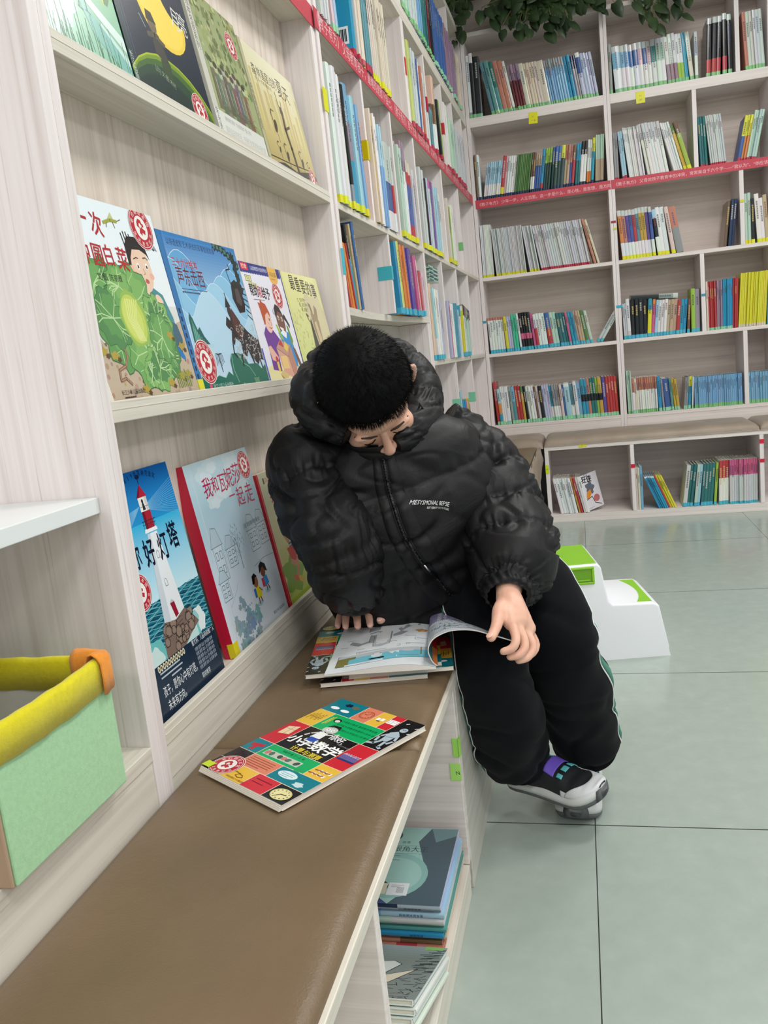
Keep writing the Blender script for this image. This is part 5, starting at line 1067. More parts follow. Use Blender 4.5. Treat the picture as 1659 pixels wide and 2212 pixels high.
MW, MH = 0.185, 0.262
def magazine(P0, U, W, H, z, t, label, draw, seal=False, fan=0.0, sticker=None, group=None, name='magazine'):
    """soft-cover magazine lying flat: P0 origin corner of the cover art (x, y), U direction of the art's x axis"""
    U = Vector((U[0], U[1], 0)).normalized(); V = Vector((-U.y, U.x, 0)); O = Vector((P0[0], P0[1], z))
    M = Matrix(((U.x, V.x, 0, O.x), (U.y, V.y, 0, O.y), (0, 0, 1, O.z), (0, 0, 0, 1)))
    root = empty(name, tuple(O), label, 'magazine', group)
    a = Art(W, H, lambda u, v, l: M @ Vector((u, v, t + l)))
    a.mb.box(0, W, 0, H, t - .0006, t, ink=srgb(226, 218, 205), M=M); draw(a)
    if seal: a.seal(.17, .085, .135)
    a.build('front_cover', root)
    b = MB(); b.box(0, W, 0, H, 0, .0006, ink=srgb(226, 218, 205), M=M); b.build('back_cover', GLOSS, root)
    b = MB(); n = 4
    for i in range(n):
        z0 = .0007 + (t - .0014) * i / n; z1 = .0007 + (t - .0014) * (i + .86) / n; o = fan * (1 - i / n)
        b.box(.0005 - o * .2, W - .001, -o, H - .001, z0, z1, ink=srgb(236 - 3 * (i % 2), 226, 216), M=M)
    b.build('page_block', PRINT, root)
    if sticker:
        b = MB(); b.box(0.0005, .018, .001, .014, t + .0022, t + .0024, ink=srgb(sticker), M=M); b.build('spine_label', PRINT, root)
    return root
magazine((-.302, .989), (.170, -.1075), MW, MH + .005, .4335, .008, 'colourful chequered maths magazine lying alone on the near bench pad', art_math, True, .005, (200, 222, 40))
_g = 'chequered maths magazines piled by the boy'
_dA = (-math.cos(math.radians(12)), -math.sin(math.radians(12)))
_u = Vector((math.cos(math.radians(11)), math.sin(math.radians(11)), 0)); _v = Vector((-_u.y, _u.x, 0))
def rot180(p0, w, h): q = Vector((p0[0], p0[1], 0)) + _u * w + _v * h; return (q.x, q.y)
magazine(rot180((-.217, 1.279), MW, MH), tuple(-_u)[:2], MW, MH, .4335, .0072, 'chequered maths magazine at the bottom of the pile, its white edge jutting towards the camera', art_math, group=_g)
magazine(rot180((-.170, 1.296), MW - .004, MH - .01), tuple(-_u)[:2], MW - .004, MH - .01, .4411, .007, 'chequered maths magazine second in the pile, jutting out towards the bench edge', art_math, group=_g)
magazine(rot180((-.243, 1.281), MW, MH), tuple(-_u)[:2], MW, MH, .4485, .0072, 'chequered maths magazine directly under the open magazine, its cover strip showing', art_math, group=_g)
magazine(rot180((-.160, 1.305), .150, MH - .03), tuple(-_u)[:2], .150, MH - .03, .4486, .0066, 'black-backed magazine with a rounded spine under the curling pages', art_math, group=_g)

# the open magazine
def open_mag():
    root = empty('open_magazine', (-.12, 1.4, .46), 'open magazine with a grey robot page, its other half lifted by the boy', 'magazine')
    NL, NR, FL, FR = Vector((-.205, 1.272, .4585)), Vector((-.016, 1.297, .4595)), Vector((-.236, 1.512, .459)), Vector((-.058, 1.548, .460))
    n = 18
    def P(u, v, l):
        s, t = u / .19, v / .245
        q = (NL * (1 - s) + NR * s) * (1 - t) + (FL * (1 - s) + FR * s) * t
        hump = .0085 * math.sin(math.pi * min(1, max(0, s)) ** 1.6) + .0012
        return q + Vector((0, 0, hump + l))
    # page art drawn in small quads so it follows the hump
    a = Art(.19, .245, P, 6e-6)
    for i in range(n): a.rect(i / n, 0, (i + 1) / n, 1, (232, 236, 238))
    def T(pts): return [(1 - x, 1 - y) for x, y in pts]          # page is upside down for the camera
    def seg(pts, m=8):
        out = []
        for p, q in zip(pts, pts[1:]):
            for i in range(m): out.append((p[0] + (q[0] - p[0]) * i / m, p[1] + (q[1] - p[1]) * i / m))
        return out + [pts[-1]]
    def polyd(pts, c): a.poly(pts, c)
    g, g2, ln = (160, 166, 172), (190, 195, 200), (80, 84, 90)
    for box in ([(.38, .52), (.56, .56), (.56, .72), (.38, .68)], [(.33, .54), (.38, .52), (.38, .68), (.34, .70)]): polyd(box, g); a.line(box, .004, ln, True)
    polyd([(.38, .44), (.46, .42), (.55, .46), (.56, .56), (.38, .52)], g2); a.ell(.43, .48, .014, .010, (246, 246, 246)); a.ell(.51, .50, .014, .010, (246, 246, 246)); a.line([(.38, .52), (.39, .44), (.47, .42), (.55, .46), (.56, .56)], .004, ln)
    for q in ([(.31, .78), (.42, .80), (.42, .88), (.31, .86)], [(.62, .76), (.72, .84), (.74, .80), (.65, .70)], [(.70, .83), (.84, .86), (.84, .83), (.73, .79)], [(.14, .56), (.24, .50), (.26, .54), (.16, .61)], [(.24, .50), (.34, .54), (.34, .57), (.25, .54)], [(.58, .60), (.66, .62), (.72, .68), (.66, .70), (.58, .64)]): polyd(q, g); a.line(q, .004, ln, True)
    a.line([(.33, .74), (.40, .76), (.44, .74)], .03, g); polyd([(.81, .88), (.87, .93), (.93, .90), (.86, .86)], (120, 60, 66))
    blob(a, .86, .70, .06, (196, 146, 92), 16, .2, 2, .7, 5); a.ell(.83, .72, .02, .016, (220, 180, 130)); a.ell(.87, .69, .02, .016, (220, 180, 130))
    for x, y, w in ((.10, .64, .12), (.06, .50, .10), (.24, .42, .10), (.54, .49, .12), (.70, .585, .16)): scrib(a, x, y, w, 1, (90, 92, 96), .007, int(x * 90))
    for q in ([(.80, .50), (.98, .52), (.98, .565), (.80, .545)], [(.24, .33), (.66, .385), (.66, .415), (.24, .36)], [(.72, .40), (.98, .42), (.98, .45), (.72, .43)]): a.line(q, .004, (130, 134, 138), True); scrib(a, q[0][0] + .02, (q[0][1] + q[3][1]) / 2 + .006, q[1][0] - q[0][0] - .04, 1, (150, 152, 156), .007, 4)
    m = 16
    for i in range(m):
        x0, x1 = .08 + .89 * i / m, .08 + .89 * (i + 1) / m; dy = .06 * (x0 - .08)
        polyd([(x0, .10 + dy), (x1, .10 + dy), (x1, .30 + dy), (x0, .30 + dy)], (120, 196, 214)); polyd([(x0, .24 + dy), (x1, .24 + dy), (x1, .30 + dy), (x0, .30 + dy)], (196, 202, 206))
    polyd([(.08, .10), (.19, .10), (.19, .22), (.25, .23), (.25, .27), (.08, .25)], (132, 126, 70)); polyd([(.86, .20), (.97, .21), (.97, .345), (.86, .335)], (132, 126, 70)); a.line([(.08, .10), (.97, .155), (.97, .355), (.08, .30), (.08, .10)], .005, (70, 70, 72))
    a.ell(.45, .235, .055, .05, (226, 230, 232)); a.rect(.41, .255, .49, .27, (180, 70, 80)); polyd([(.37, .18), (.52, .19), (.53, .165), (.40, .16)], (24, 24, 26)); a.ell(.74, .275, .06, .03, (206, 200, 210)); polyd([(.56, .26), (.60, .22), (.62, .26), (.66, .23), (.66, .28)], (236, 240, 242))
    polyd([(.16, .10), (.52, .115), (.52, .145), (.16, .125)], (240, 242, 242)); polyd([(.64, .155), (.95, .165), (.95, .20), (.64, .185)], (240, 242, 242)); scrib(a, .19, .118, .3, 1, (110, 110, 114), .006, 3); scrib(a, .67, .176, .25, 1, (110, 110, 114), .006, 5)
    a.build('open_page', root)
    # block of pages under the left page
    vs, fs = [], []
    for i in range(n + 1):
        for (v, dz) in ((0, -.0004), (.245, -.0004)): vs.append(P(.19 * i / n, v, dz))
        for (v,) in ((0,), (.245,)): q = P(.19 * i / n, v, 0); vs.append(Vector((q.x, q.y, .4568)))
    for i in range(n):
        b0, b1 = i * 4, i * 4 + 4; fs += [(b0, b1, b1 + 1, b0 + 1), (b0, b0 + 2, b1 + 2, b1), (b0 + 1, b1 + 1, b1 + 3, b0 + 3)]
    fs += [(0, 1, 3, 2), (n * 4, n * 4 + 2, n * 4 + 3, n * 4 + 1)]
    smooth_mesh(vs, fs, 'page_block', root, mat('page_edges', srgb(236, 232, 226), .5), False)
    # lifted half: near and far profiles, joined
    near = [(-.014, .461), (-.022, .470), (-.027, .490), (-.018, .508), (.003, .519), (.024, .522), (.052, .519), (.082, .508), (.120, .493)]
    far = [(-.060, .463), (-.068, .468), (-.066, .476), (-.052, .480), (-.034, .479), (-.012, .470), (.018, .456), (.055, .436), (.095, .414)]
    def cat(p, t):
        k = len(p) - 1; x = t * k; i = min(int(x), k - 1); f = x - i
        g_ = lambda j: Vector((p[max(0, min(k, j))][0], p[max(0, min(k, j))][1], 0))
        a0, a1, a2, a3 = g_(i - 1), g_(i), g_(i + 1), g_(i + 2)
        return .5 * ((2 * a1) + (a2 - a0) * f + (2 * a0 - 5 * a1 + 4 * a2 - a3) * f * f + (3 * a1 - a0 - 3 * a2 + a3) * f ** 3)
    def Q(u, v, l):
        s, t = u / .19, v / .245
        A_, B_ = cat(near, s), cat(far, s); ya, yb = 1.299 + .15 * (A_.x + .016), 1.548 - .12 * (B_.x + .058)
        q = Vector((A_.x, ya, A_.y)).lerp(Vector((B_.x, yb, B_.y)), t)
        s2 = min(1, s + .02); s1 = max(0, s - .02); d = cat(near, s2) - cat(near, s1); nn = Vector((-d.y, 0, d.x)).normalized()
        return q + nn * l
    a2 = Art(.19, .245, Q, 6e-6, lift0=.0004)
    for i in range(40): a2.rect(i / 40, 0, (i + 1) / 40, 1, (222, 226, 232))
    for i in range(36):
        if i > 2: a2.rect(i / 40, .55, (i + 1) / 40, .95, (158, 152, 190) if i % 9 < 7 else (196, 200, 214)); a2.rect(i / 40, .1, (i + 1) / 40, .5, (206, 212, 220))
    rnd = random.Random(9)
    for i in range(70):
        x, y = rnd.uniform(.08, .85), rnd.uniform(.08, .93); a2.line([(x, y), (x + rnd.uniform(.01, .05), y + rnd.uniform(-.03, .03)), (x + rnd.uniform(.02, .07), y + rnd.uniform(-.04, .02))], .006, (104, 108, 124))
    for i in range(12): a2.ell(.2 + .05 * i, .3 + .03 * math.sin(i), .012, .02, (120, 190, 190))
    a2.build('lifted_page', root)
    a3 = Art(.19, .245, lambda u, v, l: Q(u, v, -l), 6e-6, lift0=.0016)
    for i in range(40):
        c = [(222, 130, 70), (24, 124, 138), (226, 180, 70), (30, 28, 30), (30, 28, 30), (30, 28, 30), (150, 60, 66), (30, 28, 30)][i // 5]
        a3.rect(i / 40, 0, (i + 1) / 40, .3, c); a3.rect(i / 40, .3, (i + 1) / 40, 1, [(190, 40, 50), (226, 150, 80), (30, 28, 30), (206, 44, 56)][(i // 6) % 4])
    a3.build('cover_underside', root)
    vs, fs = [], []; k = 40
    for i in range(k + 1):
        for v in (0, .245):
            vs += [Q(.19 * i / k, v, .0003), Q(.19 * i / k, v, -.0015)]
    for i in range(k):
        b0, b1 = i * 4, i * 4 + 4; fs += [(b0, b1, b1 + 1, b0 + 1), (b0 + 2, b0 + 3, b1 + 3, b1 + 2), (b0, b0 + 2, b1 + 2, b1), (b0 + 1, b1 + 1, b1 + 3, b0 + 3)]
    fs += [(k * 4, k * 4 + 2, k * 4 + 3, k * 4 + 1)]
    smooth_mesh(vs, fs, 'lifted_pages', root, mat('page_edges_lifted', srgb(232, 230, 226), .5), False)
open_mag()

# ------------------------------------------------------------------ books in the bench cubby
FB = Matrix(((0, 0, 1, 0), (0, 1, 0, 0), (-1, 0, 0, 0), (0, 0, 0, 1)))       # lying flat: height along +x, thickness downwards
_cols = [('sm.25 rd.2 sm', 'brick red'), ('br.4 sm', 'brown'), ('tn.2 cr', 'tan'), ('cy', 'bright blue'), ('tl', 'teal'), ('pg.4 lg', 'pale green'), ('lg.5 pg', 'pale grey'), ('sk.6 lb', 'sky blue'), ('gy.4 lv', 'grey blue'), ('lv.4 nv.2 lv', 'slate blue')]
zz = .0605
for i, (sp, nm) in enumerate(_cols):
    t = [.011, .007, .006, .009, .007, .008, .008, .009, .009, .008][i]; dx = [-.004, -.006, .001, -.002, .002, -.001, .0, .001, -.004, -.003][i]
    o = flat_book('paperback', Matrix.Translation((-.176 + dx, 1.118 + .004 * (i % 3), zz + t)) @ FB, .212 - .004 * (i % 3), .168, t - .0004, sp, '%s paperback lying flat in the bench cubby, %s from the bottom of the pile' % (nm, ordinal(i + 1)), 'book', 'paperbacks lying in the bench cubby', 80 + i)
    zz += t
a = Art(.168, .21, lambda u, v, l: Vector((-.179 + u, 1.118 + v, zz + .0003 + l)))
a.rect(0, 0, 1, 1, (150, 190, 184)); a.poly([(.5, 0), (1, 0), (1, 1), (.72, 1), (.62, .8), (.74, .5), (.66, .2)], (74, 92, 104)); a.poly([(.72, 1), (1, 1), (1, .9), (.8, .8)], (110, 140, 146)); a.ell(.45, .35, .36, .36, (132, 176, 172)); a.ell(.45, .35, .30, .28, (150, 190, 184))
a.ell(.30, .88, .13, .11, (60, 80, 84)); a.ell(.28, .88, .11, .09, (206, 60, 84)); a.ell(.28, .89, .085, .07, (190, 212, 200)); a.ell(.12, .52, .10, .09, (206, 60, 84)); a.ell(.10, .525, .075, .065, (190, 212, 200)); a.rect(0, .9, .12, 1, (206, 60, 84)); a.ell(.34, .2, .12, .1, (50, 70, 74)); a.ell(.34, .2, .09, .075, (150, 190, 184)); a.poly([(0, 0), (.5, 0), (.4, .07), (.12, .12), (0, .16)], (66, 76, 126))
a.text('智擒金银角大王', .10, .665, .085, (46, 66, 66), .95); a.text('经典 《西游记》 故事', .10, .775, .04, (60, 80, 80)); a.line([(.0, .74), (.72, .74)], .004, (70, 90, 90)); a.line([(.0, .63), (.72, .63)], .004, (70, 90, 90)); scrib(a, .12, .60, .5, 1, (70, 90, 90), .008, 3); scrib(a, .3, .54, .26, 1, (70, 90, 90), .008, 4)
a.rect(.27, .11, .45, .24, (206, 200, 176)); a.rect(.46, .10, .66, .25, (214, 218, 222)); [a.rect(.55 + .008 * i, .13, .553 + .008 * i, .2, (90, 90, 96)) for i in range(9)]; scrib(a, .49, .22, .12, 2, (120, 120, 124), .006, 6, .02)
a.build('cover_print', o)
BL = Matrix(((0, -1, 0, 0), (.41, 0, -.912, 0), (.912, 0, .41, 0), (0, 0, 0, 1)))
for i in range(4):
    off = Vector((0, .41, .912)) * (.0085 * i)
    o = flat_book('comic_book', Matrix.Translation(Vector((.003 - .003 * (i % 2), 1.070 + .003 * i, .0605)) + off) @ BL, .17, .235, .0078, 'wh', 'white-spined comic leaning in the near bench cubby, %s from the bottom' % ordinal(i + 1), 'book', 'comics leaning in the near bench cubby', 95 + i)
_o0 = Vector((.003, 1.079, .0605)) + Vector((0, .41, .912)) * (.0085 * 3 + .0080)
a = Art(.165, .235, lambda u, v, l: _o0 + Vector((-.167 + u, 0, 0)) + Vector((0, -.912, .41)) * (.235 - v) + Vector((0, .41, .912)) * l)
a.rect(0, 0, 1, 1, (128, 136, 132)); a.grad(.7, 1, (128, 136, 132), (160, 168, 164), 6)
rnd = random.Random(3)
for i in range(80): x = rnd.uniform(.2, 1); y = rnd.uniform(0, .35); a.line([(x, y), (x + rnd.uniform(.02, .1), y + rnd.uniform(-.06, .06))], .008, (30, 32, 34))
a.poly([(.25, .30), (.45, .62), (.62, .66), (.70, .60), (.60, .38), (.48, .20)], (214, 220, 214)); a.poly([(.2, .3), (.42, .52), (.5, .4), (.34, .2)], (70, 100, 150)); a.poly([(.3, .42), (.5, .58), (.6, .46), (.46, .36)], (170, 120, 100)); a.poly([(.5, .3), (.86, .52), (.7, .25)], (222, 212, 190)); a.line([(.25, .30), (.45, .62), (.62, .66), (.70, .60), (.60, .38)], .010, (30, 30, 34)); a.line([(.5, .3), (.86, .52), (.7, .25), (.5, .3)], .008, (30, 30, 34))
for i in range(30): x = .78 + .2 * rnd.random(); y = rnd.uniform(.4, .95); a.line([(x, y), (x + .10, y + .02)], .012, (26, 28, 30))
a.rect(.80, .93, .97, 1, (150, 200, 96))
a.build('cover_print', o)
b = MB(); b.box(-.0195, -.0005, 1.3484, 1.3497, .226, .258, ink=srgb(178, 234, 118)); o = tag(b.build('sticky_note', PRINT), 'square lime sticky note marked N at the edge of the bench divider', 'note')
a = Art(.019, .032, lambda u, v, l: Vector((-.0195 + u, 1.3484 - l, .226 + v)), lift0=1e-4); a.text('N', .58, .32, .5, (30, 40, 24), .9, 10); a.build('handwriting', o, PRINT)
b = MB(); b.box(-.011, .001, 1.3478, 1.3497, .272, .306, ink=srgb(170, 230, 104)); b.box(.0002, .0014, 1.345, 1.362, .272, .306, ink=srgb(170, 230, 104)); tag(b.build('sticky_note', PRINT), 'folded lime sticky note wrapped round the edge of the bench divider', 'note')
tagcard('shelf_tape', Matrix.Translation((0.0, 4.40, .25)) @ Matrix.Rotation(math.radians(90), 4, 'Z'), .04, .022, (150, 214, 110), 'green tape on the far end of the long bench front')

# comic standing face-out in the back bench
Mq = Matrix.Translation((.232, YF + .02, .046)) @ Matrix.Rotation(math.radians(-11), 4, 'Y') @ Matrix.Rotation(math.radians(42), 4, 'Z')
root = empty('comic_book', (.24, YF + .03, .046), 'comic book turned face-out with a dark creature on its cover, in the back bench', 'book')
a = Art(.135, .198, lambda u, v, l: Mq @ Vector((u, -l, v))); a.mb.box(0, .135, 0, .002, 0, .198, ink=srgb(226, 222, 226), M=Mq)
a.rect(0, 0, 1, 1, (222, 218, 224)); blob(a, .5, .6, .22, (100, 106, 116), 20, .2, 3, 1.1, 5); a.poly([(.28, .50), (.5, .56), (.52, .42), (.3, .30), (.2, .34)], (224, 140, 50)); a.ell(.72, .27, .16, .15, (190, 110, 110)); a.text('狂侠', .16, .80, .26, (40, 40, 44), .9, -6, bold=.04); a.text('漫画', .3, .93, .11, (90, 90, 94)); a.line([(.2, .3), (.5, .35), (.6, .15), (.9, .06)], .03, (40, 40, 46)); scrib(a, .2, .06, .3, 2, (120, 120, 124), .01, 3)
a.build('front_cover', root); b = MB(); b.box(0, .133, .0022, .009, .002, .196, ink=srgb(236, 232, 226), M=Mq); b.build('page_block', PRINT, root)

# ------------------------------------------------------------------ felt basket
def felt(name, c):
    m = mat(name, srgb(c), .95, spec=.1, sheen=.3); tc = N(m, 'ShaderNodeTexCoord'); n = N(m, 'ShaderNodeTexNoise', Scale=260.0, Detail=6.0, Roughness=.75); L(m, tc.outputs['Object'], n.inputs['Vector'])
    n2 = N(m, 'ShaderNodeTexNoise', Scale=150.0, Detail=6.0); L(m, tc.outputs['Object'], n2.inputs['Vector'])
    d = tuple(.92 * q for q in srgb(c)[:3]) + (1,)
    r = ramp(m, [(.34, d), (.62, srgb(c))], n2.outputs['Fac']); L(m, r.outputs['Color'], BS(m).inputs['Base Color'])
    bp = N(m, 'ShaderNodeBump', Strength=.5, Distance=.002); L(m, n.outputs['Fac'], bp.inputs['Height']); L(m, bp.outputs['Normal'], BS(m).inputs['Normal']); return m
FG, FY, FO = felt('green_felt', (172, 218, 170)), felt('yellow_felt', (228, 214, 20)), felt('orange_felt', (240, 150, 50))
CARD = mat('brown_card', srgb(176, 150, 124), .85); INNER = mat('grey_lining', srgb(200, 198, 194), .85)
bk_ = empty('felt_basket', (-.42, .71, .506), 'green felt basket with a yellow felt rim and orange corner on the storage unit', 'basket')
bx0, bx1, by0, by1, bz0, bz1 = -.53, -.313, .621, .828, .506, .668
def wall(name, x0, x1, y0, y1, z0, z1, m, bev=.002): b = MB(); b.box(x0, x1, y0, y1, z0, z1, bev=bev); return b.build(name, m, bk_)
wall('front_panel', bx1 - .006, bx1, by0 + .0015, by1, bz0, bz1 - .036, FG); wall('back_panel', bx0, bx0 + .006, by0, by1, bz0, bz1 - .004, FG)
wall('side_panel', bx0 + .006, bx1 - .0065, by1 - .006, by1, bz0, bz1 - .004, FG); wall('side_panel', bx0 + .006, bx1 - .002, by0 - .003, by0 + .001, bz0, bz1 - .034, CARD)
wall('lining', bx0 + .0065, bx1 - .0065, by1 - .0078, by1 - .0062, bz0, bz1 - .006, INNER, 0); wall('lining', bx1 - .0085, bx1 - .0065, by0 + .002, by1 - .008, bz0, bz1 - .006, INNER, 0); wall('base', bx0 + .006, bx1 - .0087, by0 + .0015, by1 - .008, bz0, bz0 + .004, CARD, .0005)
def rim(x0, y0, x1, y1, name, m, w=.0065, h=.037, sag=.003):
    """folded felt band over a wall's top edge"""
    b = MB(); n = 16; d = Vector((x1 - x0, y1 - y0, 0)); ln = d.length; d.normalize(); q = Vector((-d.y, d.x, 0)); vs, fs = [], []
    prof = [(-w, -h), (-w, -.004), (-w * .7, .0005), (0, .002), (w * .7, .0005), (w, -.004), (w, -h * .82)]
    for i in range(n + 1):
        t = i / n; p = Vector((x0, y0, bz1)) + d * ln * t; s = -sag * math.sin(math.pi * t)
        for a_, z_ in prof: vs.append(p + q * (a_ + .0006 * math.sin(t * 17)) + Vector((0, 0, z_ + s + .0006 * math.sin(t * 29))))
    k = len(prof)
    for i in range(n):
        for j in range(k - 1): fs.append((i * k + j, (i + 1) * k + j, (i + 1) * k + j + 1, i * k + j + 1))
    o = smooth_mesh(vs, fs, name, bk_, m); md = o.modifiers.new('thick', 'SOLIDIFY'); md.thickness = .0016; return o
rim(bx1 - .003, by0, bx1 - .003, by1, 'felt_rim', FY); rim(bx0, by1 - .003, bx1 - .012, by1 - .003, 'felt_rim', FY); rim(bx0, by0, bx0, by1, 'felt_rim', FY); rim(bx0, by0 + .001, bx1 - .012, by0 + .001, 'felt_rim', FY)
def corner():
    b = MB(); vs, fs = [], []; n = 12; R0 = .0125
    for i in range(n + 1):
        t = i / n
        if t < .4: p = Vector((bx1 - .040 + .030 * t / .4, by1 - .003, 0)); d = Vector((0, 1, 0))
        elif t < .6: an = math.radians(90 * (t - .4) / .2); p = Vector((bx1 - .010 + .008 * math.sin(an), by1 - .010 + .008 * math.cos(an), 0)); d = Vector((math.sin(an), math.cos(an), 0))
        else: p = Vector((bx1 - .003, by1 - .010 - .014 * (t - .6) / .4, 0)); d = Vector((1, 0, 0))
        for a_, z_ in ((.0095, -.040), (.0100, -.02), (.0095, -.003), (.006, .004), (0, .006), (-.006, .004), (-.0095, -.003), (-.0095, -.03)): vs.append(p + d * a_ + Vector((0, 0, bz1 + z_ + .0016 * math.sin(t * 9 + a_ * 300))))
    for i in range(n):
        for j in range(7): fs.append((i * 8 + j, (i + 1) * 8 + j, (i + 1) * 8 + j + 1, i * 8 + j + 1))
    o = smooth_mesh(vs, fs, 'corner_binding', bk_, FO); md = o.modifiers.new('thick', 'SOLIDIFY'); md.thickness = .0016
corner()

# ------------------------------------------------------------------ two-step stool
PW = mat('white_plastic', srgb(238, 240, 244), .32); PG = mat('green_plastic', srgb(140, 200, 40), .4)
A_ = Vector((.227, 2.507, 0)); sd = Vector((.225, .039, 0)).normalized(); sn = Vector((-sd.y, sd.x, 0))
MS = Matrix(((sd.x, sn.x, 0, A_.x), (sd.y, sn.y, 0, A_.y), (0, 0, 1, 0), (0, 0, 0, 1)))
st = empty('step_stool', tuple(A_), 'white plastic two-step stool with lime green treads on the tiled floor', 'stool')
def stool():
    D = .27; fl = .016
    prof = [(-.215 - .0, 0), (-.20, .285), (-.185, .302), (.035, .302), (.046, .292), (.062, .185), (.074, .172), (.196, .168), (.212, .158), (.234, .03), (.236, 0)]
    bm = bmesh.new(); rings = []
    for y, ins, fl_ in ((0.0, 0, 0), (.006, -.003, 0), (D - .006, -.003, 0), (D, 0, 0)):
        pass
    L0 = []
    for side in (0, 1):
        ring = []
        for x, z in prof:
            y = (-fl * (1 - z / .302) if side == 0 else D + fl * (1 - z / .302))
            ring.append(bm.verts.new(MS @ Vector((x, y, z))))
        L0.append(ring)
    n = len(prof)
    for i in range(n - 1): bm.faces.new((L0[0][i], L0[1][i], L0[1][i + 1], L0[0][i + 1]))
    bm.faces.new(L0[0]); bm.faces.new(L0[1][::-1]); bm.faces.new((L0[0][0], L0[0][-1], L0[1][-1], L0[1][0]))
    bmesh.ops.recalc_face_normals(bm, faces=bm.faces[:])
    bmesh.ops.bevel(bm, geom=[e for e in bm.edges if all(v.co.z > .002 for v in e.verts)], offset=.007, segments=3, profile=.6, affect='EDGES')
    me = bpy.data.meshes.new('body'); bm.to_mesh(me); bm.free()
    for p in me.polygons: p.use_smooth = True
    o = link('body', me, None, PW); attach(o, st)
    try:
        me.set_sharp_from_angle(angle=math.radians(40))
    except Exception: pass
    b = MB(); b.box(-.183, .034, .012, D - .012, .3015, .3045, bev=.0012, M=MS); b.build('top_tread', PG, st)
    vs = []; k = 12; pts = [(.150 + .030 * math.sin(math.pi * i / k) * 0 + .022 * (1 - math.cos(math.pi * (i / k - .5))) * 0, 0) for i in range(1)]
    b = MB(); lo, hi = [], []
    for i in range(k + 1):
        y = .012 + (D - .024) * i / k; c_ = 1 - abs(2 * i / k - 1) ** 2
        lo.append((.150 + .026 * c_, y)); hi.append((.190 + .010 * c_ * 0 + .004, y))
    vs = [MS @ Vector((x, y, .1712 - (x - .074) * .033)) for x, y in lo + hi[::-1]]
    b.add(vs, [tuple(range(len(vs)))]); o2 = b.build('front_tread', PG, st); md = o2.modifiers.new('thick', 'SOLIDIFY'); md.thickness = .002
    b = MB()
    for x0, x1, z0, z1 in ((-.10, .024, .243, .250), (-.10, .024, .290, .297), (-.10, -.092, .25, .29), (.016, .024, .25, .29)):
        y = -.0045; b.box(x0, x1, y - .004, y + .012, z0, z1, bev=.002, M=MS)
    h = b.build('handle', PG, st)
    b = MB(); b.box(-.0915, .0155, -.0052, -.0035, .2505, .2895, M=MS); b.build('handle_recess', mat('green_plastic_shade', srgb(112, 168, 32), .45), h)
    b = MB(); b.box(-.085, .010, -.0082, -.0052, .2535, .258, bev=.001, M=MS); b.build('grip_bar', PG, h)
stool()

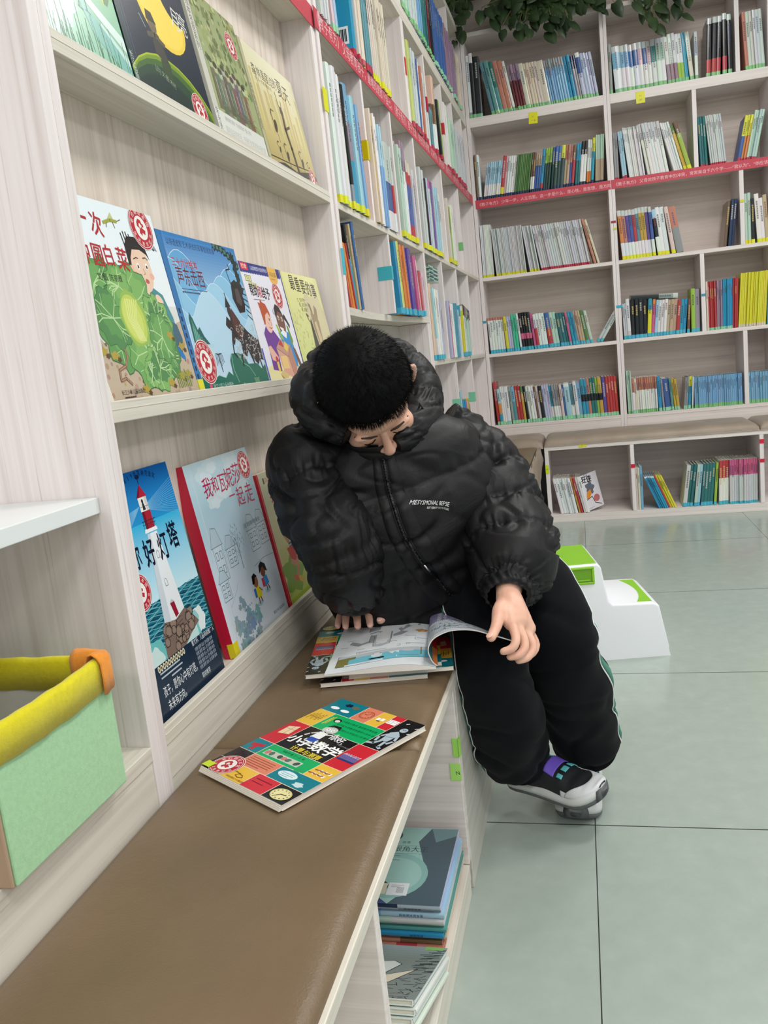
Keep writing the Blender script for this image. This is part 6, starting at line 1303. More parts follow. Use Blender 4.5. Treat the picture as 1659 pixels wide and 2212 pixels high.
# ------------------------------------------------------------------ trailing plants on top of the end bookcase
LEAF = mat('pothos_leaf', srgb(58, 84, 44), .42)
def _leaf():
    tc = N(LEAF, 'ShaderNodeTexCoord'); n = N(LEAF, 'ShaderNodeTexNoise', Scale=9.0, Detail=3.0); L(LEAF, tc.outputs['Object'], n.inputs['Vector'])
    r = ramp(LEAF, [(.35, srgb(34, 52, 30)), (.65, srgb(62, 84, 46))], n.outputs['Fac']); L(LEAF, r.outputs['Color'], BS(LEAF).inputs['Base Color'])
_leaf()
STEM = mat('pothos_stem', srgb(104, 100, 60), .5); POT = mat('brown_pot', srgb(120, 84, 66), .6); SOIL = mat('soil', srgb(60, 46, 38), .9)
def plant(x, z0, spread, drops, label, seed, n=60):
    rnd = random.Random(seed); root = empty('potted_plant', (x, YK + .10, z0), label, 'plant', 'trailing plants on the bookcase')
    b = MB(); k = 20; y = YK + .11; R = .075
    prof = [(.0, 0), (.052, 0), (.058, .004), (R, .11), (R + .006, .112), (R + .006, .125), (R - .004, .125), (R - .008, .108)]
    vs, fs = [], []
    for r, zq in prof:
        for i in range(k): t = 6.2832 * i / k; vs.append((x + r * math.cos(t), y + r * math.sin(t), z0 + zq))
    for j in range(len(prof) - 1):
        for i in range(k): fs.append((j * k + i, j * k + (i + 1) % k, (j + 1) * k + (i + 1) % k, (j + 1) * k + i))
    smooth_mesh(vs, fs, 'pot', root, POT)
    b = MB(); b.add([(x + (R - .007) * math.cos(6.2832 * i / k), y + (R - .007) * math.sin(6.2832 * i / k), z0 + .108) for i in range(k)], [tuple(range(k))]); b.build('soil', SOIL, root)
    st_, lf = MB(), MB()
    def leaf(p, d, s):
        d = d.normalized(); up = Vector((rnd.uniform(-.5, .5), -.8, rnd.uniform(.0, .7))); w = d.cross(up).normalized(); nn = w.cross(d).normalized()
        out = [(0, 0), (.30, -.10), (.48, .08), (.50, .30), (.40, .56), (.20, .82), (0, 1.0)]
        vs = [p]; 
        mid = [p + d * s * q + nn * s * .10 * math.sin(3.14 * q) for q in (0, .08, .30, .56, .82, 1.0)]
        L_, R_ = [], []
        for u, v in out: 
            c = p + d * s * v - nn * s * (.22 * u); L_.append(c + w * s * u * .72); R_.append(c - w * s * u * .72)
        vs = mid + L_ + R_; m = len(mid); fs = []
        a0, b0 = m, m + 7
        fs += [(0, a0 + 1, a0 + 2, 1), (1, a0 + 2, a0 + 3, 2), (2, a0 + 3, a0 + 4, 3), (3, a0 + 4, a0 + 5, 4), (4, a0 + 5, 5)]
        fs += [(1, b0 + 2, b0 + 1, 0), (2, b0 + 3, b0 + 2, 1), (3, b0 + 4, b0 + 3, 2), (4, b0 + 5, b0 + 4, 3), (5, b0 + 5, 4)]
        lf.add(vs, fs, 0, (1, 1, 1, 1), True)
    for (dx, dz) in drops:
        p0 = Vector((x + rnd.uniform(-.03, .03), YK + .05, z0 + .12)); p1 = Vector((x + dx * .5, YK - .01, z0 + .15 + rnd.uniform(0, .04))); p2 = Vector((x + dx, YK - .05 - rnd.uniform(0, .05), z0 + dz))
        pts = []
        for i in range(13): t = i / 12; pts.append(p0 * (1 - t) ** 2 + p1 * 2 * t * (1 - t) + p2 * t * t)
        st_.tube(pts, .0025, 6)
        for i in range(3, 13):
            if rnd.random() < .9:
                q = pts[i]; d = Vector((rnd.uniform(-.8, .8), rnd.uniform(-.7, .1), rnd.uniform(-1.2, -.3))); e = q + d.normalized() * rnd.uniform(.015, .04); st_.tube([q, e], .0014, 5); leaf(e, d + Vector((0, -.1, -.5)), rnd.uniform(.055, .095))
    for i in range(n):
        q = Vector((x + rnd.gauss(0, spread), YK + rnd.uniform(-.09, .10), z0 + rnd.uniform(.06, .20))); leaf(q, Vector((rnd.uniform(-1, 1), rnd.uniform(-.8, .3), rnd.uniform(-1, .3))), rnd.uniform(.06, .10))
    st_.build('stems', STEM, root); lf.build('foliage', LEAF, root)
plant(.16, 2.678, .11, [(-.25, .03), (-.2, -.03), (-.12, -.06), (-.05, -.05), (.02, -.07), (.08, -.05), (.14, -.06), (.2, 0.0), (.26, .02), (.30, -.02), (-.3, .08), (.05, -.02), (-.08, -.03), (.36, .0)], 'bushy trailing plant hanging over the top shelf of the corner bay', 3, 90)
plant(.74, 2.678, .07, [(-.06, -.12), (-.02, -.16), (.02, -.08), (.12, -.12), (.15, -.06), (-.12, -.02), (.2, .02), (.08, .0)], 'sparse trailing plant over the top shelf of the middle bay', 4, 22)
plant(-.20, 2.99 - .10, .04, [(-.10, -.14), (-.06, -.20), (-.12, -.10), (-.02, -.12), (-.08, -.24)], 'trailing plant hanging in the corner between the two bookcases', 5, 16)
# ------------------------------------------------------------------ the boy reading on the bench
from mathutils import noise as mnoise
def nz(v, f=1.0): return mnoise.noise(Vector(v) * f)
def catm(vals, x):
    k = len(vals) - 1; i = min(int(x), k - 1); f = x - i
    g = lambda j: vals[max(0, min(k, j))]
    a0, a1, a2, a3 = g(i - 1), g(i), g(i + 1), g(i + 2)
    return (a1 * 2 + (a2 - a0) * f + (a0 * 2 - a1 * 5 + a2 * 4 - a3) * (f * f) + (a1 * 3 - a0 - a2 * 3 + a3) * (f * f * f)) * .5

class Cloth:
    """sleeve-like surface: rings (centre, half width along A, half depth), A a lateral direction"""
    def __init__(s, cs, ra, rb, A, disp=None, sq=2.0):
        s.cs = [Vector(c) for c in cs]; s.ra, s.rb = ra, rb; s.A = [Vector(a) for a in A] if isinstance(A[0], (tuple, list, Vector)) else [Vector(A)] * len(cs)
        s.disp = disp; s.k = len(cs) - 1; s.sq = sq
    def fr(s, x):
        c = catm(s.cs, x); e = .05
        T = (catm(s.cs, min(s.k, x + e)) - catm(s.cs, max(0, x - e))).normalized()
        A = catm(s.A, x); A = (A - T * A.dot(T)).normalized(); B = A.cross(T).normalized()
        return c, T, A, B
    def pt(s, x, th, off=0.0):
        c, T, A, B = s.fr(x); ra, rb = catm(s.ra, x), catm(s.rb, x)
        cs_, sn = math.cos(th), math.sin(th)
        if s.sq != 2.0:
            p = 2.0 / s.sq; cs_ = math.copysign(abs(cs_) ** p, cs_); sn = math.copysign(abs(sn) ** p, sn)
        d = (A * cs_ * ra + B * sn * rb); n = (A * cs_ / max(ra, 1e-6) + B * sn / max(rb, 1e-6)).normalized()
        h = s.disp(x, th, c + d) if s.disp else 0.0
        return c + d + n * (h + off)
    def grid(s, n, m, x0=0.0, x1=None, cap0=False, cap1=False):
        x1 = s.k if x1 is None else x1; vs, fs = [], []
        for i in range(n + 1):
            x = x0 + (x1 - x0) * i / n
            for j in range(m): vs.append(s.pt(x, 2 * math.pi * j / m))
        for i in range(n):
            for j in range(m): fs.append((i * m + j, (i + 1) * m + j, (i + 1) * m + (j + 1) % m, i * m + (j + 1) % m)[::-1])
        for on, row, rv in ((cap0, 0, 0), (cap1, n, 1)):
            if on:
                c = len(vs); q = Vector((0, 0, 0))
                for j in range(m): q += Vector(vs[row * m + j])
                vs.append(q / m)
                for j in range(m):
                    a, b = row * m + j, row * m + (j + 1) % m
                    fs.append((a, b, c) if rv == 0 else (b, a, c))
        return vs, fs
def quilt(seams, amp, wr, f=9.0, seed=0.0, sw=.16, fold=1.0):
    """puffs between stitched seams, gathers next to the seams and loose creases"""
    def d(x, th, p):
        lo = max([q for q in seams if q <= x], default=seams[0] - 1.2); hi = min([q for q in seams if q > x], default=seams[-1] + 1.2)
        t = (x - lo) / (hi - lo); h = amp * (math.sin(math.pi * t) ** .55 - .55)
        near = min(x - lo, hi - x)
        g = math.exp(-(near / (sw * 1.5)) ** 2)
        gn = mnoise.noise(Vector((math.cos(th) * 3.2 + seed, math.sin(th) * 3.2, x * .5 + seed)) * 1.7)
        h += wr * .50 * g * (1.0 - 2.6 * abs(gn))
        q = Vector((p.x * f * .55, p.y * f * .55, p.z * f * 1.25)) + Vector((seed, seed * 2, 0))
        a = mnoise.noise(q); b = mnoise.noise(q * 1.15 + Vector((5, 3, 1))); c = mnoise.noise(q * 1.9 + Vector((1, 8, 4)))
        h += fold * wr * (.55 * a - .60 * max(0.0, 1 - abs(b) / .10) - .28 * max(0.0, 1 - abs(c) / .12))
        return h
    return d
NYLON = mat('black_nylon', srgb(23, 22, 24), .48, spec=.25)
def _ny():
    tc = N(NYLON, 'ShaderNodeTexCoord'); n = N(NYLON, 'ShaderNodeTexNoise', Scale=16.0, Detail=4.0, Roughness=.5, Distortion=1.2); L(NYLON, tc.outputs['Object'], n.inputs['Vector'])
    n2 = N(NYLON, 'ShaderNodeTexNoise', Scale=900.0, Detail=2.0); L(NYLON, tc.outputs['Object'], n2.inputs['Vector'])
    ad = N(NYLON, 'ShaderNodeMath', operation='MULTIPLY_ADD'); L(NYLON, n2.outputs['Fac'], ad.inputs[0]); ad.inputs[1].default_value = .03; L(NYLON, n.outputs['Fac'], ad.inputs[2])
    bp = N(NYLON, 'ShaderNodeBump', Strength=.16, Distance=.02); L(NYLON, ad.outputs[0], bp.inputs['Height']); L(NYLON, bp.outputs['Normal'], BS(NYLON).inputs['Normal'])
_ny()
KNIT = mat('black_tracksuit_knit', srgb(14, 15, 19), .9, spec=.12, sheen=.03)
SKIN = mat('skin', srgb(226, 178, 154), .48, spec=.4)
def _skin():
    b = BS(SKIN); b.inputs['Subsurface Weight'].default_value = .12; b.inputs['Subsurface Radius'].default_value = (.01, .004, .002)
    tc = N(SKIN, 'ShaderNodeTexCoord'); n = N(SKIN, 'ShaderNodeTexNoise', Scale=40.0, Detail=4.0); L(SKIN, tc.outputs['Object'], n.inputs['Vector'])
    r = ramp(SKIN, [(.3, srgb(218, 164, 142)), (.7, srgb(230, 184, 160))], n.outputs['Fac']); L(SKIN, r.outputs['Color'], b.inputs['Base Color'])
_skin()
HAIR = mat('black_hair', srgb(9, 9, 10), .6, spec=.12)

boy = empty('person', (0.0, 1.75, 0.43), 'boy in a black puffer jacket sitting on the bench, bent over an open magazine', 'person')

# head frame (columns: subject's right, face forward, up)
HC = Vector((-.117, 1.430, .920))
_im = lambda a, b_, c: (_rt * a + _dn * b_ + _fw * c)
HA = _im(.93, -.37, 0.0).normalized(); HD = _im(.37, .93, 0.0).normalized(); HT = -_fw
PHI = math.radians(76)
HF = HT * math.cos(PHI) + HD * math.sin(PHI); HU = HT * math.sin(PHI) - HD * math.cos(PHI)
def hp(x, y, z): return HC + HA * x + HF * y + HU * z       # x towards the boy's left

# --- body: one remeshed skin surface
bb = MB()
def ellipsoid(c, ax, rad, n=20, m=28):
    vs, fs = [], []
    for i in range(n + 1):
        a = math.pi * i / n
        for j in range(m):
            t = 2 * math.pi * j / m
            vs.append(Vector(c) + ax[0] * rad[0] * math.sin(a) * math.cos(t) + ax[1] * rad[1] * math.sin(a) * math.sin(t) + ax[2] * rad[2] * math.cos(a))
    for i in range(n):
        for j in range(m): fs.append((i * m + j, (i + 1) * m + j, (i + 1) * m + (j + 1) % m, i * m + (j + 1) % m))
    return vs, fs
def ell3(c, ax, rad): v, f = ellipsoid(c, ax, rad); bb.add(v, f)
def chain(pts, rad, n=14):
    """tapered limb with rounded ends and joints"""
    P_ = [Vector(p) for p in pts]; out, rr = [], []
    k = len(P_) - 1; N_ = max(8, k * 7)
    for i in range(N_ + 1):
        x = k * i / N_; out.append(catm(P_, x)); rr.append(float(catm(list(rad), x)))
    d0 = (out[0] - out[1]).normalized(); d1 = (out[-1] - out[-2]).normalized()
    cap0 = [(out[0] + d0 * rr[0] * q, rr[0] * math.sqrt(max(.02, 1 - q * q))) for q in (.98, .8, .5)]; cap1 = [(out[-1] + d1 * rr[-1] * q, rr[-1] * math.sqrt(max(.02, 1 - q * q))) for q in (.5, .8, .98)]
    bb.tube([c[0] for c in cap0] + out + [c[0] for c in cap1], [c[1] for c in cap0] + rr + [c[1] for c in cap1], n)
AX = (HA, HF, HU)
ell3(hp(0, -.008, .018), AX, (.074, .090, .084)); ell3(hp(0, .022, -.030), AX, (.062, .066, .066)); ell3(hp(0, .030, -.068), AX, (.046, .050, .042)); ell3(hp(0, .052, .030), AX, (.056, .036, .040))
for sx in (-1, 1):
    ell3(hp(.038 * sx, .058, -.038), AX, (.024, .022, .024)); ell3(hp(.030 * sx, .0765, -.006), AX, (.0165, .0105, .0105)); ell3(hp(.030 * sx, .080, .016), AX, (.022, .009, .007))
    ell3(hp(.084 * sx, -.010, -.008), (HA * .35 + HF * .94 * sx * 0 + HA * 0, (HF * .5 + HA * sx * .86).normalized(), HU), (.006, .020, .030)) if False else None
    e1 = (HF * -.55 + HA * sx * .83).normalized(); e2 = (HF * .83 + HA * sx * .55).normalized()
    for q in range(18):
        t = 2 * math.pi * q / 18; c = hp(.073 * sx, .002, -.012) + e1 * (.013 + .013 * math.cos(t)) + HU * (.030 * math.sin(t)); ell3(c, (e1, e2, HU), (.0048, .0042, .0062)) if q % 1 == 0 else None
    ell3(hp(.073 * sx, .002, -.012) + e1 * .010, (e1, e2, HU), (.015, .0030, .026)); ell3(hp(.074 * sx, .002, -.040), (e1, e2, HU), (.008, .005, .008))
chain([hp(0, .083, .008), hp(0, .092, -.012), hp(0, .104, -.032)], [.0075, .0075, .0095]); ell3(hp(0, .103, -.034), AX, (.0115, .0105, .0095))
for sx in (-1, 1): ell3(hp(.0115 * sx, .095, -.037), AX, (.0075, .0085, .0065))
ell3(hp(0, .083, -.058), AX, (.022, .008, .0055)); ell3(hp(0, .081, -.068), AX, (.019, .008, .006))
NB = Vector((-.121, 1.545, .845))
chain([hp(0, -.02, -.04), (-.121, 1.502, .871), NB, (-.11, 1.56, .78)], [.050, .048, .052, .07], 20)
# trunk, arms and legs under the clothes
chain([(-.11, 1.555, .80), (-.10, 1.575, .70), (-.07, 1.64, .60), (-.02, 1.75, .515)], [.075, .105, .10, .10], 24)
chain([(-.195, 1.525, .80), (-.03, 1.60, .785)], [.05, .05], 16)
RA = [(-.231, 1.509, .812), (-.236, 1.43, .752), (-.200, 1.384, .668), (-.196, 1.46, .58), (-.203, 1.545, .508)]
LA = [(-.011, 1.621, .785), (.055, 1.617, .71), (.092, 1.554, .636), (.104, 1.468, .580), (.1035, 1.394, .551)]
chain(RA, [.042, .038, .034, .030, .021], 16); chain(LA, [.042, .038, .034, .030, .021], 16)
RLEG = [(-.055, 1.77, .505), (.015, 1.60, .495), (.0505, 1.44, .415), (.056, 1.50, .30), (.069, 1.60, .15)]
LLEG = [(.05, 1.83, .505), (.125, 1.68, .480), (.178, 1.551, .412), (.199, 1.615, .30), (.206, 1.71, .13)]
for lg in (RLEG, LLEG): chain(lg, [.062, .058, .048, .044, .032], 18)
# the boy's left hand pinching the lifted pages
LW = Vector((.1035, 1.394, .551))
chain([LW, (.109, 1.372, .538), (.118, 1.352, .520)], [.0215, .0245, .0225]); chain([LW + Vector((.006, -.006, -.004)), (.124, 1.362, .516), (.133, 1.358, .503)], [.019, .020, .017]); chain([(.103, 1.385, .545), (.106, 1.350, .532), (.112, 1.330, .522)], [.019, .0185, .0135])
LF = {'index': [(.112, 1.332, .522), (.1205, 1.298, .5075), (.1155, 1.285, .4955), (.1005, 1.2795, .4915)], 'middle': [(.122, 1.336, .513), (.1325, 1.314, .4905), (.125, 1.299, .479), (.1095, 1.292, .4775)], 'ring': [(.131, 1.350, .504), (.1435, 1.336, .480), (.136, 1.319, .467), (.1215, 1.306, .4655)], 'little': [(.135, 1.366, .499), (.147, 1.364, .473), (.142, 1.349, .462), (.131, 1.338, .459)]}
for k_, r_ in (('index', .0076), ('middle', .0078), ('ring', .0075), ('little', .0067)): chain(LF[k_], [r_ * 1.18, r_ * 1.04, r_ * .98, r_ * .86], 12)
LTH = [(.100, 1.374, .546), (.0925, 1.340, .540), (.0905, 1.306, .5285), (.0835, 1.276, .5175)]
chain(LTH, [.0145, .0125, .0098, .0082], 12)
# the right hand laid palm down on the page
RW = Vector((-.203, 1.51, .492))
chain([(-.203, 1.548, .500), (-.200, 1.526, .5015), (-.198, 1.508, .4985)], [.020, .024, .022]); chain([(-.222, 1.533, .494), (-.180, 1.533, .496)], [.017, .018])
RF = {'little': [(-.226, 1.5260, 0.4925), (-.238, 1.5030, 0.4905), (-.2385, 1.4840, 0.4820), (-.2365, 1.4730, 0.4780)], 'ring': [(-.213, 1.5220, 0.4975), (-.221, 1.4940, 0.4990), (-.2195, 1.4740, 0.4885), (-.2175, 1.4625, 0.4800)], 'middle': [(-.199, 1.5200, 0.4985), (-.2005, 1.4930, 0.5020), (-.1960, 1.4730, 0.4905), (-.1930, 1.4610, 0.4805)], 'index': [(-.186, 1.5210, 0.4995), (-.1805, 1.4980, 0.5055), (-.1735, 1.4780, 0.4925), (-.1695, 1.4655, 0.4810)]}
for k_, r_ in (('little', .0068), ('ring', .0075), ('middle', .0080), ('index', .0078)): chain(RF[k_], [r_ * 1.1, r_ * 1.04, r_ * .98, r_ * .88], 12)
RTH = [(-.184, 1.532, .499), (-.160, 1.514, .4975), (-.148, 1.499, .4905), (-.1535, 1.4855, .4835)]
chain(RTH, [.0135, .0112, .0095, .0084], 12)
_o = bb.build('body_rough', SKIN)
_md = _o.modifiers.new('one_surface', 'REMESH'); _md.mode = 'VOXEL'; _md.voxel_size = .0024; _md.use_smooth_shade = True
_ms = _o.modifiers.new('soften', 'SMOOTH'); _ms.factor = .5; _ms.iterations = 5
_dg = bpy.context.evaluated_depsgraph_get()
_me = bpy.data.meshes.new_from_object(_o.evaluated_get(_dg)); bpy.data.objects.remove(_o, do_unlink=True)
_me.materials.clear(); body = link('body', _me, None, SKIN); attach(body, boy)

# face marks, nails
BROW = mat('brow_hair', srgb(52, 38, 34), .7); LIP = mat('lips', srgb(196, 118, 108), .45); NAIL = mat('fingernail', srgb(236, 186, 172), .28)
def strip(name, pts, wid, m, parent):
    b = MB(); b.tube(pts, wid, 8); return b.build(name, m, parent)
for sx in (-1, 1):
    strip('eyebrow', [hp(.012 * sx, .0885, .0165), hp(.024 * sx, .0885, .0205), hp(.038 * sx, .0835, .0205), hp(.050 * sx, .0735, .0145)], [.0012, .0022, .0020, .0008], BROW, body)
    strip('eyelash', [hp(.016 * sx, .0835, -.0095), hp(.024 * sx, .0872, -.0125), hp(.034 * sx, .0868, -.0125), hp(.045 * sx, .0770, -.0075)], [.0006, .0011, .0012, .0007], HAIR, body)
strip('lips', [hp(-.019, .0835, -.0625), hp(-.008, .0905, -.0605), hp(0, .0915, -.0615), hp(.008, .0905, -.0605), hp(.019, .0835, -.0625)], [.0015, .0032, .0036, .0032, .0015], LIP, body)
def nail(tip, prev, up, r):
    d = (Vector(tip) - Vector(prev)).normalized(); up = Vector(up); up = (up - d * up.dot(d)).normalized(); w = d.cross(up)
    v, f = ellipsoid(Vector(tip) + up * r * .80 + d * r * .35, (w, d, up), (r * .72, r * .85, r * .22), 10, 14)
    smooth_mesh(v, f, 'fingernail', body, NAIL)
nail(LTH[3], LTH[2], (-.1, .1, 1), .0082)
for k_ in RF: nail(RF[k_][3], RF[k_][2], (0, -.5, .85), .0066)
nail(RTH[3], RTH[2], (.2, -.4, .9), .0078)

# hair: short black cap and its bristle
def hairline(az):
    """lowest elevation (radians) of the hair at azimuth az from the face"""
    c = math.cos(az); s_ = abs(math.sin(az))
    if c > 0: return math.radians(21 - 15 * (1 - c) ** 1.1 - 4 * s_ + 3 * math.sin(az * 9) * .6)
    return math.radians(4 - 44 * min(1.0, (-c) ** .8))
HR = (.0835, .0985, .0945); HO = (0, -.010, .020)
def hs(az, el, k=1.0):
    x = HR[0] * math.cos(el) * math.sin(az); y = HR[1] * math.cos(el) * math.cos(az); z = HR[2] * math.sin(el)
    q = 1 + .018 * nz((x, y, z), 38) + .012 * nz((x, y, z), 90)
    return hp(HO[0] + x * q * k, HO[1] + y * q * k, HO[2] + z * q * k)
vs, fs = [], []; m_, n_ = 96, 34
for j in range(n_ + 1):
    for i in range(m_):
        az = 2 * math.pi * i / m_; e0 = hairline(az); el = e0 + (math.pi / 2 - e0) * j / n_
        vs.append(hs(az, el, .965 + .035 * min(1, j / 4)))
for j in range(n_):
    for i in range(m_): fs.append((j * m_ + i, j * m_ + (i + 1) % m_, (j + 1) * m_ + (i + 1) % m_, (j + 1) * m_ + i))
b0 = len(vs)
for i in range(m_): vs.append(hs(2 * math.pi * i / m_, hairline(2 * math.pi * i / m_) - .02, .86))
for i in range(m_): fs.append((i, b0 + i, b0 + (i + 1) % m_, (i + 1) % m_))
hair = smooth_mesh(vs, fs, 'hair', boy, HAIR)
rnd = random.Random(21); vs, fs = [], []
for q in range(9000):
    az = rnd.uniform(-math.pi, math.pi); e0 = hairline(az); el = math.asin(rnd.uniform(math.sin(e0), 1.0))
    if rnd.random() < .22: el = e0 + rnd.uniform(-.01, .14)
    p = hs(az, el, .985); nn = (p - hp(*HO)).normalized(); crown = hp(0, -.045, .105)
    flow = (p - crown); flow = (flow - nn * flow.dot(nn)); flow = flow.normalized() if flow.length > 1e-5 else HF
    d = (nn * rnd.uniform(.35, .75) + flow * rnd.uniform(.6, 1.0) + HA * rnd.uniform(-.25, .25)).normalized(); ln = rnd.uniform(.008, .0155); w = d.cross(nn).normalized() * .00035; u = nn * .00035
    b0 = len(vs); e = p + d * ln - HU * .001
    vs += [p + w, p - w, p + u * 1.6, e]; fs += [(b0, b0 + 1, b0 + 3), (b0 + 1, b0 + 2, b0 + 3), (b0 + 2, b0, b0 + 3)]
smooth_mesh(vs, fs, 'hair_bristle', hair, HAIR, False)

# jacket
TX = Vector((.36, .18, -.05)).normalized()
TOR = Cloth([TZ for TZ in [(-.072, 1.707, .446), (-.088, 1.657, .508), (-.097, 1.594, .607), (-.104, 1.558, .704), (-.112, 1.538, .778), (-.118, 1.529, .823), (-.123, 1.523, .867)]],
            [.205, .205, .200, .195, .180, .140, .080], [.130, .140, .140, .135, .115, .090, .065], TX, quilt([.0, 2.05, 3.75, 6.2], .016, .013, 8.0, 3.1), 2.3)
v, f = TOR.grid(120, 150, 0, 5.9)
jacket = smooth_mesh(v, f, 'jacket', boy, NYLON)
RSL = Cloth([(-.196, 1.539, .836), (-.252, 1.464, .796), (-.236, 1.419, .739), (-.203, 1.391, .680), (-.190, 1.414, .608), (-.193, 1.472, .570), (-.198, 1.533, .541)],
            [.070, .073, .073, .072, .068, .060, .048], [.072, .072, .072, .070, .068, .060, .046], (.9, .1, -.2), quilt([.2, 1.7, 3.35, 4.6, 5.8], .013, .016, 10.0, 1.0), 2.0)
v, f = RSL.grid(130, 120, 0, 6, True); smooth_mesh(v, f, 'sleeve', jacket, NYLON)
LSL = Cloth([(-.03, 1.612, .812), (.030, 1.632, .768), (.064, 1.609, .702), (.090, 1.553, .638), (.106, 1.490, .590), (.104, 1.438, .564), (.101, 1.408, .552)],
            [.072, .078, .083, .086, .084, .066, .040], [.072, .076, .080, .082, .080, .062, .038], (.8, .45, .3), quilt([.3, 1.65, 2.75, 3.7, 5.3], .013, .016, 9.0, 7.0), 2.0)
v, f = LSL.grid(130, 120, 0, 6, True); smooth_mesh(v, f, 'sleeve', jacket, NYLON)
def cuff(cs, r, m_amp):
    c = Cloth(cs, [r, r * 1.04, r * .98, r * .80], [r * .9, r * .94, r * .88, r * .70], (.9, .3, .1), lambda x, th, p: m_amp * math.sin(th * 17 + 1.5 * math.sin(x * 2)) * (1 - .2 * x) + .001 * nz(p, 60))
    v, f = c.grid(24, 140); smooth_mesh(v, f, 'cuff', jacket, NYLON)
cuff([(.1035, 1.428, .561), (.102, 1.412, .555), (.1015, 1.400, .551), (.102, 1.394, .549)], .042, .0022)
cuff([(-.196, 1.512, .551), (-.199, 1.539, .535), (-.201, 1.552, .526), (-.202, 1.559, .521)], .038, .0018)
# hood lying back round the neck, and the standing collar
HOOD = Cloth([(-.150, 1.400, .852), (-.188, 1.408, .880), (-.222, 1.450, .916), (-.222, 1.530, .962), (-.188, 1.600, .985), (-.135, 1.645, .975), (-.088, 1.650, .942), (-.058, 1.612, .900), (-.052, 1.552, .868), (-.066, 1.480, .842), (-.09, 1.44, .83)],
             [.022, .032, .038, .041, .044, .046, .045, .042, .040, .034, .024], [.026, .036, .041, .044, .046, .048, .047, .044, .042, .036, .026], (0, 0.2, 1), quilt([1.2, 3.4, 5.6, 7.8, 9.2], .007, .013, 13.0, 4.0, .2), 2.0)
v, f = HOOD.grid(120, 64, 0, 10, True, True); smooth_mesh(v, f, 'hood', jacket, NYLON)
CN = Cloth([(-.122, 1.535, .80), (-.120, 1.510, .835), (-.119, 1.492, .866)], [.098, .086, .080], [.098, .090, .084], TX, quilt([-.4, 1.1, 2.4], .006, .008, 14, 9.0), 2.0)
v, f = CN.grid(40, 90); smooth_mesh(v, f, 'collar', jacket, NYLON)
# zip, its flap and the chest lettering
ZIP = mat('zip_teeth', srgb(20, 20, 22), .3, .3); PULL = mat('zip_pull', srgb(200, 200, 204), .25, .9)
zb = MB(); zt = [(5.1, 1.72), (4.6, 1.72), (4.1, 1.72), (3.6, 1.72), (3.1, 1.70), (2.6, 1.64), (2.1, 1.54), (1.6, 1.40), (1.1, 1.22), (.6, 1.02), (.1, .90)]
zp = [TOR.pt(a_, b_, .001) for a_, b_ in zt]; fine = []
for i in range(121): fine.append(TOR.pt(float(catm([q[0] for q in zt], 10 * i / 120)), float(catm([q[1] for q in zt], 10 * i / 120)), .0015))
zb.tube(fine, .0032, 8); zip_ = zb.build('zip_tape', ZIP, jacket)
zb = MB()
for i in range(0, 120): 
    p, q = fine[i], fine[i + 1]; d = (q - p).normalized(); w = d.cross(_fw).normalized(); s_ = 1 if i % 2 else -1
    zb.tube([p - _fw * .003 - w * .0004 * s_, p - _fw * .003 + w * .0026 * s_], .0009, 6)
zb.build('zip_teeth', mat('zip_teeth_gloss', srgb(48, 48, 52), .25, .4), zip_)
i_ = 66; zb = MB(); zb.tube([fine[i_] - _fw * .004, fine[i_ + 3] - _fw * .006], [.0022, .0016], 8); zb.build('zip_pull', PULL, zip_)
def flap2(off_th, w, name):
    vs, fs = [], []
    for i in range(121):
        a_ = float(catm([q[0] for q in zt], 10 * i / 120)); b_ = float(catm([q[1] for q in zt], 10 * i / 120)) + off_th
        for j, o_ in ((0, .0005), (1, .005), (2, .0055), (3, .005), (4, .0005)): vs.append(TOR.pt(a_, b_ + w * (j - 2) / 2, o_ + .0006 * nz((a_ * 4, j, 0))))
    for i in range(120):
        for j in range(4): fs.append((i * 5 + j, (i + 1) * 5 + j, (i + 1) * 5 + j + 1, i * 5 + j + 1))
    smooth_mesh(vs, fs, name, jacket, NYLON)
flap2(.075, .05, 'zip_flap'); flap2(-.075, .05, 'zip_flap')
def chest_text(t, x0, th0, size, name, slope):
    v_, f_, w_ = glyphs(t); b = MB(); R_ = .19; cs_, sn_ = math.cos(slope), math.sin(slope)
    for g in f_:
        q = []
        for k in g:
            X, Y = v_[k][0] * .72 + v_[k][1] * .18, v_[k][1]; X, Y = X * cs_ - Y * sn_, X * sn_ + Y * cs_
            q.append(TOR.pt(x0 + Y * size / .085, th0 - X * size / R_, .0016))
        b.add(q, [tuple(range(len(g)))], 0, srgb(232, 232, 232))
    b.build(name, PRINT, jacket)
chest_text('MESYSMONAL REPSE', 3.47, 1.60, .0092, 'chest_print', math.radians(-24)); chest_text('BUT YEAH BRIGHT FUTURE', 3.30, 1.50, .0042, 'chest_print', math.radians(-24))
strip('drawcord', [hp(.083, .035, -.055), hp(.088, .050, -.075), hp(.082, .055, -.095), hp(.076, .045, -.085), hp(.083, .035, -.055)], .0016, ZIP, jacket)

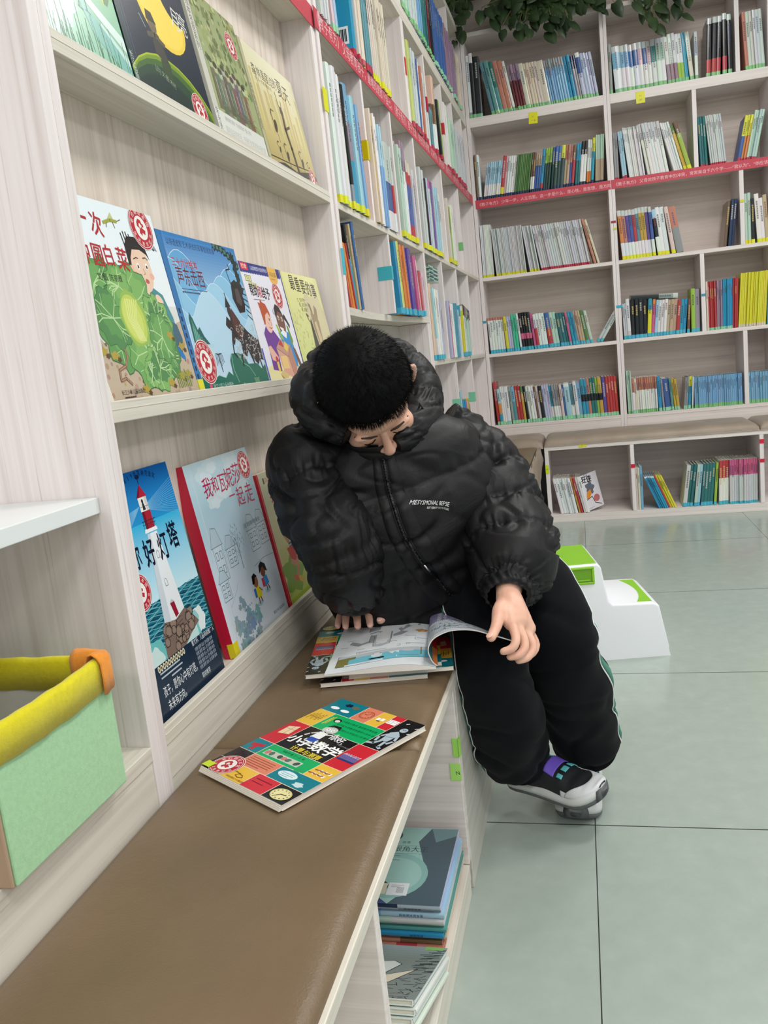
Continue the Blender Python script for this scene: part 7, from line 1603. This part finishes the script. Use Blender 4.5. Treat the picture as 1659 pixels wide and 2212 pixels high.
# trousers
def tro(seed):
    def d(x, th, p):
        q = Vector((p.x, p.y, p.z)) * 8 + Vector((seed, 0, 0)); h = .011 * mnoise.noise(q) + .004 * mnoise.noise(q * 2.3) - .006 * max(0.0, 1 - abs(mnoise.noise(Vector((p.x * 5 + seed, p.y * 5, p.z * 11)))) / .12)
        if x > 4.5: h += .0035 * math.sin((x - 2.6) * 5.0 + 2.2 * math.sin(th + seed)) * min(1, (x - 4.5) * .5)
        return h
    return d
RT = Cloth([(-.062, 1.80, .515), (-.02, 1.69, .512), (.022, 1.575, .492), (.050, 1.452, .430), (.0545, 1.444, .380), (.060, 1.487, .300), (.067, 1.540, .222), (.071, 1.580, .165), (.073, 1.600, .138)],
           [.085, .083, .077, .070, .073, .077, .076, .068, .061], [.078, .076, .072, .066, .068, .074, .076, .068, .062], (.94, .32, .05), tro(1.0))
LT = Cloth([(.045, 1.865, .515), (.09, 1.76, .508), (.135, 1.655, .487), (.176, 1.553, .428), (.181, 1.553, .374), (.193, 1.609, .293), (.202, 1.660, .205), (.207, 1.702, .138), (.210, 1.718, .112)],
           [.085, .083, .077, .070, .074, .077, .075, .070, .066], [.078, .076, .072, .066, .068, .074, .076, .072, .066], (.94, .32, .05), tro(5.0))
v, f = RT.grid(90, 72); trousers = smooth_mesh(v, f, 'trousers', boy, KNIT)
v, f = LT.grid(90, 72); smooth_mesh(v, f, 'trouser_leg', trousers, KNIT)
PIPE = mat('white_piping', srgb(226, 228, 228), .6); GRN = mat('green_side_panel', srgb(70, 130, 112), .7)
def side(Cl, th, x0, x1, name, m, w, off, gaps=()):
    vs, fs = [], []; n = 90
    for i in range(n + 1):
        x = x0 + (x1 - x0) * i / n
        for j in range(3): vs.append(Cl.pt(x, th + w * (j - 1), off + (.0008 if j == 1 else 0)))
    for i in range(n):
        for j in range(2): fs.append((i * 3 + j, (i + 1) * 3 + j, (i + 1) * 3 + j + 1, i * 3 + j + 1))
    o = smooth_mesh(vs, fs, name, trousers, m); q = o.modifiers.new('thick', 'SOLIDIFY'); q.thickness = .0012
side(RT, math.radians(203), 1.0, 8.0, 'piping', PIPE, .022, .0014); side(RT, math.radians(188), 1.0, 8.0, 'side_panel', GRN, .16, .0008)
side(LT, math.radians(-26), 1.0, 8.0, 'piping', PIPE, .03, .0014); side(LT, math.radians(-12), 1.0, 8.0, 'side_panel', GRN, .16, .0008)

# shoes
SW = mat('white_shoe_leather', srgb(214, 216, 218), .45); SB = mat('black_shoe_mesh', srgb(24, 25, 30), .6); SG = mat('grey_outsole', srgb(92, 95, 98), .7); SWM = mat('white_midsole', srgb(206, 208, 206), .5); PUR = mat('purple_strap', srgb(112, 84, 196), .55); TQ = mat('turquoise_loop', srgb(96, 190, 194), .5); BLG = mat('blue_heel_panel', srgb(96, 122, 150), .4)
def shoe(heel, toe, up, out_sign, name_lbl):
    """heel and toe: ground points; out_sign +1 when +w is the outer side"""
    heel, toe = Vector(heel), Vector(toe); d = (toe - heel).normalized(); up = Vector(up); up = (up - d * up.dot(d)).normalized(); w = d.cross(up)
    Ln = (toe - heel).length
    P = lambda x, y, z: heel + d * (x * Ln) + w * y + up * z
    root = empty('shoe', tuple(heel)); attach(root, boy)
    hw = lambda x: .030 + .004 * math.sin(math.pi * x) + (.012 * math.sin(math.pi * min(1, max(0, (x - .35) / .6)))) if 0 < x < 1 else .03
    def halfw(x): 
        if x < .12: return .036 * math.sqrt(max(0.0, 1 - ((.12 - x) / .125) ** 2))
        if x > .78: return .046 * math.sqrt(max(0.0, 1 - ((x - .78) / .225) ** 2))
        t = (x - .12) / .66; return .036 + (.046 - .036) * (t * t * (3 - 2 * t)) - .003 * math.sin(math.pi * t)
    xs = [.0, .012, .04, .08, .14] + [.2 + .05 * i for i in range(12)] + [.80, .86, .91, .95, .98, 1.0]
    def slab(z0, z1, k0, k1, name, m, toe_up=.018, wav=0.0, parent=root, xmin=-1):
        vs, fs = [], []; xq = [q for q in xs if q >= xmin]; n = len(xq); M_ = 10
        for x in xq:
            lift = toe_up * max(0, (x - .7) / .3) ** 2 + .006 * max(0, (.12 - x) / .12) ** 2
            for s_ in (-1, 1):
                for (z, k) in ((z0, k0), ((z0 + z1) / 2, max(k0, k1) + .001), (z1 + wav * math.sin(x * 16), k1)): vs.append(P(x, s_ * (halfw(x) + k), z + lift))
        for i in range(n - 1):
            a, b_ = i * 6, (i + 1) * 6
            fs += [(a, b_, b_ + 1, a + 1), (a + 1, b_ + 1, b_ + 2, a + 2), (a + 3, a + 4, b_ + 4, b_ + 3), (a + 4, a + 5, b_ + 5, b_ + 4), (a, a + 3, b_ + 3, b_), (a + 2, b_ + 2, b_ + 5, a + 5)]
        e = (n - 1) * 6; fs += [(0, 1, 4, 3), (1, 2, 5, 4), (e, e + 3, e + 4, e + 1), (e + 1, e + 4, e + 5, e + 2)]
        return smooth_mesh(vs, fs, name, parent, m)
    sole = slab(.0, .012, -.003, .001, 'outsole', SG); slab(.011, .027, .002, -.001, 'midsole', SWM, .018, .002, sole)
    # upper
    hz = [(0, .040), (.06, .074), (.2, .082), (.32, .080), (.45, .072), (.6, .060), (.75, .050), (.88, .042), (.96, .036), (1.0, .030)]
    def top(x):
        for (a, za), (b_, zb_) in zip(hz, hz[1:]):
            if x <= b_: t = (x - a) / (b_ - a); t = t * t * (3 - 2 * t); return za + (zb_ - za) * t
        return .03
    def sec(x, th, off=0.0):
        """th 0..pi from outer side over the top to the other"""
        lift = .018 * max(0, (x - .7) / .3) ** 2; wq = halfw(x) - .002 + off; h = top(x) - .022 + off
        c = math.cos(th); s_ = math.sin(th); return P(x, wq * math.copysign(abs(c) ** .8, c), .022 + lift + h * max(0.0, s_) ** .75)
    vs, fs = [], []; M_ = 26; X_ = [i / 40 for i in range(41)]
    for x in X_:
        for j in range(M_ + 1): vs.append(sec(max(.004, min(.996, x)), math.pi * j / M_))
    for i in range(40):
        for j in range(M_): fs.append((i * (M_ + 1) + j, (i + 1) * (M_ + 1) + j, (i + 1) * (M_ + 1) + j + 1, i * (M_ + 1) + j + 1))
    smooth_mesh(vs, fs, 'upper', root, SB)
    def patch(x0, x1, t0, t1, name, m, off=.0012, n=16, k=12, edge=None):
        vs, fs = [], []
        for i in range(n + 1):
            for j in range(k + 1):
                x = x0 + (x1 - x0) * i / n; th = t0 + (t1 - t0) * j / k
                if edge: x = edge(x, th, i / n)
                vs.append(sec(max(.004, min(.996, x)), th, off))
        for i in range(n):
            for j in range(k): fs.append((i * (k + 1) + j, (i + 1) * (k + 1) + j, (i + 1) * (k + 1) + j + 1, i * (k + 1) + j + 1))
        o = smooth_mesh(vs, fs, name, root, m); q = o.modifiers.new('thick', 'SOLIDIFY'); q.thickness = .0016; return o
    patch(.80, .99, .05, math.pi - .05, 'toe_guard', SW, .0014, 14, 24, lambda x, th, t: x + (1 - t) * (.075 * math.sin(th) ** 2 - .10 * abs(math.cos(th)) ** 2))
    sd_ = (0.04, .62) if out_sign > 0 else (math.pi - .62, math.pi - .04)
    for a, b_ in (sd_, (math.pi - sd_[1], math.pi - sd_[0])): patch(.66, .84, a, (a + b_) / 2 if a < 1 else b_, 'side_overlay', SW, .0012, 12, 8, lambda x, th, t: x)
    patch(.02, .24, .06, 1.0, 'heel_panel', BLG, .001, 12, 10); patch(.02, .24, math.pi - 1.0, math.pi - .06, 'heel_panel', BLG, .001, 12, 10)
    for x in (.40, .60):
        for th in (.95, 1.45, math.pi - 1.25, math.pi - .75): patch(x, x + .055, th, th + .26, 'lace_loop', TQ, .0026, 5, 5)
    patch(.475, .575, .86, math.pi - .72, 'strap', PUR, .004, 8, 20)
    sock = MB(); sock.tube([P(.2, 0, .055), P(.17, 0, .095), P(.14, 0, .14)], [.034, .034, .036], 18); sock.build('sock', KNIT, root)
    rb = slab(.002, .026, .0040, .0025, 'toe_bumper', SG, .018, 0.0, root, .955); 
    return root
shoe((.052, 1.652, .062), (.246, 1.548, .070), (-.05, -.10, 1), 1, 'r')
shoe((.205, 1.800, .0), (.184, 1.582, .0), (0, 0, 1), 1, 'l')
